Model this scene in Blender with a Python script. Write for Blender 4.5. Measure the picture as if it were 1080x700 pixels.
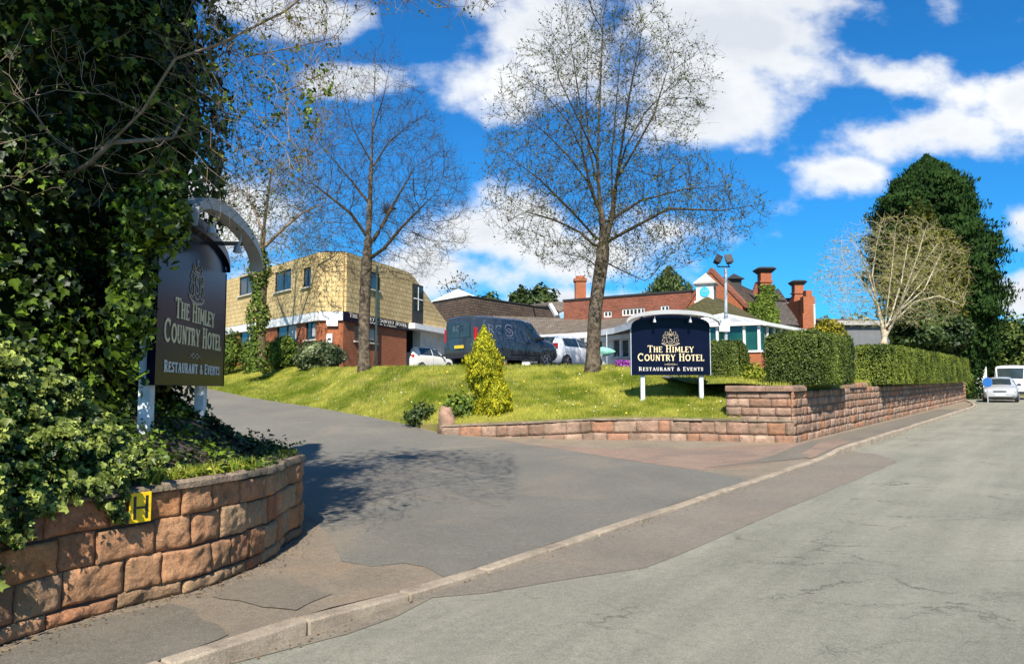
import bpy, bmesh, math, random
import numpy as np
from mathutils import Vector, Matrix, noise, geometry
from mathutils.bvhtree import BVHTree
R = math.radians
random.seed(7); rng = np.random.default_rng(7)
scn = bpy.context.scene
for o in list(bpy.data.objects): bpy.data.objects.remove(o)
# ------------------------------------------------------------------ camera
CAMH, F, HZ = 1.6, 800.0, 410.0
PITCH = math.atan((HZ - 350) / F)
cd = bpy.data.cameras.new('camera'); cam = bpy.data.objects.new('camera', cd)
scn.collection.objects.link(cam); scn.camera = cam
cam.location = (0, 0, CAMH); cam.rotation_euler = (math.pi / 2 + PITCH, 0, 0)
cd.sensor_width = 36; cd.lens = F / 1080 * 36; cd.clip_start = .05; cd.clip_end = 2000
# ------------------------------------------------------------------ light
SUN_EL = R(45); L2 = Vector((.03, 1)).normalized()
LD = Vector((L2.x * math.cos(SUN_EL), L2.y * math.cos(SUN_EL), -math.sin(SUN_EL)))
sd = bpy.data.lights.new('sun', 'SUN'); sun = bpy.data.objects.new('sun', sd); scn.collection.objects.link(sun)
sd.energy = 5.0; sd.angle = R(.5); sd.color = (1, .955, .88)
sd.color = (1, .94, .84)
sun.rotation_euler = LD.to_track_quat('-Z', 'Y').to_euler(); sun.location = (-10, -20, 40)
scn.view_settings.view_transform = 'Standard'; scn.view_settings.look = 'None'
scn.view_settings.exposure = .76; scn.view_settings.gamma = 1
w = bpy.data.worlds.new('World'); scn.world = w; w.use_nodes = True
nt = w.node_tree; nt.nodes.clear()
def nd(nt, t, **k):
    n = nt.nodes.new(t)
    for a, v in k.items():
        if a[0] == 'i' and a[1:].isdigit(): n.inputs[int(a[1:])].default_value = v
        else: setattr(n, a, v)
    return n
def mth(nt, op, a, b=None, c=None, clamp=False):
    n = nt.nodes.new('ShaderNodeMath'); n.operation = op; n.use_clamp = clamp
    for i, x in enumerate((a, b, c)):
        if x is None: continue
        if isinstance(x, (int, float)): n.inputs[i].default_value = x
        else: nt.links.new(x, n.inputs[i])
    return n.outputs[0]
def mixc(nt, f, a, b, mode='MIX'):
    n = nt.nodes.new('ShaderNodeMix'); n.data_type = 'RGBA'; n.blend_type = mode
    for i, x in ((0, f), (6, a), (7, b)):
        if isinstance(x, (int, float)): n.inputs[i].default_value = x
        elif isinstance(x, tuple): n.inputs[i].default_value = (*x[:3], 1)
        else: nt.links.new(x, n.inputs[i])
    return n.outputs[2]
def sky_world():
    L = nt.links.new
    sk = nd(nt, 'ShaderNodeTexSky', sky_type='NISHITA', sun_disc=False, sun_elevation=SUN_EL,
            sun_rotation=math.atan2(-L2.x, -L2.y), altitude=100, air_density=1.0, dust_density=.4, ozone_density=2.5)
    skc = mixc(nt, 1.0, sk.outputs[0], (.20, .98, 1.62), 'MULTIPLY')
    tc = nd(nt, 'ShaderNodeTexCoord'); sp = nd(nt, 'ShaderNodeSeparateXYZ'); L(tc.outputs['Generated'], sp.inputs[0])
    ya = mth(nt, 'ADD', mth(nt, 'ABSOLUTE', sp.outputs[1]), .04)
    gx = mth(nt, 'DIVIDE', sp.outputs[0], ya); gz = mth(nt, 'DIVIDE', sp.outputs[2], ya)
    cb = nd(nt, 'ShaderNodeCombineXYZ'); L(gx, cb.inputs[0]); L(gz, cb.inputs[1])
    mp = nd(nt, 'ShaderNodeMapping'); mp.inputs['Scale'].default_value = (1, 1.35, 1); L(cb.outputs[0], mp.inputs[0])
    n1 = nd(nt, 'ShaderNodeTexNoise', i2=5.0, i3=9.0, i4=.56); L(mp.outputs[0], n1.inputs[0])
    n2 = nd(nt, 'ShaderNodeTexNoise', i2=3.1, i3=6.0, i4=.55); mp2 = nd(nt, 'ShaderNodeMapping'); mp2.inputs['Location'].default_value = (3, .06, 2)
    L(mp.outputs[0], mp2.inputs[0]); L(mp2.outputs[0], n2.inputs[0])
    # cloud banks as (x/y, z/y, half width, half height, tilt) in the direction of the sky
    B = [(.05, .46, .13, .10), (-.02, .40, .08, .07), (.25, .46, .22, .09), (.24, .38, .19, .07), (.42, .50, .17, .05), (.16, .60, .35, .1),
         (.53, .33, .15, .045), (.66, .37, .13, .045), (.50, .40, .09, .04), (.42, .28, .06, .025),
         (-.03, .20, .13, .055), (-.10, .15, .13, .04), (.2, .20, .11, .05), (.07, .17, .12, .04), (.07, .11, .1, .02), (-.25, .48, .08, .028), (-.2, .40, .06, .02),
         (.70, .21, .09, .028), (.68, .12, .10, .03), (-.38, .22, .16, .06), (-.2, .13, .2, .04), (-.33, .5, .06, .02), (.33, .1, .05, .015),
         (-.9, .45, .3, .09), (1.2, .3, .3, .08), (1.1, .6, .3, .1), (-1.3, .2, .3, .06)]
    acc = None
    for cx, cz, rx, rz in B:
        dx = mth(nt, 'MULTIPLY', mth(nt, 'SUBTRACT', gx, cx), 1 / rx); dz = mth(nt, 'MULTIPLY', mth(nt, 'SUBTRACT', gz, cz), 1 / rz)
        e = mth(nt, 'SUBTRACT', 1.0, mth(nt, 'SQRT', mth(nt, 'ADD', mth(nt, 'MULTIPLY', dx, dx), mth(nt, 'MULTIPLY', dz, dz))))
        e = mth(nt, 'MAXIMUM', e, -1.2)
        acc = e if acc is None else mth(nt, 'SMOOTH_MAX', acc, e, .25)
    dens = mth(nt, 'ADD', mth(nt, 'MULTIPLY', acc, .62), mth(nt, 'MULTIPLY', mth(nt, 'SUBTRACT', n1.outputs[0], .5), 2.9))
    mr = nd(nt, 'ShaderNodeMapRange', interpolation_type='SMOOTHSTEP', i1=-.10, i2=.42); L(dens, mr.inputs[0])
    thick = nd(nt, 'ShaderNodeMapRange', i1=.2, i2=1.0); 
    L(mth(nt, 'ADD', dens, mth(nt, 'MULTIPLY', mth(nt, 'SUBTRACT', n2.outputs[0], .45), 2.4)), thick.inputs[0])
    cc = mixc(nt, thick.outputs[0], (10.0, 10.2, 10.4), (7.2, 7.7, 8.5))
    fin = mixc(nt, mr.outputs[0], skc, cc)
    bg = nd(nt, 'ShaderNodeBackground', i1=.060); L(fin, bg.inputs[0])
    out = nd(nt, 'ShaderNodeOutputWorld'); L(bg.outputs[0], out.inputs[0])
sky_world()
# ------------------------------------------------------------------ picture <-> place
DX, DY = .595, .803          # direction of the road
K = .01507
ct, st_ = math.cos(PITCH), math.sin(PITCH)
def ray(u, v):
    a = (u - 540) / F; b = (350 - v) / F
    return Vector((a, ct - b * st_, st_ + b * ct))
def P(u, v, Y):
    d = ray(u, v); return Vector((0, 0, CAMH)) + d * (Y / d.y)
def plane(x, y): return K * (DX * x + DY * y)
KX0, KY0 = -1.42, 4.74       # a point on the kerb line
def ss(a, b, x):
    t = min(1, max(0, (x - a) / (b - a))); return t * t * (3 - 2 * t)
def along(x, y): return (x - KX0) * DX + (y - KY0) * DY
def across(x, y): return (x - KX0) * -DY + (y - KY0) * DX      # + is the pavement side
def hk(s): return .028 + .062 * (1 - ss(.3, 1.6, s)) + .08 * ss(12.5, 14.2, s)
RW, RH = [0, 13, 17, 20, 23, 28, 34, 42, 60], [0, 0, .06, .2, .5, .8, 1.2, 1.7, 2.2]
def surf(x, y):
    wv = y - .35 * max(0, x + 2)
    a = across(x, y)
    r = float(np.interp(wv, RW, RH)) * ss(1.0, 5, a)
    return plane(x, y) + hk(along(x, y)) + r
def G(u, v, h=0):
    d = ray(u, v); t = 1.6 / max(1e-4, (K * (DX * d.x + DY * d.y) - d.z)) 
    t0, t1 = .5, 120
    lo = t0; f = lambda t: CAMH + d.z * t - surf(d.x * t, d.y * t) - h
    t = t0; s = .1
    while t < 120:
        if f(t + s) < 0:
            lo, hi = t, t + s
            for _ in range(25):
                m = (lo + hi) / 2
                if f(m) < 0: hi = m
                else: lo = m
            t = (lo + hi) / 2; break
        t += s
    return Vector((d.x * t, d.y * t, CAMH + d.z * t))
def kerb_pt(s, off=0): return (KX0 + DX * s - DY * off, KY0 + DY * s + DX * off)
# ------------------------------------------------------------------ materials
def newmat(name):
    m = bpy.data.materials.new(name); m.use_nodes = True; nt = m.node_tree
    return m, nt, nt.nodes['Principled BSDF']
def coordn(nt, coord, scale=None):
    if coord == 'World': o = nd(nt, 'ShaderNodeNewGeometry').outputs['Position']
    else: o = nd(nt, 'ShaderNodeTexCoord').outputs[coord]
    if scale:
        mp = nd(nt, 'ShaderNodeMapping'); mp.inputs['Scale'].default_value = scale; nt.links.new(o, mp.inputs[0]); o = mp.outputs[0]
    return o
def noisen(nt, co, scale, detail=5, rough=.55, dist=0):
    n = nd(nt, 'ShaderNodeTexNoise', i2=scale, i3=detail, i4=rough); n.inputs['Distortion'].default_value = dist; nt.links.new(co, n.inputs[0]); return n.outputs[0]
def rng01(nt, x, a, b, c=0, d=1):
    m = nd(nt, 'ShaderNodeMapRange', i1=a, i2=b, i3=c, i4=d); nt.links.new(x, m.inputs[0]); return m.outputs[0]
def bumpn(nt, b, h, strength, dist=.02):
    n = nd(nt, 'ShaderNodeBump'); n.inputs['Strength'].default_value = strength; n.inputs['Distance'].default_value = dist
    nt.links.new(h, n.inputs['Height']); nt.links.new(n.outputs[0], b.inputs['Normal'])
def M(name, c1, c2=None, scale=4, rough=.7, bump=0, bs=40, metal=0, spec=.5, coord='Object', detail=5, lo=.35, hi=.65, coat=0):
    m, nt, b = newmat(name); b.inputs['Roughness'].default_value = rough; b.inputs['Metallic'].default_value = metal
    b.inputs['Specular IOR Level'].default_value = spec; b.inputs['Coat Weight'].default_value = coat; b.inputs['Coat Roughness'].default_value = .05
    c2 = c2 or tuple(x * .8 for x in c1)
    co = coordn(nt, coord)
    nt.links.new(mixc(nt, rng01(nt, noisen(nt, co, scale, detail), lo, hi), c1, c2), b.inputs['Base Color'])
    if bump: bumpn(nt, b, noisen(nt, co, bs, 4), bump, .02)
    return m
def brickmat(name, cA, cB, mortar, bw, bh, ms=.012, rough=.85, dirt=(.5, .45, .4), dirtamt=.5, offset=.5, bump=.5, bias=0, dscale=.8):
    m, nt, b = newmat(name); b.inputs['Roughness'].default_value = rough; b.inputs['Specular IOR Level'].default_value = .25
    uv = nd(nt, 'ShaderNodeTexCoord').outputs['UV']
    n = nd(nt, 'ShaderNodeTexBrick'); n.offset = offset; nt.links.new(uv, n.inputs[0])
    for k, v in (('Color1', cA), ('Color2', cB), ('Mortar', mortar)): n.inputs[k].default_value = (*v, 1)
    n.inputs['Scale'].default_value = 1; n.inputs['Mortar Size'].default_value = ms; n.inputs['Mortar Smooth'].default_value = .3
    n.inputs['Bias'].default_value = bias; n.inputs['Brick Width'].default_value = bw; n.inputs['Row Height'].default_value = bh
    nz = rng01(nt, noisen(nt, uv, dscale, 7, .65), .4, .72)
    nz2 = rng01(nt, noisen(nt, uv, 9, 4, .6), .3, .75, .75, 1.15)
    c = mixc(nt, 1.0, n.outputs[0], nz2, 'MULTIPLY')
    c2 = mixc(nt, 1.0, c, dirt, 'MULTIPLY')
    nt.links.new(mixc(nt, mth(nt, 'MULTIPLY', nz, dirtamt), c, c2), b.inputs['Base Color'])
    h = mth(nt, 'SUBTRACT', 1, n.outputs['Fac']); bumpn(nt, b, h, bump, .02)
    return m
def leafmat(name, dark, light, rough=.45, trans=.25, spec=.5):
    m, nt, b = newmat(name)
    at = nd(nt, 'ShaderNodeAttribute', attribute_name='tint')
    c = mixc(nt, at.outputs['Fac'], dark, light)
    nt.links.new(c, b.inputs['Base Color']); b.inputs['Roughness'].default_value = rough; b.inputs['Specular IOR Level'].default_value = spec
    if trans:
        t = nd(nt, 'ShaderNodeBsdfTranslucent'); nt.links.new(c, t.inputs[0])
        mx = nd(nt, 'ShaderNodeMixShader', i0=trans); nt.links.new(b.outputs[0], mx.inputs[1]); nt.links.new(t.outputs[0], mx.inputs[2])
        nt.links.new(mx.outputs[0], nt.nodes['Material Output'].inputs[0])
    return m
def stonemat(name, cols, rough=.9, moss=None, mossamt=0):
    m, nt, b = newmat(name); b.inputs['Roughness'].default_value = rough; b.inputs['Specular IOR Level'].default_value = .2
    at = nd(nt, 'ShaderNodeAttribute', attribute_name='tint')
    cr = nd(nt, 'ShaderNodeValToRGB'); nt.links.new(at.outputs['Fac'], cr.inputs[0])
    e = cr.color_ramp.elements
    while len(e) < len(cols): e.new(.5)
    for i, c in enumerate(cols): e[i].position = i / (len(cols) - 1); e[i].color = (*c, 1)
    co = coordn(nt, 'World')
    n1 = rng01(nt, noisen(nt, co, 7, 8, .65), .3, .7, .55, 1.35)
    n2 = rng01(nt, noisen(nt, co, 45, 5, .7), .35, .75, .7, 1.25)
    c = mixc(nt, 1, mixc(nt, 1, cr.outputs[0], n1, 'MULTIPLY'), n2, 'MULTIPLY')
    if mossamt: c = mixc(nt, mth(nt, 'MULTIPLY', rng01(nt, noisen(nt, co, 3.5, 7, .65), .48, .66), mossamt), c, moss)
    nt.links.new(c, b.inputs['Base Color'])
    bumpn(nt, b, mth(nt, 'ADD', noisen(nt, co, 30, 6, .7), mth(nt, 'MULTIPLY', noisen(nt, co, 9, 4), 1.5)), .7, .03)
    return m
def asphalt(name, c1, c2, speck=.35, patch=.5, crack=0, warm=None, crackcol=(.06, .06, .05)):
    m, nt, b = newmat(name); b.inputs['Roughness'].default_value = .88; b.inputs['Specular IOR Level'].default_value = .3
    co = coordn(nt, 'World')
    c = mixc(nt, rng01(nt, noisen(nt, co, patch, 6, .6), .35, .65), c1, c2)
    if warm: c = mixc(nt, rng01(nt, noisen(nt, co, patch * .6 + .13, 5, .65, 1.0), .5, .72), c, warm)
    c = mixc(nt, 1, c, rng01(nt, noisen(nt, co, 75, 4, .85), .32, .68, 1 - speck, 1 + speck), 'MULTIPLY')
    vs_ = nd(nt, 'ShaderNodeTexVoronoi', i2=55); nt.links.new(co, vs_.inputs[0]); c = mixc(nt, mth(nt, 'MULTIPLY', rng01(nt, vs_.outputs['Distance'], .12, .3, 1, 0), rng01(nt, noisen(nt, co, 21, 3), .45, .6, .0, .55)), c, (.42, .38, .31))
    c = mixc(nt, 1, c, rng01(nt, noisen(nt, co, 14, 5, .7), .3, .7, .86, 1.12), 'MULTIPLY')
    if crack:
        nz = nd(nt, 'ShaderNodeTexNoise', i2=2.2, i3=6, i4=.65); nt.links.new(co, nz.inputs[0])
        ad = nd(nt, 'ShaderNodeVectorMath', operation='MULTIPLY_ADD'); nt.links.new(nz.outputs['Color'], ad.inputs[0]); ad.inputs[1].default_value = (1.0, 1.0, 0); nt.links.new(co, ad.inputs[2])
        mp = nd(nt, 'ShaderNodeMapping'); mp.inputs['Rotation'].default_value = (0, 0, -.4); mp.inputs['Scale'].default_value = (.42, 1.1, 0); nt.links.new(ad.outputs[0], mp.inputs[0])
        vo = nd(nt, 'ShaderNodeTexVoronoi', feature='DISTANCE_TO_EDGE', i2=1.25); nt.links.new(mp.outputs[0], vo.inputs[0])
        f = rng01(nt, vo.outputs[0], .002, .016, .7, 0)
        f = mth(nt, 'MULTIPLY', f, mth(nt, 'MULTIPLY', rng01(nt, noisen(nt, co, .55, 6, .7), .47, .6), crack))
        c = mixc(nt, f, c, crackcol)
        # scuffs and tyre streaks running with the traffic
        mp = nd(nt, 'ShaderNodeMapping'); mp.inputs['Rotation'].default_value = (0, 0, -math.atan2(DY, DX)); mp.inputs['Scale'].default_value = (.25, 3.0, 1)
        mpp = nd(nt, 'ShaderNodeVectorRotate', rotation_type='Z_AXIS'); mpp.inputs['Angle'].default_value = -math.atan2(DY, DX); nt.links.new(co, mpp.inputs[0])
        mp.inputs['Rotation'].default_value = (0, 0, 0); nt.links.new(mpp.outputs[0], mp.inputs[0])
        c = mixc(nt, 1, c, rng01(nt, noisen(nt, mp.outputs[0], 1.0, 5, .6), .3, .7, .84, 1.1), 'MULTIPLY')
        mq = nd(nt, 'ShaderNodeMapping'); mq.inputs['Rotation'].default_value = (0, 0, .5); mq.inputs['Scale'].default_value = (.9, 9, 1); nt.links.new(co, mq.inputs[0])
        f2 = mth(nt, 'MULTIPLY', rng01(nt, noisen(nt, mq.outputs[0], 1.0, 5, .65), .6, .7), rng01(nt, noisen(nt, co, .33, 3), .5, .6))
        c = mixc(nt, mth(nt, 'MULTIPLY', f2, .45), c, (.075, .078, .066))
    nt.links.new(c, b.inputs['Base Color'])
    bumpn(nt, b, noisen(nt, co, 80, 4, .85), .9, .012)
    return m
m_road = asphalt('worn_road', (.285, .268, .205), (.225, .215, .165), .38, .5, 1)
m_patch = asphalt('road_patch', (.225, .192, .148), (.185, .158, .122), .4, .8, 0, (.24, .19, .14))
m_drive = asphalt('drive_asphalt', (.178, .165, .135), (.142, .132, .11), .42, .45, 0, (.215, .182, .138))
m_gut = asphalt('gritty_gutter', (.27, .225, .165), (.20, .165, .12), .5, 1.5, 0, (.14, .11, .08))
m_pave = asphalt('pavement', (.255, .205, .145), (.195, .158, .115), .45, 1.3, 0, (.28, .20, .125))
m_pave_dark = asphalt('pavement_dark', (.185, .160, .122), (.15, .13, .10), .4, 1.2, 0)
m_red = asphalt('sandy_pavement', (.285, .195, .14), (.225, .155, .115), .4, 1.1, 0, (.18, .14, .11))
m_kerb = asphalt('kerb_stone', (.42, .34, .245), (.30, .24, .175), .35, 2.5, 0, (.22, .175, .13))
m_carpark = asphalt('car_park', (.12, .12, .115), (.09, .09, .09), .3, .5, 0)
m_soil = M('soil', (.06, .045, .03), (.03, .022, .015), 6, .95, .8, 20)
m_turf = M('turf', (.12, .15, .02), (.27, .22, .08), .9, .95, .8, 30, coord='World', spec=.1)
m_grass = leafmat('grass_blades', (.13, .19, .010), (.52, .50, .09), .7, .35, .1)
m_stone = stonemat('red_sandstone', [(.36, .14, .07), (.50, .27, .14), (.38, .18, .09), (.48, .31, .17), (.24, .13, .08), (.56, .25, .10)], moss=(.13, .09, .05), mossamt=.75)
m_stone2 = stonemat('pink_sandstone', [(.40, .25, .175), (.30, .185, .13), (.46, .31, .22), (.36, .22, .155), (.46, .21, .11), (.27, .18, .13), (.42, .28, .2)], moss=(.12, .09, .06), mossamt=.85)
m_mortar = M('mortar', (.09, .06, .045), (.05, .035, .028), 8, .95, .5, 60)
m_joint = M('sandy_mortar', (.25, .18, .13), (.14, .10, .075), 8, .95, .5, 60)
m_coping = stonemat('weathered_coping', [(.30, .22, .16), (.22, .17, .12), (.34, .27, .19)], moss=(.10, .095, .05), mossamt=.8)
m_bark = M('bark', (.17, .135, .095), (.055, .042, .03), 7, .95, 1.0, 22, detail=8, lo=.38, hi=.6, spec=.1)
m_bark2 = M('mossy_bark', (.17, .13, .07), (.09, .065, .04), 9, .95, 1.0, 22, detail=8, lo=.38, hi=.6, spec=.1)
m_branch = M('branch_bark', (.085, .07, .048), (.045, .036, .026), 5, .95, .3, 30, spec=.1)
m_branch2 = M('pale_branch_bark', (.30, .23, .17), (.14, .11, .08), 3, .95, .3, 30, spec=.1)
m_birchtw = M('pale_twigs', (.52, .43, .27), (.34, .27, .16), 4, .9)
m_birch = M('pale_birch_bark', (.62, .52, .38), (.30, .24, .16), 4, .8, .4, 30)
m_bud = leafmat('buds', (.07, .075, .015), (.20, .22, .04), .7, .3, .1)
m_budd = leafmat('dark_buds', (.07, .055, .03), (.16, .14, .05), .7, .2, .1)
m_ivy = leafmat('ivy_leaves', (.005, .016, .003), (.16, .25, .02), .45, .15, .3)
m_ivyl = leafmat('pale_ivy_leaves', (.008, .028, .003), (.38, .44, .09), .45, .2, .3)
m_hedge = leafmat('hedge_leaves', (.016, .036, .006), (.20, .25, .035), .55, .15, .3)
m_hedge2 = leafmat('bright_hedge_leaves', (.03, .06, .008), (.30, .34, .04), .55, .15, .3)
m_core = M('shade_core', (.012, .02, .006), (.006, .01, .004), 6, 1, 0, spec=0)  # near-black stand-in for shade among leaves, on cores that block light
m_gold = leafmat('golden_conifer', (.11, .15, .01), (.62, .56, .02), .6, .25, .2)
m_goldb = leafmat('yellow_bush', (.10, .11, .01), (.60, .46, .03), .6, .2, .2)
m_ley = leafmat('dark_conifer', (.006, .018, .005), (.035, .07, .016), .8, .08, .05)
m_olive = leafmat('olive_conifer', (.05, .055, .008), (.20, .19, .03), .7, .15, .15)
m_lgreen = leafmat('green_leaves', (.05, .09, .012), (.25, .33, .05), .6, .25, .2)
m_woods = leafmat('woodland_leaves', (.04, .07, .015), (.26, .30, .07), .7, .15, .1)
m_shrub = leafmat('evergreen_shrub', (.015, .035, .008), (.11, .15, .03), .5, .15, .3)
m_vari = leafmat('variegated_shrub', (.04, .07, .02), (.38, .40, .2), .5, .2, .3)
m_purple = leafmat('purple_flowers', (.25, .05, .3), (.65, .18, .6), .6, .2, .1)
m_brick = brickmat('orange_brick', (.44, .125, .045), (.36, .10, .04), (.30, .17, .10), .225, .075, .01)
m_brickold = brickmat('old_red_brick', (.36, .11, .06), (.22, .07, .045), (.22, .13, .09), .23, .075, .012, dirt=(.55, .5, .45), dirtamt=.8)
m_bricko = brickmat('bright_orange_brick', (.48, .13, .045), (.38, .11, .045), (.3, .16, .1), .23, .075, .012, dirtamt=.3)
m_clad = brickmat('yellow_hung_tiles', (.74, .56, .27), (.60, .44, .20), (.30, .20, .10), .34, .235, .012, dirt=(.42, .33, .25), dirtamt=.45, bump=.8, dscale=.5)
m_tile = brickmat('brown_roof_tiles', (.085, .06, .045), (.13, .09, .06), (.03, .022, .018), .3, .2, .02, dirt=(.5, .5, .5), bump=.8)
m_tileg = brickmat('mossy_grey_roof_tiles', (.25, .20, .155), (.17, .135, .105), (.09, .075, .06), .28, .17, .018, dirt=(.5, .5, .4), dirtamt=.9, bump=.8, dscale=2)
m_tilem = brickmat('moss_covered_roof_tiles', (.13, .10, .045), (.08, .075, .03), (.05, .045, .025), .28, .17, .018, dirt=(.6, .7, .35), dirtamt=.9, bump=.8)
m_slate = brickmat('slate_roof', (.12, .10, .09), (.085, .075, .07), (.04, .035, .03), .28, .18, .016, dirtamt=.4)
m_white = M('white_paint', (.80, .79, .76), (.66, .65, .62), 3, .5)
m_cream = M('cream_render', (.62, .58, .49), (.52, .48, .40), 1.5, .9)
m_grey = M('grey_paint', (.16, .165, .17), (.13, .135, .14), 3, .5)
m_canopy = M('pale_grey_canopy', (.42, .42, .42), (.34, .34, .34), 2, .5)
m_croof = M('pale_roof_panel', (.42, .43, .43), (.34, .35, .35), 2, .45)
m_pgrey = M('galvanised', (.55, .57, .58), (.42, .44, .46), 6, .45, metal=.4)
m_post = M('white_post', (.72, .75, .76), (.5, .53, .53), 8, .5)
m_dark = M('dark_trim', (.03, .027, .025), (.02, .018, .016), 4, .6)
m_navy = M('navy_board', (.004, .006, .022), (.003, .004, .016), 2,   .22, spec=.12)
m_letter = M('gold_lettering', (.80, .66, .40), (.70, .56, .32), 5, .45)
m_letterw = M('cream_lettering', (.78, .74, .66), (.7, .66, .58), 5, .5)
m_crest = M('dull_gold_crest', (.40, .33, .22), (.3, .25, .17), 8, .5)
m_glass = M('dark_glass', (.02, .03, .032), (.04, .055, .055), 1.2, .04, spec=.9)
m_glassg = M('green_glass', (.01, .07, .05), (.006, .03, .025), .9, .06, spec=.7)
m_curtain = M('pale_curtain', (.5, .52, .5), (.35, .4, .38), 3, .9)
m_van = M('blue_grey_van_paint', (.05, .062, .078), (.042, .052, .066), 1, .25, coat=.8, metal=.3)
m_wcar = M('white_car_paint', (.80, .80, .80), (.76, .76, .76), 1, .25, coat=.7)
m_ccar = M('cream_car_paint', (.80, .76, .66), (.76, .72, .62), 1, .25, coat=.7)
m_scar = M('silver_car_paint', (.48, .48, .48), (.44, .44, .44), 1, .3, metal=.2, coat=.5)
m_tyre = M('tyre', (.02, .02, .02), (.03, .03, .03), 9, .85)
m_rim = M('alloy_rim', (.35, .35, .36), (.25, .25, .26), 5, .35, metal=.7)
m_blackp = M('black_plastic', (.018, .018, .02), (.025, .025, .027), 5, .6)
m_red_l = M('red_lamp', (.45, .01, .01), (.35, .01, .01), 5, .15)
m_lamp = M('headlamp_lens', (.6, .62, .65), (.5, .5, .5), 5, .1)
m_yplate = M('yellow_plate', (.85, .55, .03), (.75, .45, .03), 30, .5)
m_wplate = M('white_plate', (.8, .8, .78), (.75, .75, .7), 20, .5)
m_hplate = M('hydrant_plate', (.88, .58, .005), (.70, .40, .005), 25, .45, lo=.45, hi=.75)
m_black = M('black_paint', (.01, .01, .01), (.02, .02, .02), 9, .5)
m_logo = M('purple_logo', (.012, .008, .05), (.012, .008, .045), 5, .4)
m_logow = M('pale_logo', (.16, .19, .23), (.13, .16, .2), 5, .4)
m_clock = M('turquoise_clock_face', (.04, .45, .62), (.05, .38, .55), 3, .5)
m_blue = M('blue_sign', (.015, .12, .38), (.015, .10, .34), 3, .4)
m_lead = M('lead_roof', (.40, .39, .36), (.32, .31, .28), 2, .6)
m_teal = M('pale_green_parasol', (.25, .55, .42), (.2, .5, .38), 3, .8)
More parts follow.
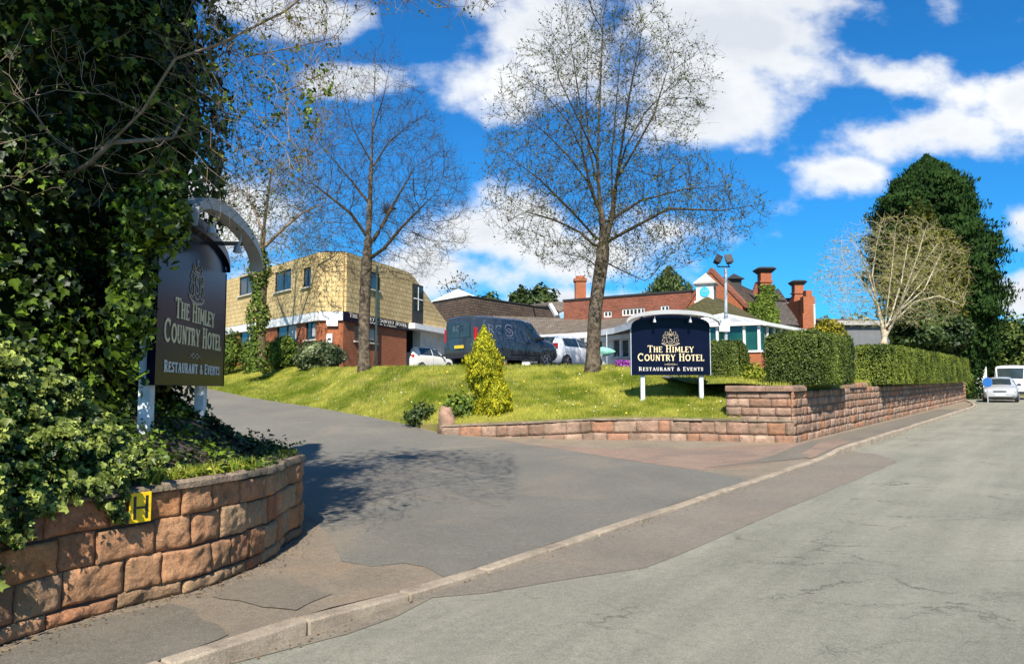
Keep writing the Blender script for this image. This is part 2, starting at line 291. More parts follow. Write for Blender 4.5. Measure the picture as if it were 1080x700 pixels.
# ------------------------------------------------------------------ object helpers
col = scn.collection; WL = {}
def tag(o, label=None, cat=None, group=None, kind=None):
    if label: o['label'] = label
    if cat: o['category'] = cat
    if group: o['group'] = group
    if kind: o['kind'] = kind
    elif label: o['kind'] = 'thing'
    return o
def empty(name, loc, label, cat, group=None, rz=0):
    o = bpy.data.objects.new(name, None); col.objects.link(o); o.location = loc; o.rotation_euler = (0, 0, rz)
    o.empty_display_size = .3; WL[o.name] = Vector(loc); return tag(o, label, cat, group)
class MB:
    def __init__(s): s.v = []; s.f = []; s.t = []; s.smooth = False
    def add(s, vs, fs, tint=None):
        n = len(s.v); s.v += [tuple(p) for p in vs]; s.f += [tuple(i + n for i in f) for f in fs]
        s.t += [0.5 if tint is None else tint] * len(vs); return s
    def box(s, x0, x1, y0, y1, z0, z1, mat=None):
        vs = [(x, y, z) for z in (z0, z1) for x, y in ((x0, y0), (x1, y0), (x1, y1), (x0, y1))]
        if mat: vs = [mat @ Vector(p) for p in vs]
        return s.add(vs, [(3, 2, 1, 0), (4, 5, 6, 7), (0, 1, 5, 4), (1, 2, 6, 5), (2, 3, 7, 6), (3, 0, 4, 7)])
    def hull8(s, a, b):     # a: 4 bottom, b: 4 top
        return s.add(list(a) + list(b), [(3, 2, 1, 0), (4, 5, 6, 7), (0, 1, 5, 4), (1, 2, 6, 5), (2, 3, 7, 6), (3, 0, 4, 7)])
    def fbox(s, Fr, a0, a1, d0, d1, z0, z1):   # in a facade frame: along, outward, height
        o, t, n = Fr; q = lambda a, d, z: Vector((o[0] + t[0] * a + n[0] * d, o[1] + t[1] * a + n[1] * d, z))
        return s.hull8([q(a0, d1, z0), q(a1, d1, z0), q(a1, d0, z0), q(a0, d0, z0)], [q(a0, d1, z1), q(a1, d1, z1), q(a1, d0, z1), q(a0, d0, z1)])
    def prism(s, poly, z0, z1):
        n = len(poly); z0f = z0 if callable(z0) else (lambda i: z0); z1f = z1 if callable(z1) else (lambda i: z1)
        return s.add([(p[0], p[1], z0f(i)) for i, p in enumerate(poly)] + [(p[0], p[1], z1f(i)) for i, p in enumerate(poly)],
              [tuple(reversed(range(n))), tuple(range(n, 2 * n))] + [(i, (i + 1) % n, n + (i + 1) % n, n + i) for i in range(n)])
    def slab(s, poly, th):   # any planar polygon in space given a thickness along its normal
        poly = [Vector(p) for p in poly]; nn = (poly[1] - poly[0]).cross(poly[2] - poly[0]).normalized() * th; n = len(poly)
        return s.add(poly + [p - nn for p in poly], [tuple(range(n)), tuple(reversed(range(n, 2 * n)))] + [(i, n + i, n + (i + 1) % n, (i + 1) % n) for i in range(n)])
    def tube(s, pts, rad, sides=6, cap=True):
        pts = [Vector(p) for p in pts]; n = len(pts); base = len(s.v); up = Vector((.13, .27, 1))
        for i, p in enumerate(pts):
            d = (pts[min(i + 1, n - 1)] - pts[max(i - 1, 0)])
            if d.length < 1e-9: d = Vector((0, 0, 1))
            d.normalize(); a = d.cross(up if abs(d.dot(up.normalized())) < .95 else Vector((1, 0, 0))).normalized(); b = d.cross(a)
            r = rad[i] if hasattr(rad, '__len__') else rad
            for k in range(sides):
                th = 2 * math.pi * k / sides; q = p + a * (r * math.cos(th)) + b * (r * math.sin(th)); s.v.append(tuple(q)); s.t.append(.5)
        for i in range(n - 1):
            for k in range(sides):
                k2 = (k + 1) % sides; s.f.append((base + i * sides + k2, base + i * sides + k, base + (i + 1) * sides + k, base + (i + 1) * sides + k2))
        if cap: s.f.append(tuple(base + k for k in range(sides))); s.f.append(tuple(base + (n - 1) * sides + k for k in reversed(range(sides))))
        return s
    def lathe(s, prof, c=(0, 0, 0), sides=20, axis='z'):
        base = len(s.v)
        for r, h in prof:
            for k in range(sides):
                th = 2 * math.pi * k / sides; x, y = r * math.cos(th), r * math.sin(th)
                q = (x, y, h) if axis == 'z' else ((x, h, y) if axis == 'y' else (h, x, y))
                s.v.append((q[0] + c[0], q[1] + c[1], q[2] + c[2])); s.t.append(.5)
        for i in range(len(prof) - 1):
            for k in range(sides):
                k2 = (k + 1) % sides; s.f.append((base + i * sides + k, base + i * sides + k2, base + (i + 1) * sides + k2, base + (i + 1) * sides + k))
        s.f.append(tuple(base + k for k in range(sides))); s.f.append(tuple(base + (len(prof) - 1) * sides + k for k in range(sides)))
        return s
    def build(s, name, mat, parent=None, local=False, uv=False, smooth=False, bevel=0, fix=True):
        off = Vector((0, 0, 0)) if (local or parent is None) else WL[parent.name]
        me = bpy.data.meshes.new(name); me.from_pydata([(p[0] - off[0], p[1] - off[1], p[2] - off[2]) for p in s.v], [], s.f); me.materials.append(mat)
        at = me.attributes.new('tint', 'FLOAT', 'POINT'); at.data.foreach_set('value', s.t)
        if fix or bevel:
            bm = bmesh.new(); bm.from_mesh(me)
            if fix: bmesh.ops.recalc_face_normals(bm, faces=bm.faces)
            bm.to_mesh(me); bm.free()
        if uv:
            L = me.uv_layers.new(name='UVMap')
            for p in me.polygons:
                n = p.normal
                for li in p.loop_indices:
                    q = me.vertices[me.loops[li].vertex_index].co + off
                    if abs(n.z) > .93: L.data[li].uv = (q.x, q.y)
                    else:
                        t = Vector((-n.y, n.x, 0)).normalized(); b = n.cross(t); L.data[li].uv = (t.dot(q), b.dot(q))
        if smooth:
            me.polygons.foreach_set('use_smooth', [True] * len(me.polygons))
            if smooth != 'all': me.set_sharp_from_angle(angle=R(38))
        o = bpy.data.objects.new(name, me); col.objects.link(o); o.parent = parent
        if bevel:
            md = o.modifiers.new('bevel', 'BEVEL'); md.width = bevel; md.segments = 2; md.limit_method = 'ANGLE'; md.angle_limit = R(40)
        WL[o.name] = off if (parent and not local) else Vector((0, 0, 0))
        return o
def npmesh(name, V, T, n_per, tris, mat, parent=None, off=None):
    """V (k*n_per,3) verts, tris list per item, T per-item tint"""
    off = WL[parent.name] if parent is not None else Vector((0, 0, 0))
    k = len(V) // n_per; V = np.asarray(V, dtype=np.float32) - np.array(off, dtype=np.float32)
    tr = np.array(tris); f = (np.arange(k)[:, None, None] * n_per + tr[None]).reshape(-1, tr.shape[1])
    me = bpy.data.meshes.new(name); m = tr.shape[1]
    me.vertices.add(len(V)); me.vertices.foreach_set('co', V.ravel())
    me.loops.add(f.size); me.loops.foreach_set('vertex_index', f.ravel().astype(np.int32))
    me.polygons.add(len(f)); me.polygons.foreach_set('loop_start', np.arange(0, f.size, m, dtype=np.int32))
    me.update(calc_edges=True); me.validate()
    at = me.attributes.new('tint', 'FLOAT', 'POINT'); at.data.foreach_set('value', np.repeat(T, n_per).astype(np.float32))
    me.materials.append(mat); o = bpy.data.objects.new(name, me); col.objects.link(o); o.parent = parent; WL[o.name] = Vector(off)
    return o
def unit(a): return a / (np.linalg.norm(a, axis=1, keepdims=True) + 1e-9)
def leaves(name, C, Nn, size, mat, parent=None, tint=None, shape='quad', jitter=.6, aspect=1.0, droop=0, up=None, fold=.25):
    C = np.asarray(C, float); n = len(C); Nn = unit(np.asarray(Nn, float) + rng.normal(0, jitter, (n, 3)))
    if up is None: ref = rng.normal(0, 1, (n, 3)); ref[:, 2] -= droop
    else: ref = np.asarray(up, float) + rng.normal(0, .35, (n, 3))
    a = unit(ref - (ref * Nn).sum(1, keepdims=True) * Nn); b = np.cross(Nn, a)
    s = size * (rng.uniform(.6, 1.25, n) if shape != 'ivy' else rng.uniform(.35, 1.0, n) + .75 * rng.uniform(0, 1, n) ** 3)[:, None]
    T = rng.uniform(0, 1, n) ** 1.3 if tint is None else np.clip(tint, 0, 1)
    if shape == 'quad': loc = [(-.5, 0, 0), (0, -.42, fold * .4), (.5, 0, 0), (0, .42, fold * .4)]; tris = [(0, 1, 2), (0, 2, 3)]
    elif shape == 'blade': loc = [(-.5, -.07, 0), (-.5, .07, 0), (.5, 0, .1)]; tris = [(0, 1, 2)]
    elif shape == 'spray': loc = [(-.5, 0, 0), (0, -.2, 0), (.55, 0, .12), (0, .2, 0)]; tris = [(0, 1, 2), (0, 2, 3)]
    else:   # ivy
        loc = [(-.45, 0, -.05), (-.38, -.33, .08), (.0, -.5, .05), (.02, -.22, .09), (.55, 0, -.05), (.02, .22, .09), (0, .5, .05), (-.38, .33, .08)]
        tris = [(0, 1, 3), (1, 2, 3), (0, 3, 4), (0, 4, 5), (0, 5, 7), (5, 6, 7)]
    V = np.stack([C + s * (a * l[0] * aspect + b * l[1] + Nn * l[2]) for l in loc], 1).reshape(-1, 3)
    return npmesh(name, V, T, len(loc), tris, mat, parent)
def nz3(Pn, sc, seed=0):
    return np.array([noise.noise(Vector((p[0] * sc + seed, p[1] * sc - seed, p[2] * sc + 2 * seed))) for p in Pn])
def sheet(name, poly, lift, mat, sp=.5, fn=surf, kind='structure'):
    poly = [Vector((p[0], p[1])) for p in poly]; b = []; rag = .035 if 'patch' in name or 'sandy' in name or 'gutter' in name else (.02 if name in ('driveway', 'road_repair_strip', 'pavement_strip') else 0)
    for i, p in enumerate(poly):
        q = poly[(i + 1) % len(poly)]; k = max(1, int((q - p).length / sp))
        for j in range(k):
            m = p.lerp(q, j / k)
            if rag: m = m + Vector((noise.noise(Vector((m.x * 3, m.y * 3, 1))), noise.noise(Vector((m.x * 3, m.y * 3, 9))))) * rag * 1.6 + Vector((noise.noise(Vector((m.x * 11, m.y * 11, 1))), noise.noise(Vector((m.x * 11, m.y * 11, 9))))) * rag
            b.append(m)
    xs = [p.x for p in poly]; ys = [p.y for p in poly]; pts = list(b)
    x = min(xs) + sp / 2
    def inside(p):
        c = False; j = len(b) - 1
        for i in range(len(b)):
            if (b[i].y > p.y) != (b[j].y > p.y) and p.x < (b[j].x - b[i].x) * (p.y - b[i].y) / (b[j].y - b[i].y) + b[i].x: c = not c
            j = i
        return c
    while x < max(xs):
        y = min(ys) + sp / 2
        while y < max(ys):
            p = Vector((x, y))
            if inside(p) and min((p - q).length_squared for q in b) > (sp * .35) ** 2: pts.append(p)
            y += sp
        x += sp
    r = geometry.delaunay_2d_cdt(pts, [], [list(range(len(b)))], 1, 1e-5)
    mb = MB(); mb.add([(p.x, p.y, fn(p.x, p.y) + lift) for p in r[0]], r[2])
    o = mb.build(name, mat, fix=False, smooth='all')
    if o.data.polygons and o.data.polygons[0].normal.z < 0: o.data.flip_normals()
    if kind: o['kind'] = kind
    return o
# ------------------------------------------------------------------ ground, road, pavement
big = MB(); S = 500
big.add([(x, y, plane(x, y) - .06) for x, y in ((-S, -60), (S, -60), (S, S), (-S, S))], [(0, 1, 2, 3)])
tag(big.build('ground', m_turf, fix=False), kind='structure')
flat = lambda x, y: plane(x, y)
def kerbx(s):   # slight leftward bend of the kerb line far away
    return 0.0 + .018 * max(0, s - 38) ** 2 * .5
rd = [kerb_pt(s, kerbx(s)) for s in (-14, -4, 0, 10, 20, 30, 38, 44, 50, 58, 70, 90)] + [kerb_pt(s, -7.6 + kerbx(s)) for s in (90, 70, 50, 38, 20, 0, -14)]
sheet('road', rd, 0, m_road, 2.5, flat)
strip = [kerb_pt(1.2, 0), kerb_pt(1.6, -.32), kerb_pt(2.3, -.62), kerb_pt(3.0, -.98), kerb_pt(6, -1.05), kerb_pt(9, -1.12), kerb_pt(12, -1.2), kerb_pt(12.8, -1.22), kerb_pt(13.3, -1.1), kerb_pt(14.2, -.6), kerb_pt(14.5, 0)]
sheet('road_repair_strip', strip, .004, m_patch, .5, flat)
# gritty gutter
gut = [kerb_pt(-14, 0)] + [kerb_pt(s, 0) for s in (0, 1.1)] + [kerb_pt(s, -.12 - .08 * math.sin(s * 3)) for s in (1.3, .8, .4, 0, -.4, -.8, -1.2, -2, -3, -14)]
sheet('road_gutter', gut, .0045, m_gut, .4, flat)
pv = [kerb_pt(s, .125 + kerbx(s)) for s in (-14, 0, 1, 2, 12, 14, 20, 30, 38, 44, 52)] + [kerb_pt(52, 34), kerb_pt(-14, 34)]
sheet('pavement', pv, 0, m_pave, .45)
g = lambda u, v: G(u, v)
PW = [(-90, 712), (0, 681), (74, 657), (156, 635), (208, 622), (253, 605), (286, 588), (302, 573)]
pwall = [Vector(g(u, v)[:2]) for u, v in PW]
e = pwall[-1]
pwall += [e + Vector(q) for q in ((.03, .35), (-.08, .75), (-.35, 1.2), (-.8, 1.9), (-1.5, 3.0), (-2.4, 4.3), (-3.6, 6.2))]
def catmull(pts, n=8):
    out = []
    for i in range(len(pts) - 1):
        p0, p1, p2, p3 = pts[max(0, i - 1)], pts[i], pts[i + 1], pts[min(len(pts) - 1, i + 2)]
        for k in range(n):
            t = k / n; out.append(.5 * ((2 * p1) + (p2 - p0) * t + (2 * p0 - 5 * p1 + 4 * p2 - p3) * t * t + (3 * p1 - p0 - 3 * p2 + p3) * t ** 3))
    out.append(pts[-1]); return out
pwc = catmull(pwall)
# drive
FE = [(465, 454), (430, 447.5), (380, 438), (340, 431), (300, 425), (262, 419), (235, 413)]
FEw = [g(u, v) for u, v in FE]
KE = across(*g(478, 611)[:2])
dr = [g(478, 612)] + [Vector((*kerb_pt(s, .13), 0)) for s in np.linspace(along(*g(478, 612)[:2]), along(*g(795, 507)[:2]), 8)] + [g(u, v) for u, v in ((790, 506), (745, 497), (700, 491), (640, 482), (590, 473), (540, 466), (500, 461), (468, 457.5))]
dr += FEw[1:] + [FEw[-1] + Vector((-3.5, 4.5, 0)), FEw[-1] + Vector((-8, 11, 0)), Vector((-27, 42, 0)), Vector((-19, 30, 0)), Vector((-12, 21, 0)), Vector((-6.5, 14.2, 0)), Vector((*pwall[-3], 0)), Vector((*pwall[-5], 0)), Vector((*pwall[-6], 0))]
dr += [g(u, v) for u, v in ((322, 545), (345, 560), (352, 578), (362, 592), (392, 597), (425, 594), (448, 598))]
dr = [d for d in dr if d is not None]
drive = sheet('driveway', dr[1:], .004, m_drive, .35)
red = [g(u, v) for u, v in ((520, 463), (560, 468.5), (640, 481.5), (700, 490.5), (745, 496), (800, 489), (850, 477), (900, 462), (870, 461), (838, 468), (760, 471), (640, 473), (560, 468), (520, 461))]
sheet('sandy_pavement', red, .003, m_red, .5)
dk = [Vector((*kerb_pt(s, .13), 0)) for s in (12.8, 15, 20, 28, 36)] + [Vector((*kerb_pt(s, 1.0), 0)) for s in (36, 28, 20, 15)] + [g(790, 487), g(740, 494)]
sheet('pavement_strip', dk, .0065, m_pave_dark, .5)
rp = [Vector((*kerb_pt(s, o), 0)) for s, o in ((12.3, .2), (13.6, .2), (15.8, .22), (16.4, .6), (15.2, .75), (13.9, .6), (12.9, .55))]
sheet('pavement_patch', rp, .010, m_red, .4)
m_pave_mid = asphalt('pavement_mid', (.215, .18, .132), (.175, .147, .11), .4, 1.2, 0)
for pi_, pp in enumerate(([(226, 628), (250, 613), (300, 610), (351, 627), (312, 642), (262, 638)], [(-40, 705), (40, 671), (84, 657), (182, 637), (246, 668), (160, 700), (110, 722)])):
    sheet('pavement_patch', [g(u, v) for u, v in pp], .006, m_pave_dark if pi_ else m_pave_mid, .12)
# kerb stones
kb = MB(); s = -13.5; rr = random.Random(3)
while s < 58:
    l = .915; o = kerbx(s + l / 2)
    t0, t1 = s + .006, s + l - .006; cs = [(t0, kerbx(t0)), (t1, kerbx(t1))]; j = rr.uniform(-.006, .006)
    a = [Vector((*kerb_pt(t0, cs[0][1]), 0)), Vector((*kerb_pt(t1, cs[1][1]), 0)), Vector((*kerb_pt(t1, cs[1][1] + .13), 0)), Vector((*kerb_pt(t0, cs[0][1] + .13), 0))]
    for q in a: q.z = plane(q.x, q.y) - .05
    b = [q.copy() for q in a]
    for i, q in enumerate(b): q.z = surf(q.x, q.y) + .008 + j if i > 1 else plane(q.x, q.y) + hk(along(q.x, q.y)) + .006 + j
    kb.hull8(a, b); s += l
tag(kb.build('kerb', m_kerb, bevel=.014, smooth=True), kind='structure')
# ------------------------------------------------------------------ rock-faced walls
def rockwall(path, basefn, heights, lens, seed, bulge=.03, res=.1, gap=.012, jit=.012):
    """path: list of 2D points, outward side is to the right of travel"""
    rr = random.Random(seed); cum = [0]
    for i in range(1, len(path)): cum.append(cum[-1] + (path[i] - path[i - 1]).length)
    T = cum[-1]
    def at(s):
        s = max(0, min(T, s)); i = int(np.searchsorted(cum, s)) ; i = max(1, min(len(path) - 1, i))
        f = (s - cum[i - 1]) / max(1e-6, cum[i] - cum[i - 1]); p = path[i - 1].lerp(path[i], f); t = (path[i] - path[i - 1]).normalized()
        return p, Vector((t.y, -t.x))
    mb = MB(); z = 0
    for h in heights:
        s = -rr.uniform(0, lens[0] * .5)
        while s < T:
            l = rr.uniform(*lens); a0 = max(0, s) + gap / 2; a1 = min(T, s + l) - gap / 2; s += l
            if a1 - a0 < .04: continue
            nx = max(3, int((a1 - a0) / res)); nz_ = max(3, int(h / res)); tint = rr.random(); so = rr.uniform(-jit, jit); hh = rr.uniform(-.012, .012)
            vs = []; W_ = nx + 3; H_ = nz_ + 3
            for j in range(H_):
                for i in range(W_):
                    fi = min(1, max(0, (i - 1) / nx)); fj = min(1, max(0, (j - 1) / nz_)); rim = i in (0, W_ - 1) or j in (0, H_ - 1)
                    ss_ = a0 + (a1 - a0) * fi; p, n = at(ss_); zz = z + gap / 2 + (h - gap + hh) * fj
                    q = (1 - abs(2 * fi - 1) ** 9) * (1 - abs(2 * fj - 1) ** 7)
                    d = -.05 if rim else so + bulge * q * (.6 + 1.3 * noise.noise(Vector((ss_ * 6, zz * 6, seed))) + .3 * noise.noise(Vector((tint * 50, seed, 0)))) + .018 * noise.noise(Vector((ss_ * 17, zz * 17, seed + 5)))
                    wob = .008 * noise.noise(Vector((ss_ * 5, zz * 9, seed + 9)))
                    vs.append((p.x + n.x * d, p.y + n.y * d, basefn(p.x, p.y) + zz + wob))
            mb.add(vs, [(j * W_ + i, j * W_ + i + 1, (j + 1) * W_ + i + 1, (j + 1) * W_ + i) for j in range(H_ - 1) for i in range(W_ - 1)], tint)
        z += h
    return mb, at, T
def backing(path, basefn, h, d0=-.025, d1=-.3, low=-.2):
    mb = MB(); L = []
    for i, p in enumerate(path):
        t = (path[min(i + 1, len(path) - 1)] - path[max(i - 1, 0)]).normalized(); n = Vector((t.y, -t.x)); b = basefn(p.x, p.y)
        L.append([(p.x + n.x * d, p.y + n.y * d, b + z) for d, z in ((d0, low), (d1, low), (d1, h), (d0, h))])
    k = len(L); mb.add([q for r in L for q in r], [(4 * i + j, 4 * i + (j + 1) % 4, 4 * i + 4 + (j + 1) % 4, 4 * i + 4 + j) for i in range(k - 1) for j in range(4)] + [(0, 1, 2, 3), (4 * k - 1, 4 * k - 2, 4 * k - 3, 4 * k - 4)])
    return mb
def coping(path, basefn, z0, th, d0, d1, lens, seed, round_=.02):
    rr = random.Random(seed); mb = MB(); cum = [0]
    for i in range(1, len(path)): cum.append(cum[-1] + (path[i] - path[i - 1]).length)
    s = 0
    def at(s):
        i = max(1, min(len(path) - 1, int(np.searchsorted(cum, s)))); f = (s - cum[i - 1]) / max(1e-6, cum[i] - cum[i - 1]); p = path[i - 1].lerp(path[i], f); t = (path[i] - path[i - 1]).normalized()
        return p, Vector((t.y, -t.x))
    while s < cum[-1]:
        l = rr.uniform(*lens); e = min(cum[-1], s + l); j = rr.uniform(-.02, .02); jz = rr.uniform(-.008, .012); tint = rr.random(); N_ = max(3, int((e - s) / .08)); vs = []
        for i in range(N_ + 1):
            p, n = at(s + .004 + (e - s - .008) * i / N_); b = basefn(p.x, p.y); w1 = .018 * noise.noise(Vector((s + i * .37, seed, 0))); w2 = .012 * noise.noise(Vector((s + i * .51, seed, 4)))
            for d, z in ((d1, z0), (d1, z0 + th), (d0 - round_ + w1, z0 + th + w2 + jz), (d0 + w1 + j, z0 + th * .6 + jz), (d0 + j + w1 * 1.5, z0)):
                vs.append((p.x + n.x * d, p.y + n.y * d, b + z))
        mb.add(vs, [(5 * i + k, 5 * i + (k + 1) % 5, 5 * i + 5 + (k + 1) % 5, 5 * i + 5 + k) for i in range(N_) for k in range(5)] + [(0, 1, 2, 3, 4), tuple(5 * N_ + k for k in (4, 3, 2, 1, 0))], tint)
        s = e
    return mb
# planter wall at left: travel from left to right seen from the camera: outward (camera side) is on the right
r = empty('planter_wall', (*pwall[3], plane(*pwall[3])), 'curved red sandstone retaining wall with ivy spilling over it, holding the yellow H plate', 'wall')
mb, pw_at, pw_T = rockwall(pwc, surf, [.10, .225, .23, .20], (.24, .52), 11, .018, .022, .014)
mb.build('stonework', m_stone, r, smooth='all', fix=False)
backing(pwc, surf, .75).build('mortar_core', m_mortar, r)
coping(pwc, surf, .755, .05, .035, -.30, (.4, .9), 5).build('coping', m_coping, r, smooth=True)
# planter soil
PC = Vector((-4.6, 7.6))
ins = []
for i, p in enumerate(pwc):
    t = (pwc[min(i + 1, len(pwc) - 1)] - pwc[max(i - 1, 0)]).normalized(); ins.append(p + Vector((-t.y, t.x)) * .22)
def moundz(x, y):
    p = Vector((x, y)); d = min((p - q).length for q in ins[::3]); return surf(x, y) + .76 + .48 * ss(0, 1.0, d) + .05 * noise.noise(Vector((x * 2, y * 2, 0)))
poly = ins + [Vector((-9, 13.5)), Vector((-10, 8)), Vector((-8, 4)), Vector((-5, 3.4))]
soil = sheet('planter_soil', poly, 0, m_soil, .3, moundz)
# ------------------------------------------------------------------ the bank
C0 = g(838, 467)
LW0 = g(466, 458); LW1 = C0
def carz(x, y): return 2.28 + .22 * ss(25, 34, y)
low_h = lambda f: .24 + .28 * min(1, f * 2.2)
lwtop = []
for f in np.linspace(0, 1, 9):
    p = LW0.lerp(LW1, f); lwtop.append(Vector((p.x + .02, p.y + .22, surf(p.x, p.y) + low_h(f) + .03)))
Fp = [Vector((*(FEw[-1] + Vector((-9, 12, 0)))[:2], 0)), Vector((*(FEw[-1] + Vector((-4, 5, 0)))[:2], 0))] + list(reversed(FEw[1:]))
for p in Fp: p.z = surf(p.x, p.y) - .01
Fp += lwtop
Bp = [(60, 384, 56), (140, 385, 50), (215, 387, 44), (245, 387, 41), (285, 388, 37), (320, 388, 34), (360, 388.5, 29), (410, 388.5, 27), (450, 389, 25.5), (490, 389, 25), (530, 389.5, 25), (570, 390, 25), (610, 390, 24.6), (650, 391, 24.2), (700, 393, 23.6), (742, 398, 22.8), (785, 405, 21.6)]
Bp = [P(*b) for b in Bp][:len(Fp)] if len(Bp) >= len(Fp) else [P(*b) for b in Bp]
def loft(A, B, nv, nu, bulge=0, nz=.04):
    def rs(L, n):
        c = [0]
        for i in range(1, len(L)): c.append(c[-1] + 1)
        out = []
        for k in range(n + 1):
            x = k / n * c[-1]; i = min(len(L) - 2, int(x)); out.append(L[i].lerp(L[i + 1], x - i))
        return out
    A = rs(A, nu); B = rs(B, nu); vs = []
    for j in range(nv + 1):
        f = j / nv
        for i in range(nu + 1):
            p = A[i].lerp(B[i], f); p.z += bulge * (1 - 2.3 * max(0, i / nu - .3)) * math.sin(math.pi * f) + (nz * noise.noise(Vector((p.x * .8, p.y * .8, 3))) * math.sin(math.pi * f)); vs.append(p)
    W_ = nu + 1
    return MB().add(vs, [(j * W_ + i, j * W_ + i + 1, (j + 1) * W_ + i + 1, (j + 1) * W_ + i) for j in range(nv) for i in range(nu)])
while len(Bp) > len(Fp): Bp.pop(0)
while len(Bp) < len(Fp): Fp.pop(0)
bkm = loft(Fp, Bp, 16, 96, .10, .16)
for i in range(96):
    a, b = bkm.v[i], bkm.v[i + 1]; bkm.add([a, b, (b[0], b[1], b[2] - .5), (a[0], a[1], a[2] - .5)], [(0, 3, 2, 1)])
bank = tag(bkm.build('grass_bank', m_turf, fix=False, smooth='all'), kind='structure')
if bank.data.polygons[0].normal.z < 0: bank.data.flip_normals()
# car park behind the brow
Cp = [b.copy() for b in Bp]
for c, b in zip(Cp, Bp): pass
back = [Vector((b.x + (b.x * .4), b.y + 34, 2.9)) for b in Bp]
mid = [Vector((b.x, b.y + 1.5, 2.42 if b.y < 30 else 2.5)) for b in Bp]
cpm = loft(Bp, mid, 3, 40, 0, 0); tag(cpm.build('car_park_verge', m_turf, fix=False, smooth='all'), kind='structure')
mid2 = [m + Vector((0, 0, .004)) for m in mid]
tag(loft(mid2, back, 10, 40, 0, 0).build('car_park', m_carpark, fix=False, smooth='all'), kind='structure')
# raised garden behind the road wall
def wl(s, off=0): return Vector((C0.x + DX * s - DY * off, C0.y + DY * s + DX * off))
WH = 1.34
def wtopz(s): p = wl(s); return plane(p.x, p.y) + hk(20) + WH - .09 * ss(5, 25, s)
gf = [Vector((*wl(s, .2), wtopz(s) - .03)) for s in (0, 2, 4, 8, 12, 18, 24, 31, 36)]
gb = [Vector((*wl(s, 4.0), 1.82 + .05 * s)) for s in (0, 2, 4, 8, 12, 18, 24, 31, 36)]
gb[0] = Vector((C0.x - 1.5, C0.y + 3.4, 1.75)); gf[0] = Vector((C0.x - .1, C0.y + .25, wtopz(0) - .04))
gkm = loft(gf, gb, 6, 40, 0, .05)
for i in range(40):
    a, b = gkm.v[i], gkm.v[i + 1]; gkm.add([a, b, (b[0], b[1], b[2] - .9), (a[0], a[1], a[2] - .9)], [(0, 3, 2, 1)])
tag(gkm.build('garden_lawn', m_turf, fix=False, smooth='all'), kind='structure')
gc = [Vector((p.x - 1, p.y + 30, 3.2)) for p in gb]
tag(loft(gb, gc, 4, 20, 0, 0).build('hotel_yard', m_carpark, fix=False), kind='structure')
bank_bvh = BVHTree.FromObject(bank, bpy.context.evaluated_depsgraph_get())
garden_bvh = BVHTree.FromObject(bpy.data.objects['garden_lawn'], bpy.context.evaluated_depsgraph_get())
def drop(x, y, d=2.0):
    h = bank_bvh.ray_cast(Vector((x, y, 20)), Vector((0, 0, -1)))
    if h[0] is None: h = garden_bvh.ray_cast(Vector((x, y, 20)), Vector((0, 0, -1)))
    return h[0].z if h[0] is not None else d
def bankpx(u, v):
    d = ray(u, v); h = bank_bvh.ray_cast(Vector((0, 0, CAMH)), d); return h[0]
# low wall
lwp = [Vector((*LW0.lerp(LW1, f)[:2],)) for f in np.linspace(0, 1, 12)]
L_ = (lwp[-1] - lwp[0]).length
r = empty('low_wall', (lwp[5].x, lwp[5].y, surf(*lwp[5])), 'low pink sandstone wall along the foot of the grass bank', 'wall')
def lbase(x, y): return surf(x, y) - .02
fa = .38
k1 = [lwp[0].lerp(lwp[-1], f) for f in np.linspace(0, 1, 14)]
def lb2(x, y):
    f = (Vector((x, y)) - lwp[0]).length / L_; return surf(x, y) - (.62 - low_h(f))
a_, _, _ = rockwall(k1, lb2, [.27, .29], (.26, .6), 21, .008, .07, .010)
a_.build('stonework', m_stone2, r, smooth='all', fix=False)
backing(k1, lb2, .57, -.02).build('mortar_core', m_joint, r)
coping(k1, lb2, .575, .045, .03, -.3, (.5, 1.1), 9).build('coping', m_coping, r, smooth=True)
# road wall with its stepped return
rp_ = [wl(s) for s in np.linspace(0, 34, 60)]
r = empty('roadside_wall', (*wl(0), surf(*wl(0))), 'tall coursed sandstone wall beside the pavement below the clipped hedges', 'wall')
def rb(x, y): return plane(x, y) + hk(20) - .03
a_, _, _ = rockwall([p for p in rp_ if True], rb, [.2, .22, .21, .2, .2, .17], (.25, .62), 31, .014, .09, .016)
a_.build('stonework', m_stone2, r, smooth='all', fix=False)
backing(rp_[1:], rb, 1.19, -.02, -.35).build('mortar_core', m_joint, r)
ret = [Vector((C0.x - 1.35, C0.y + .68)), Vector((C0.x - .7, C0.y + .36)), Vector((C0.x + .02, C0.y + .05))]
a_, _, _ = rockwall(ret, lambda x, y: plane(x, y) + hk(20) - .03, [.2, .22, .21, .2, .2, .17], (.35, .7), 33, .012, .07, .012)
a_.build('return_stonework', m_stone2, r, smooth='all', fix=False)
backing(ret, rb, 1.19, -.02, -.35).build('mortar_core', m_joint, r)
coping(ret, rb, 1.2, .13, .07, -.42, (.75, 1.1), 12, .05).build('coping', m_stone2, r, smooth=True)
cpn = [wl(s) for s in np.linspace(0, .9, 5)]; coping(cpn, rb, 1.2, .13, .07, -.42, (.5, .9), 13, .05).build('coping', m_stone2, r, smooth=True)
cpn = [wl(s) for s in np.linspace(5.4, 7.6, 5)]; coping(cpn, rb, 1.2, .13, .05, -.42, (.6, .9), 14, .05).build('coping', m_stone2, r, smooth=True)

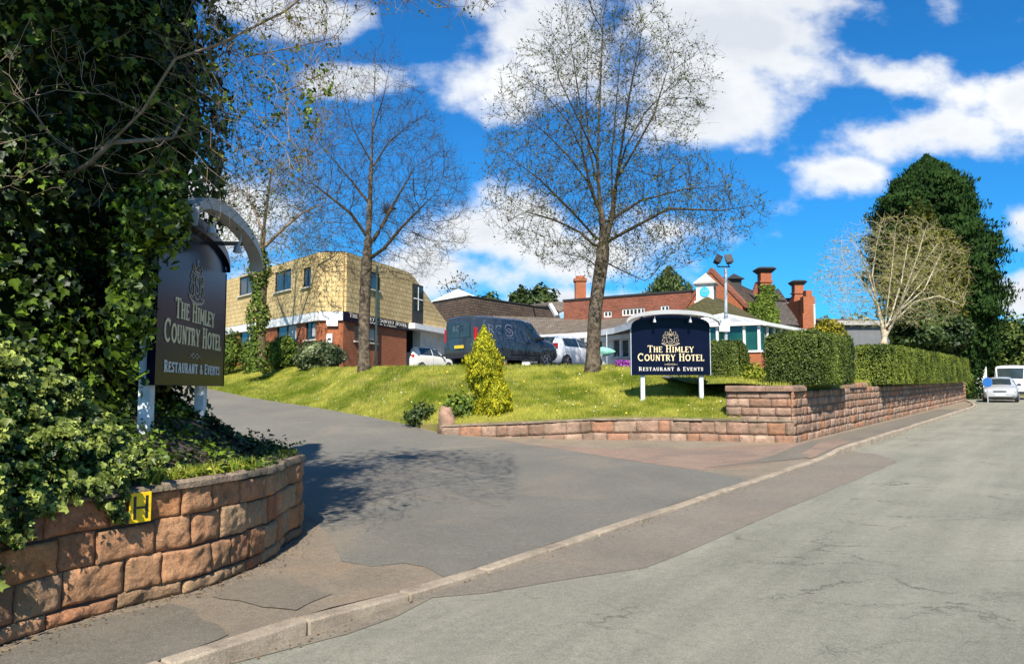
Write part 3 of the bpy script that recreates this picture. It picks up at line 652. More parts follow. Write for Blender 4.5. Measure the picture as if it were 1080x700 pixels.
# ------------------------------------------------------------------ lettering
def arc(cx, cy, rx, ry, a0, a1, n=10): return [(cx + rx * math.cos(R(a0 + (a1 - a0) * i / n)), cy + ry * math.sin(R(a0 + (a1 - a0) * i / n))) for i in range(n + 1)]
TK, TN = .17, .085
GL = {
 'T': (.74, [([(.37, 0), (.37, 1)], TK), ([(0, .955), (.74, .955)], TN), ([(.03, .97), (.03, .80)], TN), ([(.71, .97), (.71, .80)], TN), ([(.22, .035), (.52, .035)], .07)]),
 'H': (.80, [([(.16, 0), (.16, 1)], TK), ([(.64, 0), (.64, 1)], TK), ([(.16, .56), (.64, .56)], TN)] + [([(x - .15, y), (x + .15, y)], .07) for x in (.16, .64) for y in (.035, .965)]),
 'I': (.38, [([(.19, 0), (.19, 1)], TK)] + [([(.03, y), (.35, y)], .07) for y in (.035, .965)]),
 'E': (.66, [([(.16, 0), (.16, 1)], TK), ([(.02, .96), (.62, .96)], TN), ([(.16, .54), (.48, .54)], TN), ([(.02, .04), (.64, .04)], TN), ([(.6, .98), (.6, .82)], .07), ([(.62, .02), (.62, .2)], .07), ([(.48, .45), (.48, .63)], .06)]),
 'M': (1.0, [([(.13, 0), (.17, 1)], .11), ([(.87, 0), (.83, 1)], TK), ([(.17, .98), (.5, .2)], .15), ([(.5, .2), (.83, .98)], .09)] + [([(x - .12, .035), (x + .12, .035)], .07) for x in (.13, .87)]),
 'L': (.62, [([(.16, 0), (.16, 1)], TK), ([(.02, .04), (.6, .04)], TN), ([(.02, .965), (.3, .965)], .07), ([(.58, .02), (.58, .25)], .07)]),
 'Y': (.78, [([(.08, .98), (.39, .48)], TK), ([(.7, .98), (.39, .48)], .09), ([(.39, 0), (.39, .5)], TK), ([(.25, .035), (.53, .035)], .07), ([(0, .965), (.2, .965)], .07), ([(.6, .965), (.78, .965)], .07)]),
 'C': (.86, [(arc(.47, .5, .37, .45, 45, 315, 16), .15), ([(.74, .98), (.74, .7)], .07)]),
 'O': (.9, [(arc(.45, .5, .36, .45, 0, 360, 22), .15)]),
 'U': (.78, [([(.15, 1), (.15, .35)], TK), (arc(.385, .32, .235, .27, 180, 360, 8), .12), ([(.62, .32), (.62, 1)], .10)] + [([(x - .12, .965), (x + .12, .965)], .07) for x in (.15, .62)]),
 'N': (.84, [([(.15, 0), (.15, 1)], .10), ([(.15, .98), (.68, .04)], .16), ([(.68, 0), (.68, 1)], .10), ([(.02, .035), (.28, .035)], .07), ([(.55, .965), (.82, .965)], .07)]),
 'R': (.76, [([(.16, 0), (.16, 1)], TK), ([(.02, .955), (.4, .955)] + arc(.4, .73, .2, .225, 90, -90, 7) + [(.16, .505)], .10), ([(.36, .5), (.7, .02)], .15), ([(.02, .035), (.32, .035)], .07)]),
 'S': (.62, [(arc(.31, .74, .22, .21, 20, 200, 8) + [(.14, .62), (.46, .42)] + arc(.31, .25, .22, .21, 20, -160, 8), .12), ([(.53, .98), (.53, .75)], .06), ([(.08, .02), (.08, .25)], .06)]),
 'A': (.82, [([(.1, 0), (.4, .98)], .09), ([(.4, .98), (.72, 0)], TK), ([(.2, .34), (.6, .34)], TN), ([(0, .035), (.22, .035)], .07), ([(.58, .035), (.84, .035)], .07)]),
 'V': (.78, [([(.08, .98), (.39, .02)], TK), ([(.7, .98), (.39, .02)], .09), ([(0, .965), (.22, .965)], .07), ([(.58, .965), (.8, .965)], .07)]),
 '&': (.86, [([(.8, .06), (.28, .68)] + arc(.4, .78, .15, .17, 200, -20, 7) + [(.5, .64), (.18, .42)] + arc(.33, .26, .23, .22, 130, 300, 8) + [(.62, .2), (.74, .46)], .11)]),
 ' ': (.42, []),
}
def ribbon(mb, pts, th, tf, z0, z1):
    pts = [p for i, p in enumerate(pts) if i == 0 or (abs(p[0] - pts[i - 1][0]) + abs(p[1] - pts[i - 1][1])) > 1e-4]; n = len(pts)
    closed = n > 3 and math.hypot(pts[0][0] - pts[-1][0], pts[0][1] - pts[-1][1]) < 1e-3
    Lf, Rt = [], []
    for i, p in enumerate(pts):
        a = pts[i - 1] if i else (pts[-2] if closed else p); b = pts[i + 1] if i < n - 1 else (pts[1] if closed else p)
        dx, dy = b[0] - a[0], b[1] - a[1]; l = math.hypot(dx, dy) or 1; nx, ny = -dy / l * th / 2, dx / l * th / 2
        Lf.append((p[0] + nx, p[1] + ny)); Rt.append((p[0] - nx, p[1] - ny))
    vs = []
    for a, b in zip(Lf, Rt): vs += [tf(*a, z0), tf(*b, z0), tf(*b, z1), tf(*a, z1)]
    fs = [(4 * i + j, 4 * i + (j + 1) % 4, 4 * i + 4 + (j + 1) % 4, 4 * i + 4 + j) for i in range(n - 1) for j in range(4)] + [(0, 1, 2, 3), (4 * n - 1, 4 * n - 2, 4 * n - 3, 4 * n - 4)]
    mb.add(vs, fs)
def text_w(t, h, caps=1.25, sp=.10):
    w_ = 0; first = True
    for c in t: k = caps if (first and c != '&') else 1; w_ += (GL[c][0] + sp) * h * k; first = c == ' '
    return w_ - sp * h
def text(mb, t, cx, y, h, width, tf, caps=1.25, sp=.10, z0=0, z1=.006, bold=1):
    w0 = text_w(t, h, caps, sp); kx = width / w0; x = cx - width / 2; first = True; dz = 0
    for c in t:
        k = caps if (first and c != '&') else 1
        for pts, th in GL[c][1]:
            dz = (dz + 1) % 5
            ribbon(mb, [(x + p[0] * h * k * kx, y + p[1] * h * k - (k - 1) * h * .12) for p in pts], th * h * bold, tf, z0, z1 + dz * .0003)
        x += (GL[c][0] + sp) * h * k * kx; first = c == ' '
# ------------------------------------------------------------------ hotel signs
def hotel_sign(label, loc, rz, legs, glossy=True):
    r = empty('hotel_sign', loc, label, 'sign', 'matching arched hotel signs', rz)
    W2, SH, AP = 1.04, 1.26, 1.56
    outl = [(-W2, 0), (W2, 0), (W2, SH)] + [(W2 * math.cos(R(a)) * .98, SH + (AP - SH) * math.sin(R(a)) ** .9) for a in range(8, 173, 8)] + [(-W2, SH)]
    n = len(outl); mb = MB(); mb.add([(x, -.03, z) for x, z in outl] + [(x, .03, z) for x, z in outl], [tuple(range(n)), tuple(reversed(range(n, 2 * n)))] + [(i, n + i, n + (i + 1) % n, (i + 1) % n) for i in range(n)])
    mb.build('board', m_navy, r, local=True, bevel=.006)
    for sg in (-1, 1): MB().box(min(sg * (W2 + .001), sg * (W2 + .02)), max(sg * (W2 + .001), sg * (W2 + .02)), -.034, .034, .0, SH - .03).build('edge_trim', m_navy if rz > 1 else m_pgrey, r, local=True)
    for px, zl in legs:
        MB().box(px - .055, px + .055, .034, .13, -zl - .25, .9).build('post', m_post, r, local=True, bevel=.005)
    # arched canopy
    N_ = 28; vs = []
    for i in range(N_ + 1):
        a = math.pi * i / N_; x = -1.22 * math.cos(a); sn = max(0, math.sin(a)); z = 1.35 + .34 * sn ** .8; h_ = .06 + .05 * sn
        for y, dz in ((-.38, 0), (-.38, -h_), (-.24, -h_), (-.24, 0)): vs.append((x, y, z + dz))
    MB().add(vs, [(4 * i + k, 4 * i + (k + 1) % 4, 4 * i + 4 + (k + 1) % 4, 4 * i + 4 + k) for i in range(N_) for k in range(4)] + [tuple(range(4)), tuple(4 * N_ + k for k in reversed(range(4)))]).build('canopy', m_canopy, r, local=True, smooth=True)
    vs = []
    for i in range(N_ + 1):
        a = math.pi * i / N_; x = -W2 * .995 * math.cos(a); sn = max(0, math.sin(a)); z = SH + .004 + (AP - SH) * sn ** .9
        for y, dz in ((-.075, .03), (-.075, -.07 * sn - .02), (-.0301, -.07 * sn - .02), (-.0301, .03)): vs.append((x, y, z + dz))
    MB().add(vs, [(4 * i + k, 4 * i + (k + 1) % 4, 4 * i + 4 + (k + 1) % 4, 4 * i + 4 + k) for i in range(N_) for k in range(4)] + [tuple(range(4)), tuple(4 * N_ + k for k in reversed(range(4)))]).build('top_trim', m_navy, r, local=True, smooth=True)
    for x in (-.78, .78):
        b = MB().box(x - .02, x + .02, -.26, .05, 1.50, 1.54); b.box(x - .025, x + .025, -.02, .05, 1.28, 1.56); b.build('bracket', m_grey, r, local=True)
    for x in (-.47, .47):
        b = MB().tube([(x, -.31, 1.60), (x, -.31, 1.5), (x, -.29, 1.44)], .012, 6); b.lathe([(.015, .0), (.03, -.02), (.045, -.09)], (x, -.28, 1.46), 10); b.build('spotlight', m_pgrey, r, local=True)
    tf = lambda x, y, z: (x, -.031 - z, y)
    t = MB(); text(t, 'THE HIMLEY', 0, .60, .150, 1.22, tf, 1.22, bold=1.1); text(t, 'COUNTRY HOTEL', 0, .375, .165, 1.76, tf, 1.22, bold=1.1); t.build('hotel_name', m_letter, r, local=True, fix=True)
    t = MB(); text(t, 'RESTAURANT & EVENTS', 0, .115, .088, 1.70, tf, 1.15, sp=.2, bold=1.15); t.build('lower_line', m_letterw, r, local=True)
    # heraldic crest: crown, shield with a letter curl, scrolled mantling and motto ribbon
    c = MB(); oy = .985; q = lambda L, th: ribbon(c, [(x, y + oy) for x, y in L], th, tf, 0, .004 + .0002 * (len(c.f) % 7))
    q([(-.075, .10), (.075, .10)], .02); q([(-.07, .10), (-.095, .16), (-.045, .125), (0, .19), (.045, .125), (.095, .16), (.07, .10)], .014); q(arc(0, .205, .014, .014, 0, 360, 8), .014)
    q([(-.10, .07), (-.10, -.05)] + arc(0, -.05, .10, .11, 180, 360, 12) + [(.10, .07), (-.10, .07)], .014)
    q(arc(0, .015, .045, .04, 30, 230, 8) + arc(0, -.065, .045, .04, 50, -150, 8), .016)
    for sg in (-1, 1):
        q([(sg * .11, .075), (sg * .17, .09), (sg * .205, .03), (sg * .15, .0), (sg * .145, .045)], .013)
        q([(sg * .11, -.02), (sg * .19, -.01), (sg * .22, -.08), (sg * .165, -.11), (sg * .15, -.06)], .013)
        q([(sg * .09, -.11), (sg * .14, -.15), (sg * .21, -.135)], .013); q([(sg * .12, .10), (sg * .15, .14), (sg * .12, .165)], .011)
    q([(-.24, -.145), (-.16, -.185), (0, -.205), (.16, -.185), (.24, -.145)], .026)
    c.build('crest', m_crest, r, local=True)
    c = MB(); q = lambda L, th: ribbon(c, [(x, y + .28) for x, y in L], th, tf, 0, .004 + .0002 * (len(c.f) % 7))
    q([(-.13, 0), (-.05, .028), (0, 0), (.05, .028), (.13, 0)], .012); q([(-.13, .005), (-.05, -.022), (0, .004), (.05, -.022), (.13, .005)], .010); q([(-.17, .02), (-.13, 0), (-.17, -.018)], .008); q([(.17, .02), (.13, 0), (.17, -.018)], .008)
    c.build('flourish', m_crest, r, local=True)
    return r
hotel_sign('dark arched hotel sign in the shade of the ivy tree, standing in the planter', (-3.06, 7.24, 1.63), R(96.3), [(-.90, .5), (.62, .42)])
sgz = P(707.5, 395.5, 20)
lg = []
for u, v in ((678, 421), (740.5, 432)):
    x = P(u, v, 20.05).x - sgz.x; lg.append((x, sgz.z - drop(sgz.x + x, 20.08)))
hotel_sign('navy arched hotel sign standing in full sun on the grass bank', tuple(sgz), R(1.5), lg)
# hydrant plate on the planter wall
def wall_s(u):
    best = min(range(400), key=lambda i: abs((lambda p: 540 + F * p.x / p.y)(pw_at(pw_T * i / 400 * .6)[0]) - u)); return pw_T * best / 400 * .6
hs = wall_s(148); hp, hn = pw_at(hs); hz = P(148, 534, hp.y).z
r = empty('hydrant_plate', (hp.x + hn.x * .055, hp.y + hn.y * .055, hz), 'yellow plate with a black letter H on the curved stone wall', 'sign', rz=math.atan2(hn.y, hn.x) + math.pi / 2)
MB().box(-.076, .076, -.004, .012, -.10, .10).build('plate', m_hplate, r, local=True, bevel=.003)
tf = lambda x, y, z: (x, -.0045 - z, y)
t = MB()
ribbon(t, [(-.042, -.075), (-.042, .078)], .019, tf, 0, .002); ribbon(t, [(.042, -.075), (.042, .078)], .019, tf, 0, .002); ribbon(t, [(-.04, .0), (.04, .0)], .014, tf, 0, .0024)
t.build('letter', m_black, r, local=True)
# ------------------------------------------------------------------ buildings
def frame(p0, p1):
    p0, p1 = Vector(p0[:2]), Vector(p1[:2]); t = (p1 - p0).normalized(); return (p0, t, Vector((t.y, -t.x))), (p1 - p0).length
def upar(Fr, u):
    o, t, n = Fr; a = (u - 540) / F; return (a * o.y - o.x) / (t.x - a * t.y)
def fz(Fr, u, v):
    a = upar(Fr, u); y = Fr[0].y + Fr[1].y * a; return P(u, v, y).z
def rpx(Fr, u0, v0, u1, v1):
    um = (u0 + u1) / 2; return upar(Fr, u0), upar(Fr, u1), fz(Fr, um, v1), fz(Fr, um, v0)
def facade(Fr, a0, a1, z0, z1, holes, name, mat, root, d=0, th=.25, reveal=.12):
    mb = MB(); xs = sorted({a0, a1, *[h[0] for h in holes], *[h[1] for h in holes]}); zs = sorted({z0, z1, *[h[2] for h in holes], *[h[3] for h in holes]})
    for i in range(len(xs) - 1):
        for j in range(len(zs) - 1):
            xm, zm = (xs[i] + xs[i + 1]) / 2, (zs[j] + zs[j + 1]) / 2
            if any(h[0] < xm < h[1] and h[2] < zm < h[3] for h in holes): continue
            if xm < a0 or xm > a1 or zm < z0 or zm > z1: continue
            mb.fbox(Fr, xs[i], xs[i + 1], d - th, d, zs[j], zs[j + 1])
    return mb
def clean(mb):   # remove the internal faces shared by neighbouring boxes
    key = {}
    for f in mb.f:
        k = tuple(sorted(tuple(round(c, 3) for c in mb.v[i]) for i in f)); key[k] = key.get(k, 0) + 1
    mb.f = [f for f in mb.f if key[tuple(sorted(tuple(round(c, 3) for c in mb.v[i]) for i in f))] == 1]; return mb
def window(Fr, h, root, d=0, mull=1, trans=0, fm=None, gm=None, fw=.06, sill=True, curtain=False, name='window'):
    a0, a1, z0, z1 = h; mb = MB(); dd = d - .09
    for x0, x1, y0, y1 in ((a0, a1, z0, z0 + fw), (a0, a1, z1 - fw, z1), (a0, a0 + fw, z0 + fw, z1 - fw), (a1 - fw, a1, z0 + fw, z1 - fw)): mb.fbox(Fr, x0 + .002, x1 - .002, dd, dd + .05, y0 + .002, y1 - .002)
    for k in range(mull): x = a0 + (a1 - a0) * (k + 1) / (mull + 1); mb.fbox(Fr, x - fw / 2, x + fw / 2, dd, dd + .045, z0 + fw, z1 - fw)
    for k in range(trans): z = z1 - (z1 - z0) * .3 * (k + 1); mb.fbox(Fr, a0 + fw, a1 - fw, dd, dd + .043, z - .02, z + .02)
    w_ = mb.build(name, fm or m_dark, root)
    MB().fbox(Fr, a0 + .01, a1 - .01, dd - .02, dd + .012, z0 + .01, z1 - .01).build('pane', gm or m_glass, w_)
    if curtain: MB().fbox(Fr, a0 + (a1 - a0) * .55, a1 - .12, dd + .0122, dd + .016, z0 + .15, z1 - .15).build('blind', m_curtain, w_)
    if sill: MB().fbox(Fr, a0 - .08, a1 + .08, d - .05, d + .09, z0 - .07, z0 - .002).build('sill', m_cream, w_)
    return w_
# --- two storey building, brick below and yellow hung tiles above
A, B, C, D = (-19.5, 47.7), (-8.97, 35.2), (-7.83, 35.1), (-3.84, 47.3)
ZE, ZT, ZB = 5.19, 7.95, 2.3
br = empty('annexe_building', (-11, 44, 2.3), 'two storey building with orange brick below and yellow hung tiles above', 'building')
Fl, Ll = frame(A, B); Fm, Lm = frame(B, C); Fr_, Lr = frame(C, D)
gl = [rpx(Fl, 252, 346, 268, 365), rpx(Fl, 291, 341.5, 312, 361), rpx(Fl, 321.5, 339, 332, 358)]
ul = [rpx(Fl, 252.5, 291, 268, 311), rpx(Fl, 290.5, 285.5, 308, 307), rpx(Fl, 320.5, 282.5, 329, 303)]
gr = [rpx(Fr_, 373.5, 343.5, 397, 360.5)]; ur = [rpx(Fr_, 376.5, 286, 397, 304.5)]
zb = ZE - .42; po = upar(Fr_, 428.5)
mb = facade(Fl, 0, Ll, ZB, zb, gl, '', 0, 0); mb2 = facade(Fm, 0, Lm, ZB, zb, [], '', 0, 0); mb3 = facade(Fr_, 0, po, ZB, zb, gr, '', 0, 0)
for q in (mb2, mb3): mb.add(q.v, q.f)
clean(mb).build('brick_wall', m_brick, br, uv=True)
for h in gl: window(Fl, h, br, curtain=True)
for h in gr: window(Fr_, h, br, curtain=True, mull=2)
mb = MB(); mb.fbox(Fl, 0, Ll, -.25, .125, zb, ZE - .002); mb.fbox(Fm, 0, Lm, -.25, .125, zb, ZE - .002); mb.build('white_band', m_white, br)
dp = .14
mb = facade(Fl, 0, Ll + .05, ZE, ZT, ul, '', 0, 0, d=dp); q = facade(Fm, -.04, Lm + .02, ZE, ZT, [], '', 0, 0, d=dp); mb.add(q.v, q.f); q = facade(Fr_, 0, Lr * .5, ZE, ZT, ur, '', 0, 0, d=dp); mb.add(q.v, q.f)
qq = lambda a, d, z: Vector((C[0] + Fr_[1].x * a + Fr_[2].x * d, C[1] + Fr_[1].y * a + Fr_[2].y * d, z))
mb.slab([qq(Lr * .5, dp, ZE), qq(Lr, dp, ZE), qq(Lr * .535, dp, ZT), qq(Lr * .5, dp, ZT)], .25)
clean(mb).build('tile_cladding', m_clad, br, uv=True)
for h in ul: window(Fl, h, br, d=dp)
for h in ur: window(Fr_, h, br, d=dp)
sw = rpx(Fr_, 432.5, 301, 442, 335)
mb = MB().fbox(Fr_, sw[0] - .12, sw[1] + .12, dp + .004, dp + .03, sw[2] - .5, sw[3] + .05); w_ = mb.build('window', m_dark, br, bevel=.01)
MB().fbox(Fr_, sw[0] + .02, sw[1] - .02, dp + .032, dp + .05, sw[2] + .4, sw[3] - .1).build('pane', m_glass, w_)
mb = MB().fbox(Fr_, (sw[0] + sw[1]) / 2 - .03, (sw[0] + sw[1]) / 2 + .03, dp + .052, dp + .07, sw[2] + .4, sw[3] - .1); mb.fbox(Fr_, sw[0], sw[1], dp + .052, dp + .069, sw[2] + 1.0, sw[2] + 1.07); mb.build('glazing_bar', m_white, w_)
# roof: flat behind a thin edge, end slope tiled
E_, F_ = (-12.5, 57.5), (-22, 53.5)
tD = Vector(C) + (Vector(D) - Vector(C)) * .535; tE = Vector((-14.5, 51.5))
MB().prism([A, B, C, (tD.x, tD.y), (tE.x, tE.y), F_], ZT + .002, ZT + .07).build('roof_edge', m_dark, br)
MB().slab([(tD.x + .02, tD.y, ZT), (D[0], D[1], ZE), (E_[0], E_[1], ZE), (tE.x, tE.y, ZT)][::-1], .06).build('end_roof', m_tile, br, uv=True)
mb = MB(); mb.prism([(F_[0], F_[1]), (A[0] + .3, A[1] + .3), (A[0] + .6, A[1] + .5), (F_[0] + .3, F_[1])], ZB, ZT - .01); mb.prism([F_, (F_[0] + .2, F_[1] - .2), (E_[0], E_[1] - .2), E_], ZB, ZE - .01); mb.prism([(D[0] - .3, D[1] + .3), (D[0] - .02, D[1] + .3), E_, (E_[0] - .3, E_[1])], ZB, ZE - .01); mb.build('rear_wall', m_brick, br, uv=True)
# porch: white fascia, dark opening, cream wall
fa_ = rpx(Fr_, 428.5, 342, 473, 348); zf = fz(Fr_, 450, 348)
MB().fbox(Fr_, po, Lr + .1, -.3, .5, ZE - .30, ZE - .004).build('porch_fascia', m_white, br)
o2 = upar(Fr_, 443.5)
mb = MB().fbox(Fr_, o2, Lr, -.5, -.02, ZB, ZE - .31); mb.build('porch_wall', m_cream, br)
mb = MB().fbox(Fr_, po, o2, -2.2, -2.0, ZB, ZE - .31); mb.fbox(Fr_, o2, o2 + .1, -2.0, -.51, ZB, ZE - .31); mb.build('porch_recess', m_dark, br)
# dark sign band with lettering on the right face
s1 = po + .1
sb = MB().fbox(Fr_, -.02, s1, .004, .12, zb - .02, ZE - .003).build('sign_board', m_navy, br)
def tfF(Fr, d): return lambda x, y, z: (Fr[0].x + Fr[1].x * x + Fr[2].x * (d + z), Fr[0].y + Fr[1].y * x + Fr[2].y * (d + z), y)
t = MB(); ca, cb_ = upar(Fr_, 380), upar(Fr_, 427)
text(t, 'THE HIMLEY COUNTRY HOTEL', (ca + cb_) / 2 - .7, zb + .19, .17, (cb_ - ca) * 1.25, tfF(Fr_, .121), 1.2, z1=.012); text(t, 'RESTAURANT & EVENTS', (ca + cb_) / 2 - .6, zb + .05, .08, (cb_ - ca) * .7, tfF(Fr_, .121), 1, z1=.012)
t.build('lettering', m_letterw, sb)
dpx = upar(Fr_, 391.5); q = Vector((*(Fr_[0] + Fr_[1] * dpx + Fr_[2] * .25), 0))
MB().tube([(q.x, q.y, ZB), (q.x, q.y, ZT - .2)], .06, 8).build('drainpipe', M('green_pipe', (.03, .06, .055), (.02, .05, .045), 4, .5), br)
for u0, v0, u1, v1, mm in ((344.5, 337, 356.5, 344, m_white), (345, 352, 351, 361.5, m_wplate)):
    h = rpx(Fm, u0, v0, u1, v1); MB().fbox(Fm, h[0], h[1], .055, .15, h[2], h[3]).build('wall_plate', mm, br)
MB().fbox(Fm, rpx(Fm, 346.2, 354, 349.8, 359)[0], rpx(Fm, 346.2, 354, 349.8, 359)[1],   .1502, .154, fz(Fm, 348, 359), fz(Fm, 348, 356.5)).build('plate_symbol', m_dark, br)
# --- dark mansard hall behind
hr = empty('function_hall', (-1, 58, 2.4), 'dark brown tiled hall with a glazed pyramid rooflight behind the parked van', 'building')
c0, cl, cr_ = P(495, 313, 52), P(455, 319.5, 56), P(588, 328.5, 61)
zt = c0.z
fp = [Vector((cl.x, cl.y)), Vector((c0.x, c0.y)), Vector((cr_.x, cr_.y)), Vector((cr_.x - 8, cr_.y + 8)), Vector((cl.x - 2, cl.y + 14))]
cen = sum(fp, Vector((0, 0))) / 5
bot = [p + (p - cen).normalized() * .9 for p in fp]
mb = MB(); n5 = 5
mb.add([(p.x, p.y, zt - 2.6) for p in bot] + [(p.x, p.y, zt) for p in fp], [(i, (i + 1) % 5, 5 + (i + 1) % 5, 5 + i) for i in range(5)] + [(5, 6, 7, 8, 9)])
mb.build('mansard_roof', m_tile, hr, uv=True)
MB().prism([(p.x, p.y) for p in [cen + (q - cen) * .97 for q in bot]], 2.3, zt - 2.61).build('wall', m_brickold, hr, uv=True)
MB().prism([(p.x, p.y) for p in [cen + (q - cen) * 1.01 for q in fp]], zt + .003, zt + .1).build('roof_edge', m_dark, hr)
pa = P(483, 306, 58); mb = MB(); pw_ = 2.6
bs = [Vector((pa.x + x, pa.y + y, zt + .12)) for x, y in ((-1.9, -1.6), (2.6, -1.0), (2.2, 2.6), (-2.0, 2.6))]
mb.add(bs + [pa], [(0, 1, 4), (1, 2, 4), (2, 3, 4), (3, 0, 4), (3, 2, 1, 0)]); py = mb.build('rooflight', m_lead, hr)
mb = MB(); 
for i in range(4):
    mb.tube([bs[i], pa + Vector((0, 0, .03))], .06, 5)
    for k in range(1, 5): mb.tube([bs[i].lerp(bs[(i + 1) % 4], k / 5), pa], .03, 4)
mb.build('glazing_bar', m_white, py)
# pale roof slope with a white bargeboard to the right of the hall
sh = empty('low_gabled_outbuilding', tuple(P(590, 345, 52)), 'pale gabled roof with white boards between hall and brick wing', 'building')
a, b, c, d = P(553, 322, 56), P(582, 318, 52), P(600, 319, 54), P(600, 332, 51)
MB().slab([P(556, 321.5, 60), P(578, 318.5, 54), P(600, 318, 55), P(602, 325, 53), P(590, 329, 52.5), P(581, 322, 52.6)][::-1], .12).build('roof', m_tileg, sh, uv=True)
MB().tube([P(580, 321, 52.5), P(587, 333, 52)], .16, 4).build('bargeboard', m_white, sh)
x0, x1 = P(582, 330, 53).x, P(604, 330, 53).x
MB().box(x0, x1, 53, 56, 2.4, 6.3).build('wall', m_cream, sh)
# --- red brick wing with chimney
wg = empty('brick_wing', (6.5, 46, 2.4), 'long red brick wing with parapet, tiny white windows and square chimney', 'building')
W0, W1 = P(594.5, 318, 46), P(729, 307.5, 41.2)
Fw, Lw = frame(W0, W1); zw0, zw1 = W0.z, W1.z
hw = [rpx(Fw, 637, 328, 645.5, 334.5), rpx(Fw, 656.5, 325, 680.5, 332.5), rpx(Fw, 697.5, 322, 706.5, 328)]
mb = facade(Fw, 0, Lw, 2.4, min(zw0, zw1) - .05, hw, '', 0, 0, th=.3); 
q = lambda a, d, z: Vector((Fw[0].x + Fw[1].x * a + Fw[2].x * d, Fw[0].y + Fw[1].y * a + Fw[2].y * d, z))
zz = min(zw0, zw1) - .05
mb.hull8([q(0, 0, zz), q(Lw, 0, zz), q(Lw, -.3, zz), q(0, -.3, zz)], [q(0, 0, zw0), q(Lw, 0, zw1), q(Lw, -.3, zw1), q(0, -.3, zw0)])
mb.hull8([q(Lw - .3, -.3, 2.4), q(Lw, -.3, 2.4), q(Lw + 1.5, -5, 2.4), q(Lw + 1.2, -5, 2.4)], [q(Lw - .3, -.3, zw1), q(Lw, -.3, zw1), q(Lw + 1.5, -5, zw1 - .1), q(Lw + 1.2, -5, zw1 - .1)])
mb.hull8([q(0, -.3, 2.4), q(.3, -.3, 2.4), q(.3, -6, 2.4), q(0, -6, 2.4)], [q(0, -.3, zw0), q(.3, -.3, zw0), q(.3, -6, zw0), q(0, -6, zw0)])
clean(mb).build('brick_wall', m_brickold, wg, uv=True)
mb = MB().hull8([q(-.05, .05, zw0 + .003), q(Lw + .05, .05, zw1 + .003), q(Lw, -.35, zw1 + .003), q(0, -.35, zw0 + .003)], [q(-.05, .05, zw0 + .12), q(Lw + .05, .05, zw1 + .12), q(Lw, -.35, zw1 + .12), q(0, -.35, zw0 + .12)]); mb.build('parapet_coping', m_dark, wg)
MB().fbox(Fw, .2, Lw - .3, -6, -.3, 5.2, 5.4).build('roof', m_tileg, wg, uv=True)
for i, h in enumerate(hw): window(Fw, h, wg, mull=(1, 5, 1)[i], fm=m_white, sill=False, fw=.07)
ch = P(612, 305, 47)
mb = MB(); mb.box(ch.x - .33, ch.x + .33, ch.y - .3, ch.y + .35, 5.5, P(612, 297, 47).z); mb.box(ch.x - .40, ch.x + .40, ch.y - .37, ch.y + .42, P(612, 297, 47).z, P(612, 294, 47).z); mb.box(ch.x - .25, ch.x + .25, ch.y - .3, ch.y + .35, P(612, 294, 47).z, P(612, 291.5, 47).z)
mb.build('chimney', m_bricko, wg, uv=True)
# --- low white extension with mossy grey roof
ex = empty('low_extension', (3.5, 41, 2.4), 'low white extension with mossy grey tiled roof and white fascia', 'building')
ev = [P(535, 354.5, 44), P(590, 353.5, 42), P(622, 350.5, 40.5), P(648, 344, 37.5), P(672, 336.5, 33.6), P(700, 334, 33.2)]
for p in ev: p.z = 4.6
ev = [Vector((p.x, p.y, 4.6)) for p in ev]
rdg = [P(520, 333, 50), P(596, 335.5, 46.2), P(622, 336, 45.2), P(665, 334, 43.6), P(700, 331, 42.2), P(729, 329, 41.4)]
mb = MB(); n = 6; mb.add(ev + rdg, [(i, i + 1, n + i + 1, n + i) for i in range(n - 1)]); mb.build('roof', m_tileg, ex, uv=True)
mb = MB()
for i in range(5):
    p, q_ = ev[i], ev[i + 1]; t = (q_ - p).normalized(); nn = Vector((t.y, -t.x, 0))
    mb.hull8([p + Vector((0, 0, -.26)) + nn * .02, q_ + Vector((0, 0, -.26)) + nn * .02, q_ + Vector((0, 0, -.26)) - nn * .05, p + Vector((0, 0, -.26)) - nn * .05], [p + Vector((0, 0, .04)) + nn * .02, q_ + Vector((0, 0, .04)) + nn * .02, q_ + Vector((0, 0, .04)) - nn * .05, p + Vector((0, 0, .04)) - nn * .05])
mb.build('fascia', m_white, ex)
Fe, Le = frame(ev[0] + Vector((0, .6, 0)), ev[2] + Vector((0, .6, 0))); Fe2, Le2 = frame(P(621, 350, 41.0), P(672, 345, 37.2))
h1 = [rpx(Fe, 600, 359, 614, 372)]
h2 = [rpx(Fe2, 625, 358, 635, 375), rpx(Fe2, 646, 357.5, 653.5, 377), rpx(Fe2, 655, 357.5, 663, 377)]
mb = facade(Fe, 0, Le, 2.4, 4.5, h1, '', 0, 0, th=.2); q2 = facade(Fe2, 0, Le2, 2.4, 4.5, h2, '', 0, 0, th=.2); mb.add(q2.v, q2.f); clean(mb).build('white_wall', m_white, ex)
window(Fe, h1[0], ex, fm=m_white); 
for h in h2: window(Fe2, h, ex, fm=m_white, mull=0)
mb = MB().fbox(Fe2, .1, Le2, .0, .35, 4.1, 4.32); mb.build('canopy', m_white, ex)
pr = P(640, 368, 36.2)
um = empty('folded_parasol', (pr.x, pr.y, 2.45), 'pale green folded parasol beside the white extension windows', 'parasol')
MB().lathe([(.02, 0), (.02, 1.9)], (pr.x, pr.y, 2.45), 8).build('pole', m_post, um)
mb = MB(); mb.lathe([(.06, 0), (.16, .08), (.19, .25), (.13, .6), (.03, .85)], (0, 0, 0), 12)
mb.v = [(pr.x - .45 + p[2] * 1.0, pr.y + p[1], pr.z - .12 + p[0] * 1.2) for p in mb.v]; mb.build('canopy', m_teal, um, smooth=True)
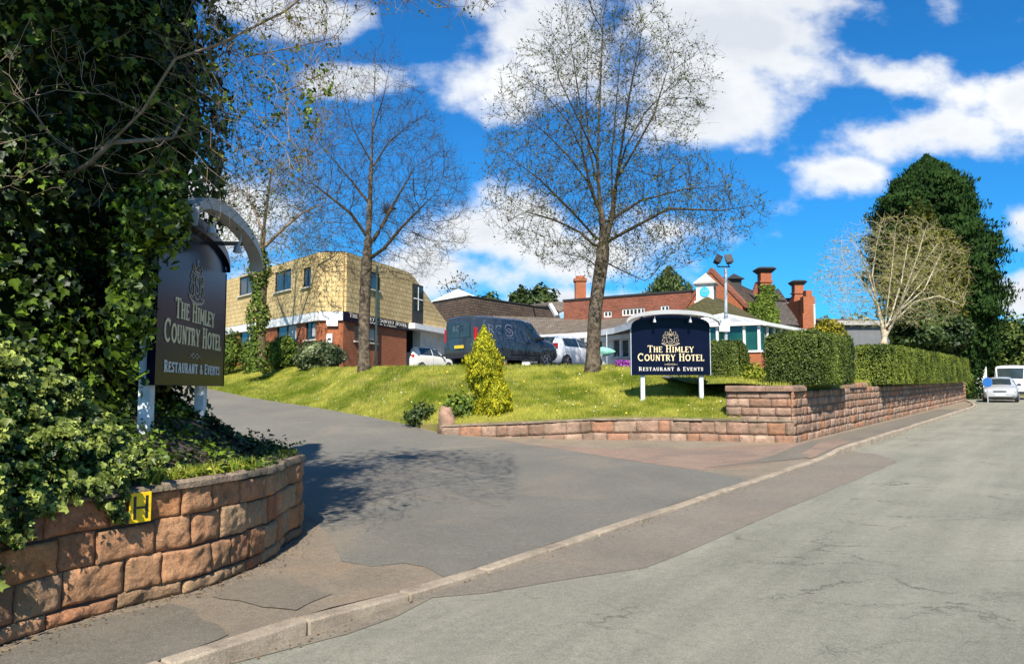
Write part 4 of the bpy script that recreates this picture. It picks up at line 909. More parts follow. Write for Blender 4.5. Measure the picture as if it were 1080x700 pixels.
# --- main house: clock turret, gable, chimneys, slate roofs
mh = empty('old_hotel_house', (13, 43, 2.4), 'old orange brick hotel house with clock turret, tall chimneys and ivy', 'building')
ga, gb_ = P(724, 320, 41.3), P(783, 322, 39.2); gp = P(752.5, 286, 40)
Fg, Lg = frame(ga, gb_)
q = lambda a, d, z: Vector((Fg[0].x + Fg[1].x * a + Fg[2].x * d, Fg[0].y + Fg[1].y * a + Fg[2].y * d, z))
am = Lg * .46; zt = gp.z; ze = 5.95
MB().slab([q(0, 0, 2.4), q(Lg, 0, 2.4), q(Lg, 0, ze), q(am, 0, zt), q(0, 0, ze)], .35).build('gable_wall', m_bricko, mh, uv=True)
mb = MB()
for (x0, z0, x1, z1) in ((-.15, ze - .15, am, zt), (am, zt, Lg + .15, ze - .15)):
    mb.hull8([q(x0, .05, z0), q(x1, .05, z1), q(x1, -.4, z1), q(x0, -.4, z0)], [q(x0, .05, z0 + .24), q(x1, .05, z1 + .24), q(x1, -.4, z1 + .24), q(x0, -.4, z0 + .24)])
mb.build('gable_coping', m_brickold, mh, uv=True)
rd_ = Vector((5.1, 8.4, 0)); g0 = q(am, -.3, zt); e0 = q(Lg, -.3, ze); f0 = q(0, -.3, ze)
MB().slab([g0, g0 + rd_, e0 + rd_ * .8, e0][::-1], .15).build('roof', m_tile, mh, uv=True); MB().slab([g0, f0, f0 + rd_, g0 + rd_][::-1], .15).build('roof', m_tile, mh, uv=True)
MB().hull8([e0 + Vector((-.3, 0, 2.4 - ze)), e0 + Vector((0, 0, 2.4 - ze)), e0 + rd_ * .8 + Vector((0, 0, 2.4 - ze)), e0 + rd_ * .8 + Vector((-.3, 0, 2.4 - ze))], [e0 + Vector((-.3, 0, -.1)), e0 + Vector((0, 0, -.1)), e0 + rd_ * .8 + Vector((0, 0, -.1)), e0 + rd_ * .8 + Vector((-.3, 0, -.1))]).build('side_wall', m_bricko, mh, uv=True)
# ventilator on the ridge
v_ = P(774, 296, 43.5); mb = MB().box(v_.x - .35, v_.x + .35, v_.y - .3, v_.y + .3, v_.z - .6, v_.z + .05); mb.add([(v_.x - .5, v_.y - .5, v_.z + .05), (v_.x + .5, v_.y - .5, v_.z + .05), (v_.x + .5, v_.y + .5, v_.z + .05), (v_.x - .5, v_.y + .5, v_.z + .05), (v_.x, v_.y, v_.z + .42)], [(0, 1, 4), (1, 2, 4), (2, 3, 4), (3, 0, 4), (3, 2, 1, 0)]); mb.build('roof_ventilator', m_dark, mh)
def stack(u, v0, v1, vb, Y, w_, capw, name='chimney'):
    p = P(u, v0, Y); z1 = P(u, v1, Y).z; zb_ = P(u, vb, Y).z; mb = MB()
    mb.box(p.x - w_, p.x + w_, Y - w_, Y + w_, zb_, z1); mb.box(p.x - w_ - .06, p.x + w_ + .06, Y - w_ - .06, Y + w_ + .06, z1 - .55, z1 - .45); mb.box(p.x - w_ * 1.35, p.x + w_ * 1.35, Y - w_ * 1.35, Y + w_ * 1.35, zb_ - 2.4, zb_ - .02); mb.box(p.x - w_ * 1.18, p.x + w_ * 1.18, Y - w_ * 1.18, Y + w_ * 1.18, zb_ - .019, zb_ + .16)
    c = mb.build(name, m_bricko, mh, uv=True)
    k = MB(); zc = p.z; k.hull8([(p.x + x * (w_ + .03), Y + y * (w_ + .03), z1 + .003) for x, y in ((-1, -1), (1, -1), (1, 1), (-1, 1))], [(p.x + x * capw, Y + y * capw, z1 + (zc - z1) * .65) for x, y in ((-1, -1), (1, -1), (1, 1), (-1, 1))])
    k.hull8([(p.x + x * capw, Y + y * capw, z1 + (zc - z1) * .652) for x, y in ((-1, -1), (1, -1), (1, 1), (-1, 1))], [(p.x + x * (capw - .14), Y + y * (capw - .14), zc) for x, y in ((-1, -1), (1, -1), (1, 1), (-1, 1))])
    k.build('chimney_cap', m_dark, c)
stack(806, 282.5, 288.5, 312, 43.5, .31, .54); stack(841, 296, 301, 315, 47, .28, .46)
# small red gable between the chimneys
sg = [P(793, 312, 46.5), P(803, 312, 46.5), P(798, 297, 46.5)]; MB().slab(sg, .3).build('dormer', m_brickold, mh, uv=True)
sg = [P(813, 317, 47.5), P(830, 317, 47.5), P(821, 304, 47.5)]; MB().slab(sg, .4).build('dormer', m_slate, mh, uv=True)
MB().slab([P(817, 342, 44.5), P(850, 343, 45), P(850, 313, 48.5), P(817, 315, 48)], .15).build('slate_roof', m_slate, mh, uv=True)
MB().box(P(817, 342, 45).x, P(849, 342, 45).x, 45.3, 48.6, 2.4, P(830, 343.5, 45).z).build('lower_wall', m_bricko, mh, uv=True)
eb = P(852, 308, 44.6); mb = MB().box(eb.x - .35, eb.x + .33, 44.4, 44.9, 2.4, P(850, 313, 44.6).z); mb.box(eb.x - .18, eb.x + .18, 44.42, 44.88, P(850, 313, 44.6).z, P(850, 306.5, 44.6).z); mb.box(eb.x - .45, eb.x - .36, 44.3, 44.9, 2.4, P(850, 331, 44.6).z); mb.box(eb.x - .34, eb.x + .32, 44.91, 48.5, 2.4, P(850, 316, 44.9).z)
mb.build('buttressed_end_wall', m_bricko, mh, uv=True)
# moss covered hipped roof below the turret
pk = P(746, 312, 37.5); hb = [P(704, 333, 37.0), P(768, 331.5, 34.5), P(806, 334.5, 38), P(760, 330, 43)]
for h in hb: h.z = 5.0
MB().add(hb + [pk, pk + Vector((1.0, 1.2, 0))], [(0, 1, 4), (1, 2, 5, 4), (2, 3, 5), (3, 0, 4, 5)]).build('mossy_hip_roof', m_tilem, mh, uv=True)
MB().prism([(h.x, h.y) for h in [pk.lerp(x, .93) for x in hb]], 2.4, 4.99).build('lower_wall', m_brickold, mh, uv=True)
# clock turret
tu = P(746, 313.5, 37.6); tz0, tz1, tz2 = tu.z - .25, P(746, 300, 37.6).z, P(747, 287, 37.6).z; tw = .42; ang = R(-24)
Rm = Matrix.Translation((tu.x, tu.y + .2, 0)) @ Matrix.Rotation(ang, 4, 'Z')
ck = MB().box(-tw, tw, -tw, tw, tz0, tz1, Rm).build('clock_turret', m_white, mh)
mb = MB(); rb_ = [Rm @ Vector((x * .56, y * .56, tz1 + .06)) for x, y in ((-1, -1), (1, -1), (1, 1), (-1, 1))]; mb.box(-.56, .56, -.56, .56, tz1 + .003, tz1 + .055, Rm); mb.add(rb_ + [Vector((tu.x, tu.y + .2, tz2))], [(0, 1, 4), (1, 2, 4), (2, 3, 4), (3, 0, 4)]); mb.build('turret_roof', m_lead, ck)
MB().box(-.5, .5, -.5, .5, tz0 - .04, tz0 + .06, Rm).build('turret_base', m_white, ck)
zc = (tz0 + tz1) / 2 + .05; mb = MB().lathe([(.25, 0), (.25, -.03)], (0, 0, 0), 24, 'y'); mb.v = [tuple(Rm @ Vector((p[0], p[1] - tw - .002, p[2] + zc))) for p in mb.v]; mb.build('clock_face', m_clock, ck)
mb = MB(); 
for a_h, ln in ((R(300), .13), (R(60), .19)): mb.tube([Rm @ Vector((0, -tw - .036, zc)), Rm @ Vector((math.sin(a_h) * ln, -tw - .036, zc + math.cos(a_h) * ln))], .012, 4)
mb.build('clock_hands', m_white, ck)
mb = MB()
for k in range(7): z = tz0 + .16 + k * (tz1 - tz0 - .2) / 7; mb.hull8([Rm @ Vector(c) for c in ((tw + .002, -.28, z), (tw + .04, -.28, z - .03), (tw + .04, .28, z - .03), (tw + .002, .28, z))], [Rm @ Vector(c) for c in ((tw + .002, -.28, z + .05), (tw + .04, -.28, z + .0), (tw + .04, .28, z + .0), (tw + .002, .28, z + .05))])
mb.build('louvre', m_grey, ck)
# --- conservatory
cv = empty('conservatory', (9.8, 31, 2.4), 'white framed conservatory with green glass and pale panelled roof', 'conservatory')
K0, K1, K2 = Vector((6.9, 31.6)), Vector((9.86, 30.0)), Vector((14.3, 35.6))
ZC = 4.12; Fc, Lc = frame(K0, K1); Fd, Ld = frame(K1, K2)
mb = MB().fbox(Fc, 0, Lc, -.2, 0, 2.2, 3.05); mb.fbox(Fd, 0, Ld, -.2, 0, 2.2, 3.05); mb.build('dwarf_wall', m_bricko, cv, uv=True)
mb = MB().fbox(Fc, 0, Lc, -.22, .06, 3.052, 3.13); mb.fbox(Fd, 0, Ld, -.22, .06, 3.052, 3.13); mb.build('sill', m_white, cv)
cps = [upar(Fc, 757), upar(Fc, 785.5), Lc - .07]
for a in cps: MB().fbox(Fc, a - .05, a + .05, -.12, .02, 3.132, ZC).build('post', m_white, cv)
NP = 9
for k in range(1, NP + 1): a = Ld * k / NP; MB().fbox(Fd, a - .06, a + .04, -.12, .02, 3.132, ZC).build('post', m_white, cv)
for a0, a1 in zip([0] + cps[:-1], cps): MB().fbox(Fc, a0 + .05, a1 - .05, -.08, -.05, 3.132, ZC - .002).build('pane', m_glassg, cv)
for k in range(NP): MB().fbox(Fd, Ld * k / NP + .05, Ld * (k + 1) / NP - .07, -.08, -.05, 3.132, ZC - .002).build('pane', m_glassg, cv)
mb = MB().fbox(Fc, -.1, Lc + .1, -.3, .18, ZC + .002, ZC + .14); mb.fbox(Fd, .2, Ld + .1, -.3, .18, ZC + .004, ZC + .142); mb.build('eaves_beam', m_white, cv)
ins_ = Vector((Fd[1].x * .2 - Fd[2].x * 1.6, Fd[1].y * .2 - Fd[2].y * 1.6))
ap0 = Vector((*(K1 + (K0 - K1) * .55 - Fc[2] * 1.8), 4.8)); ap1 = Vector((*(K2 - Fd[2] * 2.2), 4.7))
k0, k1, k2 = [Vector((*p, ZC + .15)) for p in (K0, K1, K2)]; kb_ = Vector((*(K0 - Fc[2] * 3.5), ZC + .15))
mb = MB(); mb.add([k0, k1, ap0], [(0, 1, 2)]); mb.add([k1, k2, ap1, ap0], [(0, 1, 2, 3)]); mb.add([kb_, k0, ap0], [(0, 1, 2)]); rf = mb.build('panelled_roof', m_croof, cv)
mb = MB()
for p_, q_ in ((k1, ap0), (k0, ap0), (ap0, ap1)): mb.tube([p_, q_], .05, 5)
for k in range(1, 12): mb.tube([k1.lerp(k2, k / 12), ap0.lerp(ap1, k / 12)], .035, 4)
for k in range(1, 6): mb.tube([k0.lerp(k1, k / 6), ap0], .03, 4)
mb.build('glazing_bar', m_white, rf)
# grey shed right of the hotel, seen through the pale tree
gs = empty('grey_outbuilding', tuple(P(900, 380, 46)), 'grey flat roofed outbuilding behind the pale multi-stemmed tree', 'building')
x0, x1 = P(872, 350, 46).x, P(938, 350, 46).x
MB().box(x0, x1, 46, 52, 2.4, P(900, 343, 46).z).build('wall', m_grey, gs)
MB().box(x0 - .2, x1 + .2, 45.7, 52.2, P(900, 343, 46).z + .002, P(900, 338.5, 46).z).build('roof_edge', m_lead, gs)
MB().hull8([(x0, 46.2, P(0, 338, 46).z), (x1, 46.2, P(0, 338, 46).z), (x1, 52, P(0, 338, 46).z), (x0, 52, P(0, 338, 46).z)], [(x0, 49, P(0, 334, 46).z + .15), (x1, 49, P(0, 334, 46).z + .15), (x1, 49.5, P(0, 334, 46).z + .15), (x0, 49.5, P(0, 334, 46).z + .15)]).build('roof', m_tileg, gs, uv=True)
# white house end at the far bend
wh = empty('white_house', tuple(P(1034, 410, 64)), 'white rendered house end glimpsed beyond the ivy covered trunk', 'house')
b0, b1 = P(1012, 400, 64), P(1041, 400, 64)
MB().box(b0.x, b1.x, 64, 70, 0, P(1035, 372, 64).z).build('wall', m_white, wh)
mb = MB().add([(b0.x, 64, P(0, 372, 64).z), (b1.x, 64, P(0, 372, 64).z), ((b0.x + b1.x) / 2, 64, P(0, 358, 64).z), (b0.x, 70, P(0, 372, 64).z), (b1.x, 70, P(0, 372, 64).z), ((b0.x + b1.x) / 2, 70, P(0, 358, 64).z)], [(0, 1, 2), (5, 4, 3), (1, 4, 5, 2), (0, 2, 5, 3), (0, 3, 4, 1)]); mb.build('roof', m_tile, wh, uv=True)
# --- floodlight pole
fl = P(766, 400, 27); fx, fy = fl.x, 27
fp_ = empty('floodlight_pole', (fx, fy, drop(fx, fy, 2.4)), 'grey floodlight pole with two lamps and a white box rising behind the hedges', 'lamp post')
tz = P(769, 283, 27).z
MB().tube([(fx, fy, 2.2), (fx + .06, fy, tz)], [.07, .055], 10).build('pole', m_pgrey, fp_, smooth=True)
MB().box(fx - .25, fx + .12, fy - .16, fy - .075, P(0, 350, 27).z, P(0, 337, 27).z).build('equipment_box', m_white, fp_, bevel=.01)
mb = MB().tube([(fx - .22, fy, tz + .06), (fx + .22, fy, tz + .06)], .025, 6); mb.build('crossarm', m_dark, fp_)
for dx, rot in ((-.24, .5), (.17, -.15)):
    Rm2 = Matrix.Translation((fx + dx, fy, tz + .30)) @ Matrix.Rotation(rot, 4, 'Y') @ Matrix.Rotation(-.5, 4, 'X')
    mb = MB(); mb.hull8([Rm2 @ Vector(c) for c in ((-.13, -.12, -.17), (.13, -.12, -.17), (.08, .1, -.12), (-.08, .1, -.12))], [Rm2 @ Vector(c) for c in ((-.13, -.12, .17), (.13, -.12, .17), (.08, .1, .12), (-.08, .1, .12))]); mb.tube([(fx + dx, fy, tz + .06), (fx + dx, fy, tz + .2)], .02, 5)
    mb.build('floodlight', m_blackp, fp_)
wp = P(859.5, 350, 36); t_ = empty('white_pole', (wp.x, 36, 2.4), 'plain white pole at the right end of the conservatory', 'pole')
MB().tube([(wp.x, 36, 2.3), (wp.x, 36, P(0, 322, 36).z)], .05, 8).build('shaft', m_cream, t_)
MB().lathe([(.075, 0), (.05, .04), (.01, .06)], (wp.x, 36, P(0, 322, 36).z + .002), 10).build('cap', m_cream, t_)

# ------------------------------------------------------------------ vehicles (x forward, y left)
def vehicle(name, label, cat, base, head, st, paint, glass, wheels, plate, lights_rear=None, lights_front=None, strip=True, extra=None, group=None, roofglass=None, wr=.32):
    r = empty(name, base, label, cat, group, math.atan2(head[1], head[0]))
    xs = [q[0] for q in st]
    def S(x): return [float(np.interp(x, xs, [q[k] for q in st])) for k in range(1, 7)]
    def ring(x):
        zb, zl, zt, wb, wl_, wt = S(x); c = .05
        h = [(0, zb), (wb - .1, zb), (wb, zb + .1), ((wb + wl_) / 2 + .025, zb + (zl - zb) * .5), (wl_ + .01, zl - .1 * (zl - zb)), (wl_ - .012, zl), (wl_ + (wt - wl_) * .5, zl + (zt - zl) * .5), (wt + .01, zt - .1 * min(1, (zt - zl) * 2)), (wt - .1, zt - .01), (wt * .5, zt + .018), (0, zt + .025)]
        return [(y, z) for y, z in h] + [(-y, z) for y, z in reversed(h[1:-1])]
    xx = []
    for a, b in zip(xs[:-1], xs[1:]): k = max(1, int((b - a) / .14)); xx += [a + (b - a) * i / k for i in range(k)]
    xx.append(xs[-1]); mb = MB(); n = len(ring(xs[0]))
    for x in xx: mb.v += [(x, y, z) for y, z in ring(x)]
    mb.t = [.5] * len(mb.v)
    mb.f = [(i * n + k, i * n + (k + 1) % n, (i + 1) * n + (k + 1) % n, (i + 1) * n + k) for i in range(len(xx) - 1) for k in range(n)] + [tuple(range(n)), tuple((len(xx) - 1) * n + k for k in reversed(range(n)))]
    body = mb.build('body', paint, r, local=True, smooth=True)
    def side_pt(x, f, sgn, off):
        zb, zl, zt, wb, wl_, wt = S(x); z = zl + (zt - zl) * f; y = float(np.interp(f, [0, .5, .9, 1], [wl_ - .012, (wl_ + wt) / 2, wt + .01, wt - .02]))
        return Vector((x, sgn * (y + off), z))
    for name_, xa, xb, f0, f1, sl0, sl1 in glass:       # side windows
        for sg in (-1, 1):
            mb = MB(); N_ = 8; vs = []
            for i in range(N_ + 1):
                for j, f in enumerate((f0, (f0 + f1) / 2, f1)):
                    x = xa + sl0 * (f - f0) + (xb + sl1 * (f - f0) - xa - sl0 * (f - f0)) * i / N_; vs.append(side_pt(x, f, sg, .008))
            m_ = MB().add(vs, [(3 * i + j, 3 * i + j + 1, 3 * i + 4 + j, 3 * i + 3 + j) for i in range(N_) for j in range(2)]); m_.build(name_, m_glass, r, local=True, smooth='all')
    def top_glass(nm, x0, x1, win=.09):
        vs = []; N_ = 6
        for i in range(N_ + 1):
            x = x0 + (x1 - x0) * i / N_; zb, zl, zt, wb, wl_, wt = S(x)
            zt2 = S(x + .01)[2]; sl = (zt2 - S(x - .01)[2]) / .02; nx, nz_ = -sl / math.hypot(1, sl), 1 / math.hypot(1, sl)
            for f in (-1, -.5, 0, .5, 1): y = (wt - win) * f; vs.append((x + nx * .02, y, zt + .025 * (1 - abs(f)) + nz_ * .022))
        MB().add(vs, [(5 * i + j, 5 * i + j + 1, 5 * i + 6 + j, 5 * i + 5 + j) for i in range(N_) for j in range(4)]).build(nm, m_glass, r, local=True, smooth='all')
    for g_ in roofglass or []: top_glass(*g_)
    for x in wheels:
        for sg in (-1, 1):
            w_ = S(x)[3]
            MB().lathe([(wr + .05, sg * (w_ - .12)), (wr + .05, sg * (w_ + .030))], (x, 0, wr), 24, 'y').build('wheel_arch', m_blackp, r, local=True)
            wo = MB().lathe([(wr * .6, sg * (w_ - .15)), (wr, sg * (w_ - .13)), (wr, sg * (w_ + .02)), (wr * .92, sg * (w_ + .045)), (wr * .62, sg * (w_ + .05))], (x, 0, wr), 24, 'y').build('wheel', m_tyre, r, local=True, smooth=True)
            mb = MB().lathe([(wr * .6, sg * (w_ + .0)), (wr * .6, sg * (w_ + .052)), (wr * .54, sg * (w_ + .052))], (x, 0, wr), 24, 'y')
            mb = MB().lathe([(wr * .14, sg * (w_ + .03)), (wr * .14, sg * (w_ + .064))], (x, 0, wr), 12, 'y')
            for k in range(5):
                a = 2 * math.pi * k / 5; mb.tube([(x + math.cos(a) * .03, sg * (w_ + .056), wr + math.sin(a) * .03), (x + math.cos(a) * wr * .6, sg * (w_ + .054), wr + math.sin(a) * wr * .6)], .022, 5)
            mb.lathe([(wr * .62, sg * (w_ + .045)), (wr * .62, sg * (w_ + .057)), (wr * .55, sg * (w_ + .058))], (x, 0, wr), 24, 'y'); mb.f.pop(); mb.f.pop()
            mb.build('rim', m_rim, wo, local=True, smooth=True)
    x0, x1 = xs[0], xs[-1]
    for (px, pz, sgx, pm) in plate: MB().box(min(px, px + sgx * .012), max(px, px + sgx * .012), -.26, .26, pz - .055, pz + .055).build('number_plate', pm, r, local=True)
    for nm, L_, m_ in (('rear_lamp', lights_rear, m_red_l), ('headlight', lights_front, m_lamp)):
        for q in (L_ or []):
            for sg in (-1, 1): MB().box(q[0], q[1], min(sg * q[2], sg * q[3]), max(sg * q[2], sg * q[3]), q[4], q[5]).build(nm, m_, r, local=True, bevel=.02)
    for sg in (-1, 1):
        mx, mz = glass[0][2] - .12, S(glass[0][2] - .12)[1] + .06
        MB().box(mx - .04, mx + .08, min(sg * (S(mx)[4] - .02), sg * (S(mx)[4] + .18)), max(sg * (S(mx)[4] - .02), sg * (S(mx)[4] + .18)), mz, mz + .14).build('wing_mirror', m_blackp if strip else paint, r, local=True, bevel=.03)
    if extra: extra(r, S, side_pt)
    return r
HATCH = [(-2.0, .38, .70, .78, .64, .66, .56), (-1.95, .28, .86, .95, .76, .78, .66), (-1.82, .22, .92, 1.22, .82, .85, .62), (-1.6, .2, .94, 1.40, .85, .87, .60), (-1.0, .18, .93, 1.47, .86, .88, .60), (-.2, .18, .92, 1.48, .86, .88, .61), (.35, .18, .90, 1.40, .86, .87, .59), (1.05, .18, .87, .99, .86, .86, .66), (1.55, .2, .80, .90, .85, .84, .62), (1.85, .24, .66, .78, .78, .76, .55), (1.98, .32, .52, .62, .68, .66, .45)]
def hatch_extra(r, S, sp):
    MB().box(-1.99, -1.94, -.60, .60, .36, .50).build('bumper_insert', m_blackp, r, local=True, bevel=.02)
    for sg in (-1, 1):
        for x in (-.25,): MB().box(x, x + .012, min(sg * .88, sg * .897), max(sg * .88, sg * .897), .35, .9).build('door_seam', m_blackp, r, local=True)
HG = [('front_window', -.2, .72, .10, .80, -.02, -.55), ('rear_window', -1.35, -.27, .10, .80, .05, 0)]
# small white car beyond the yellow building's porch
cp = P(447, 392, 44.5)
def juke_extra(r, S, sp): hatch_extra(r, S, sp)
vehicle('parked_car', 'cream white small car parked by the porch, seen from behind with red tail lamps', 'car', (cp.x, cp.y, 2.5), (.52, .85), [(x * 1.02, a, b * 1.03, c * 1.06, d, e, f) for x, a, b, c, d, e, f in HATCH], m_ccar, HG, (-1.28, 1.25), [(-1.985, .72, -1, m_yplate)], [(-2.0, -1.86, .56, .82, .86, 1.02)], [(1.7, 1.93, .5, .74, .62, .74)], roofglass=[('rear_screen', -1.93, -1.63), ('windscreen', .42, 1.02)], extra=juke_extra, group='white hatchbacks in the hotel car park')
cp = P(598, 390, 35)
vehicle('parked_car', 'pure white hatchback parked in front of the dark van, seen from its side', 'car', (cp.x, cp.y, 2.5), (.62, .78), HATCH, m_wcar, HG, (-1.28, 1.25), [(-1.965, .66, -1, m_yplate)], [(-2.0, -1.86, .62, .82, .86, 1.1)], [(1.7, 1.93, .5, .74, .62, .74)], roofglass=[('rear_screen', -1.93, -1.63), ('windscreen', .42, 1.02)], extra=hatch_extra, group='white hatchbacks in the hotel car park')
VAN = [(-2.22, .42, 1.0, 1.66, .84, .86, .74), (-2.2, .34, 1.02, 1.76, .88, .90, .78), (-2.12, .3, 1.03, 1.83, .90, .91, .78), (-1.5, .26, 1.03, 1.87, .91, .92, .78), (.3, .26, 1.0, 1.86, .91, .92, .78), (.75, .26, .99, 1.78, .91, .92, .75), (1.45, .26, 1.0, 1.16, .91, .90, .74), (1.95, .28, .92, 1.04, .89, .86, .68), (2.15, .34, .72, .84, .82, .8, .58), (2.24, .42, .56, .66, .7, .7, .5)]
def van_extra(r, S, sp):
    # rear doors: glazing, seam, bumper, handle
    MB().box(-2.245, -2.222, -.80, .80, .30, .50).build('bumper', m_blackp, r, local=True, bevel=.02)
    for sg in (-1, 1):
        y0, y1 = (.03, .68) if sg > 0 else (-.68, -.03)
        w_ = MB().hull8([(-2.236, y0, 1.06), (-2.236, y1, 1.06), (-2.21, y1, 1.06), (-2.21, y0, 1.06)], [(-2.236, y0 if sg > 0 else y0 + .04, 1.60), (-2.236, y1 if sg < 0 else y1 - .04, 1.60), (-2.19, y1 if sg < 0 else y1 - .04, 1.60), (-2.19, y0 if sg > 0 else y0 + .04, 1.60)]).build('rear_door_glass', m_glass, r, local=True, bevel=.01)
    MB().box(-2.228, -2.2, -.006, .006, .5, 1.68).build('door_seam', m_blackp, r, local=True)
    tfr = lambda x, y, z: (-2.237 - z, -x, y)
    t = MB(); text(t, 'S', -.06 + .2, 1.30, .2, .2, tfr, 1, z1=.003); t.build('rear_logo', m_logo, r, local=True)
    t = MB(); text(t, 'RC', -.2, 1.30, .2, .36, tfr, 1, z1=.003, bold=.6); t.build('rear_logo', m_logow, r, local=True)
    q = lambda x, z, off=.012: (lambda S_: (x, -(S_[4] - .012 + (S_[5] + .022 - S_[4]) * (z - S_[1]) / (S_[2] - S_[1]) / .9 + off), z))(S(x))
    tfs = lambda x, y, z: q(x, y, .012 + z)
    t = MB(); text(t, 'RC', -1.25, 1.20, .34, .72, tfs, 1, z1=.003, bold=.7); t.build('side_logo', m_logow, r, local=True)
    t = MB(); text(t, 'S', -.55, 1.18, .38, .42, tfs, 1, z1=.005, bold=2.7); t.build('side_logo', m_logow, r, local=True)
    t = MB(); text(t, 'S', -.55, 1.20, .34, .36, tfs, 1, z0=.008, z1=.016, bold=1.2); t.build('side_logo', m_logo, r, local=True)
    t = MB(); ribbon(t, [(-1.75, 1.30), (-1.78, 1.62), (-1.68, 1.70)], .02, tfs, 0, .003); ribbon(t, [(-.75, 1.08), (-.3, 1.08), (-.2, 1.18), (-.2, 1.62), (-.26, 1.68)], .02, tfs, 0, .003); t.build('logo_outline', m_logow, r, local=True)
    for sg in (-1, 1):
        MB().box(-.55, 1.05, min(sg * .925, sg * .955), max(sg * .925, sg * .955), .46, .60).build('rubbing_strip', m_blackp, r, local=True, bevel=.02)
        MB().box(-1.9, 1.0, min(sg * .90, sg * .925), max(sg * .90, sg * .925), .27, .34).build('sill', m_blackp, r, local=True)
        for x in (.30, -.78): MB().box(x, x + .012, min(sg * .92, sg * .944), max(sg * .92, sg * .944), .4, 1.0).build('door_seam', m_blackp, r, local=True)
        MB().box(.38, .56, min(sg * .925, sg * .96), max(sg * .925, sg * .96), .92, .96).build('door_handle', m_blackp, r, local=True)
vh = Vector((.72, .69)).normalized(); rc = P(467.5, 388, 28.5)    # rear left corner
vb = Vector((rc.x, rc.y)) + vh * 2.22 * 1.02 + Vector((vh.y, -vh.x)) * .9
vehicle('parked_van', 'dark blue grey van with purple S lettering parked on the brow of the grass bank', 'van', (vb.x, vb.y, 2.42), vh, VAN, m_van, [('front_window', .42, 1.18, .10, .82, -.04, -.42)], (-1.45, 1.42), [(-2.25, .72, -1, m_yplate)], [(-2.23, -2.12, .79, .9, .9, 1.4)], [(1.85, 2.1, .56, .82, .72, .86)], roofglass=[('windscreen', .8, 1.42)], extra=van_extra)
# road cars facing us
rh = (-DX, -DY)
cc = P(1056, 421, 46.5); cc = Vector((cc.x, cc.y)); cz_ = surf(cc.x, cc.y)
SAL = HATCH
def front_extra(r, S, sp):
    MB().box(1.985, 2.0, -.26, .26, .36, .46).build('number_plate', m_wplate, r, local=True)
    MB().box(1.93, 1.985, -.34, .34, .56, .66).build('grille', m_blackp, r, local=True, bevel=.02)
    MB().box(1.92, 1.975, -.62, .62, .24, .33).build('lower_grille', m_blackp, r, local=True, bevel=.02)
vehicle('parked_car', 'silver hatchback facing us at the kerb in front of the white van', 'car', (cc.x, cc.y, plane(cc.x, cc.y)), (rh[0] + .05, rh[1]), SAL, m_scar, HG, (-1.28, 1.25), [], None, [(1.62, 1.93, .48, .78, .58, .74)], roofglass=[('windscreen', .42, 1.02), ('rear_screen', -1.93, -1.63)], extra=front_extra)
WV = [(-2.6, .4, 1.1, 2.05, .9, .93, .85), (-2.5, .3, 1.1, 2.2, .95, .96, .86), (.9, .28, 1.1, 2.22, .96, .97, .86), (1.2, .28, 1.1, 2.1, .96, .96, .84), (1.75, .28, 1.12, 1.28, .95, .93, .78), (2.3, .3, 1.0, 1.12, .92, .88, .66), (2.5, .4, .7, .8, .8, .78, .6)]
c2 = P(1068.5, 420, 51.5)
def wv_extra(r, S, sp):
    MB().box(2.47, 2.51, -.5, .5, .60, .72).build('grille', m_blackp, r, local=True, bevel=.02); MB().box(2.40, 2.52, -.8, .8, .34, .52).build('bumper', m_blackp, r, local=True, bevel=.03)
vehicle('parked_van', 'white panel van facing us behind the silver car', 'van', (c2.x, c2.y, plane(c2.x, c2.y)), rh, WV, m_wcar, [('front_window', .9, 1.6, .1, .8, -.04, -.36)], (-1.6, 1.7), [(2.5, .45, 1, m_wplate)], None, [(2.2, 2.42, .56, .86, .80, .98)], roofglass=[('windscreen', 1.25, 1.72)], extra=wv_extra, wr=.36)
bs_ = P(1041, 403, 43); t_ = empty('blue_sign', (bs_.x, bs_.y, surf(bs_.x, bs_.y)), 'small round blue traffic sign beside the silver car', 'sign')
MB().tube([(bs_.x, bs_.y, surf(bs_.x, bs_.y) - .1), (bs_.x, bs_.y, bs_.z + .1)], .03, 8).build('post', m_pgrey, t_)
mb = MB().lathe([(.27, -.045), (.27, -.035)], (bs_.x, bs_.y, bs_.z), 24, 'y'); mb.build('disc', m_blue, t_)
MB().lathe([(.27, -.0355 + .001), (.28, -.034), (.28, -.028), (.0, -.028)], (bs_.x, bs_.y, bs_.z), 24, 'y').build('rim', m_pgrey, t_)

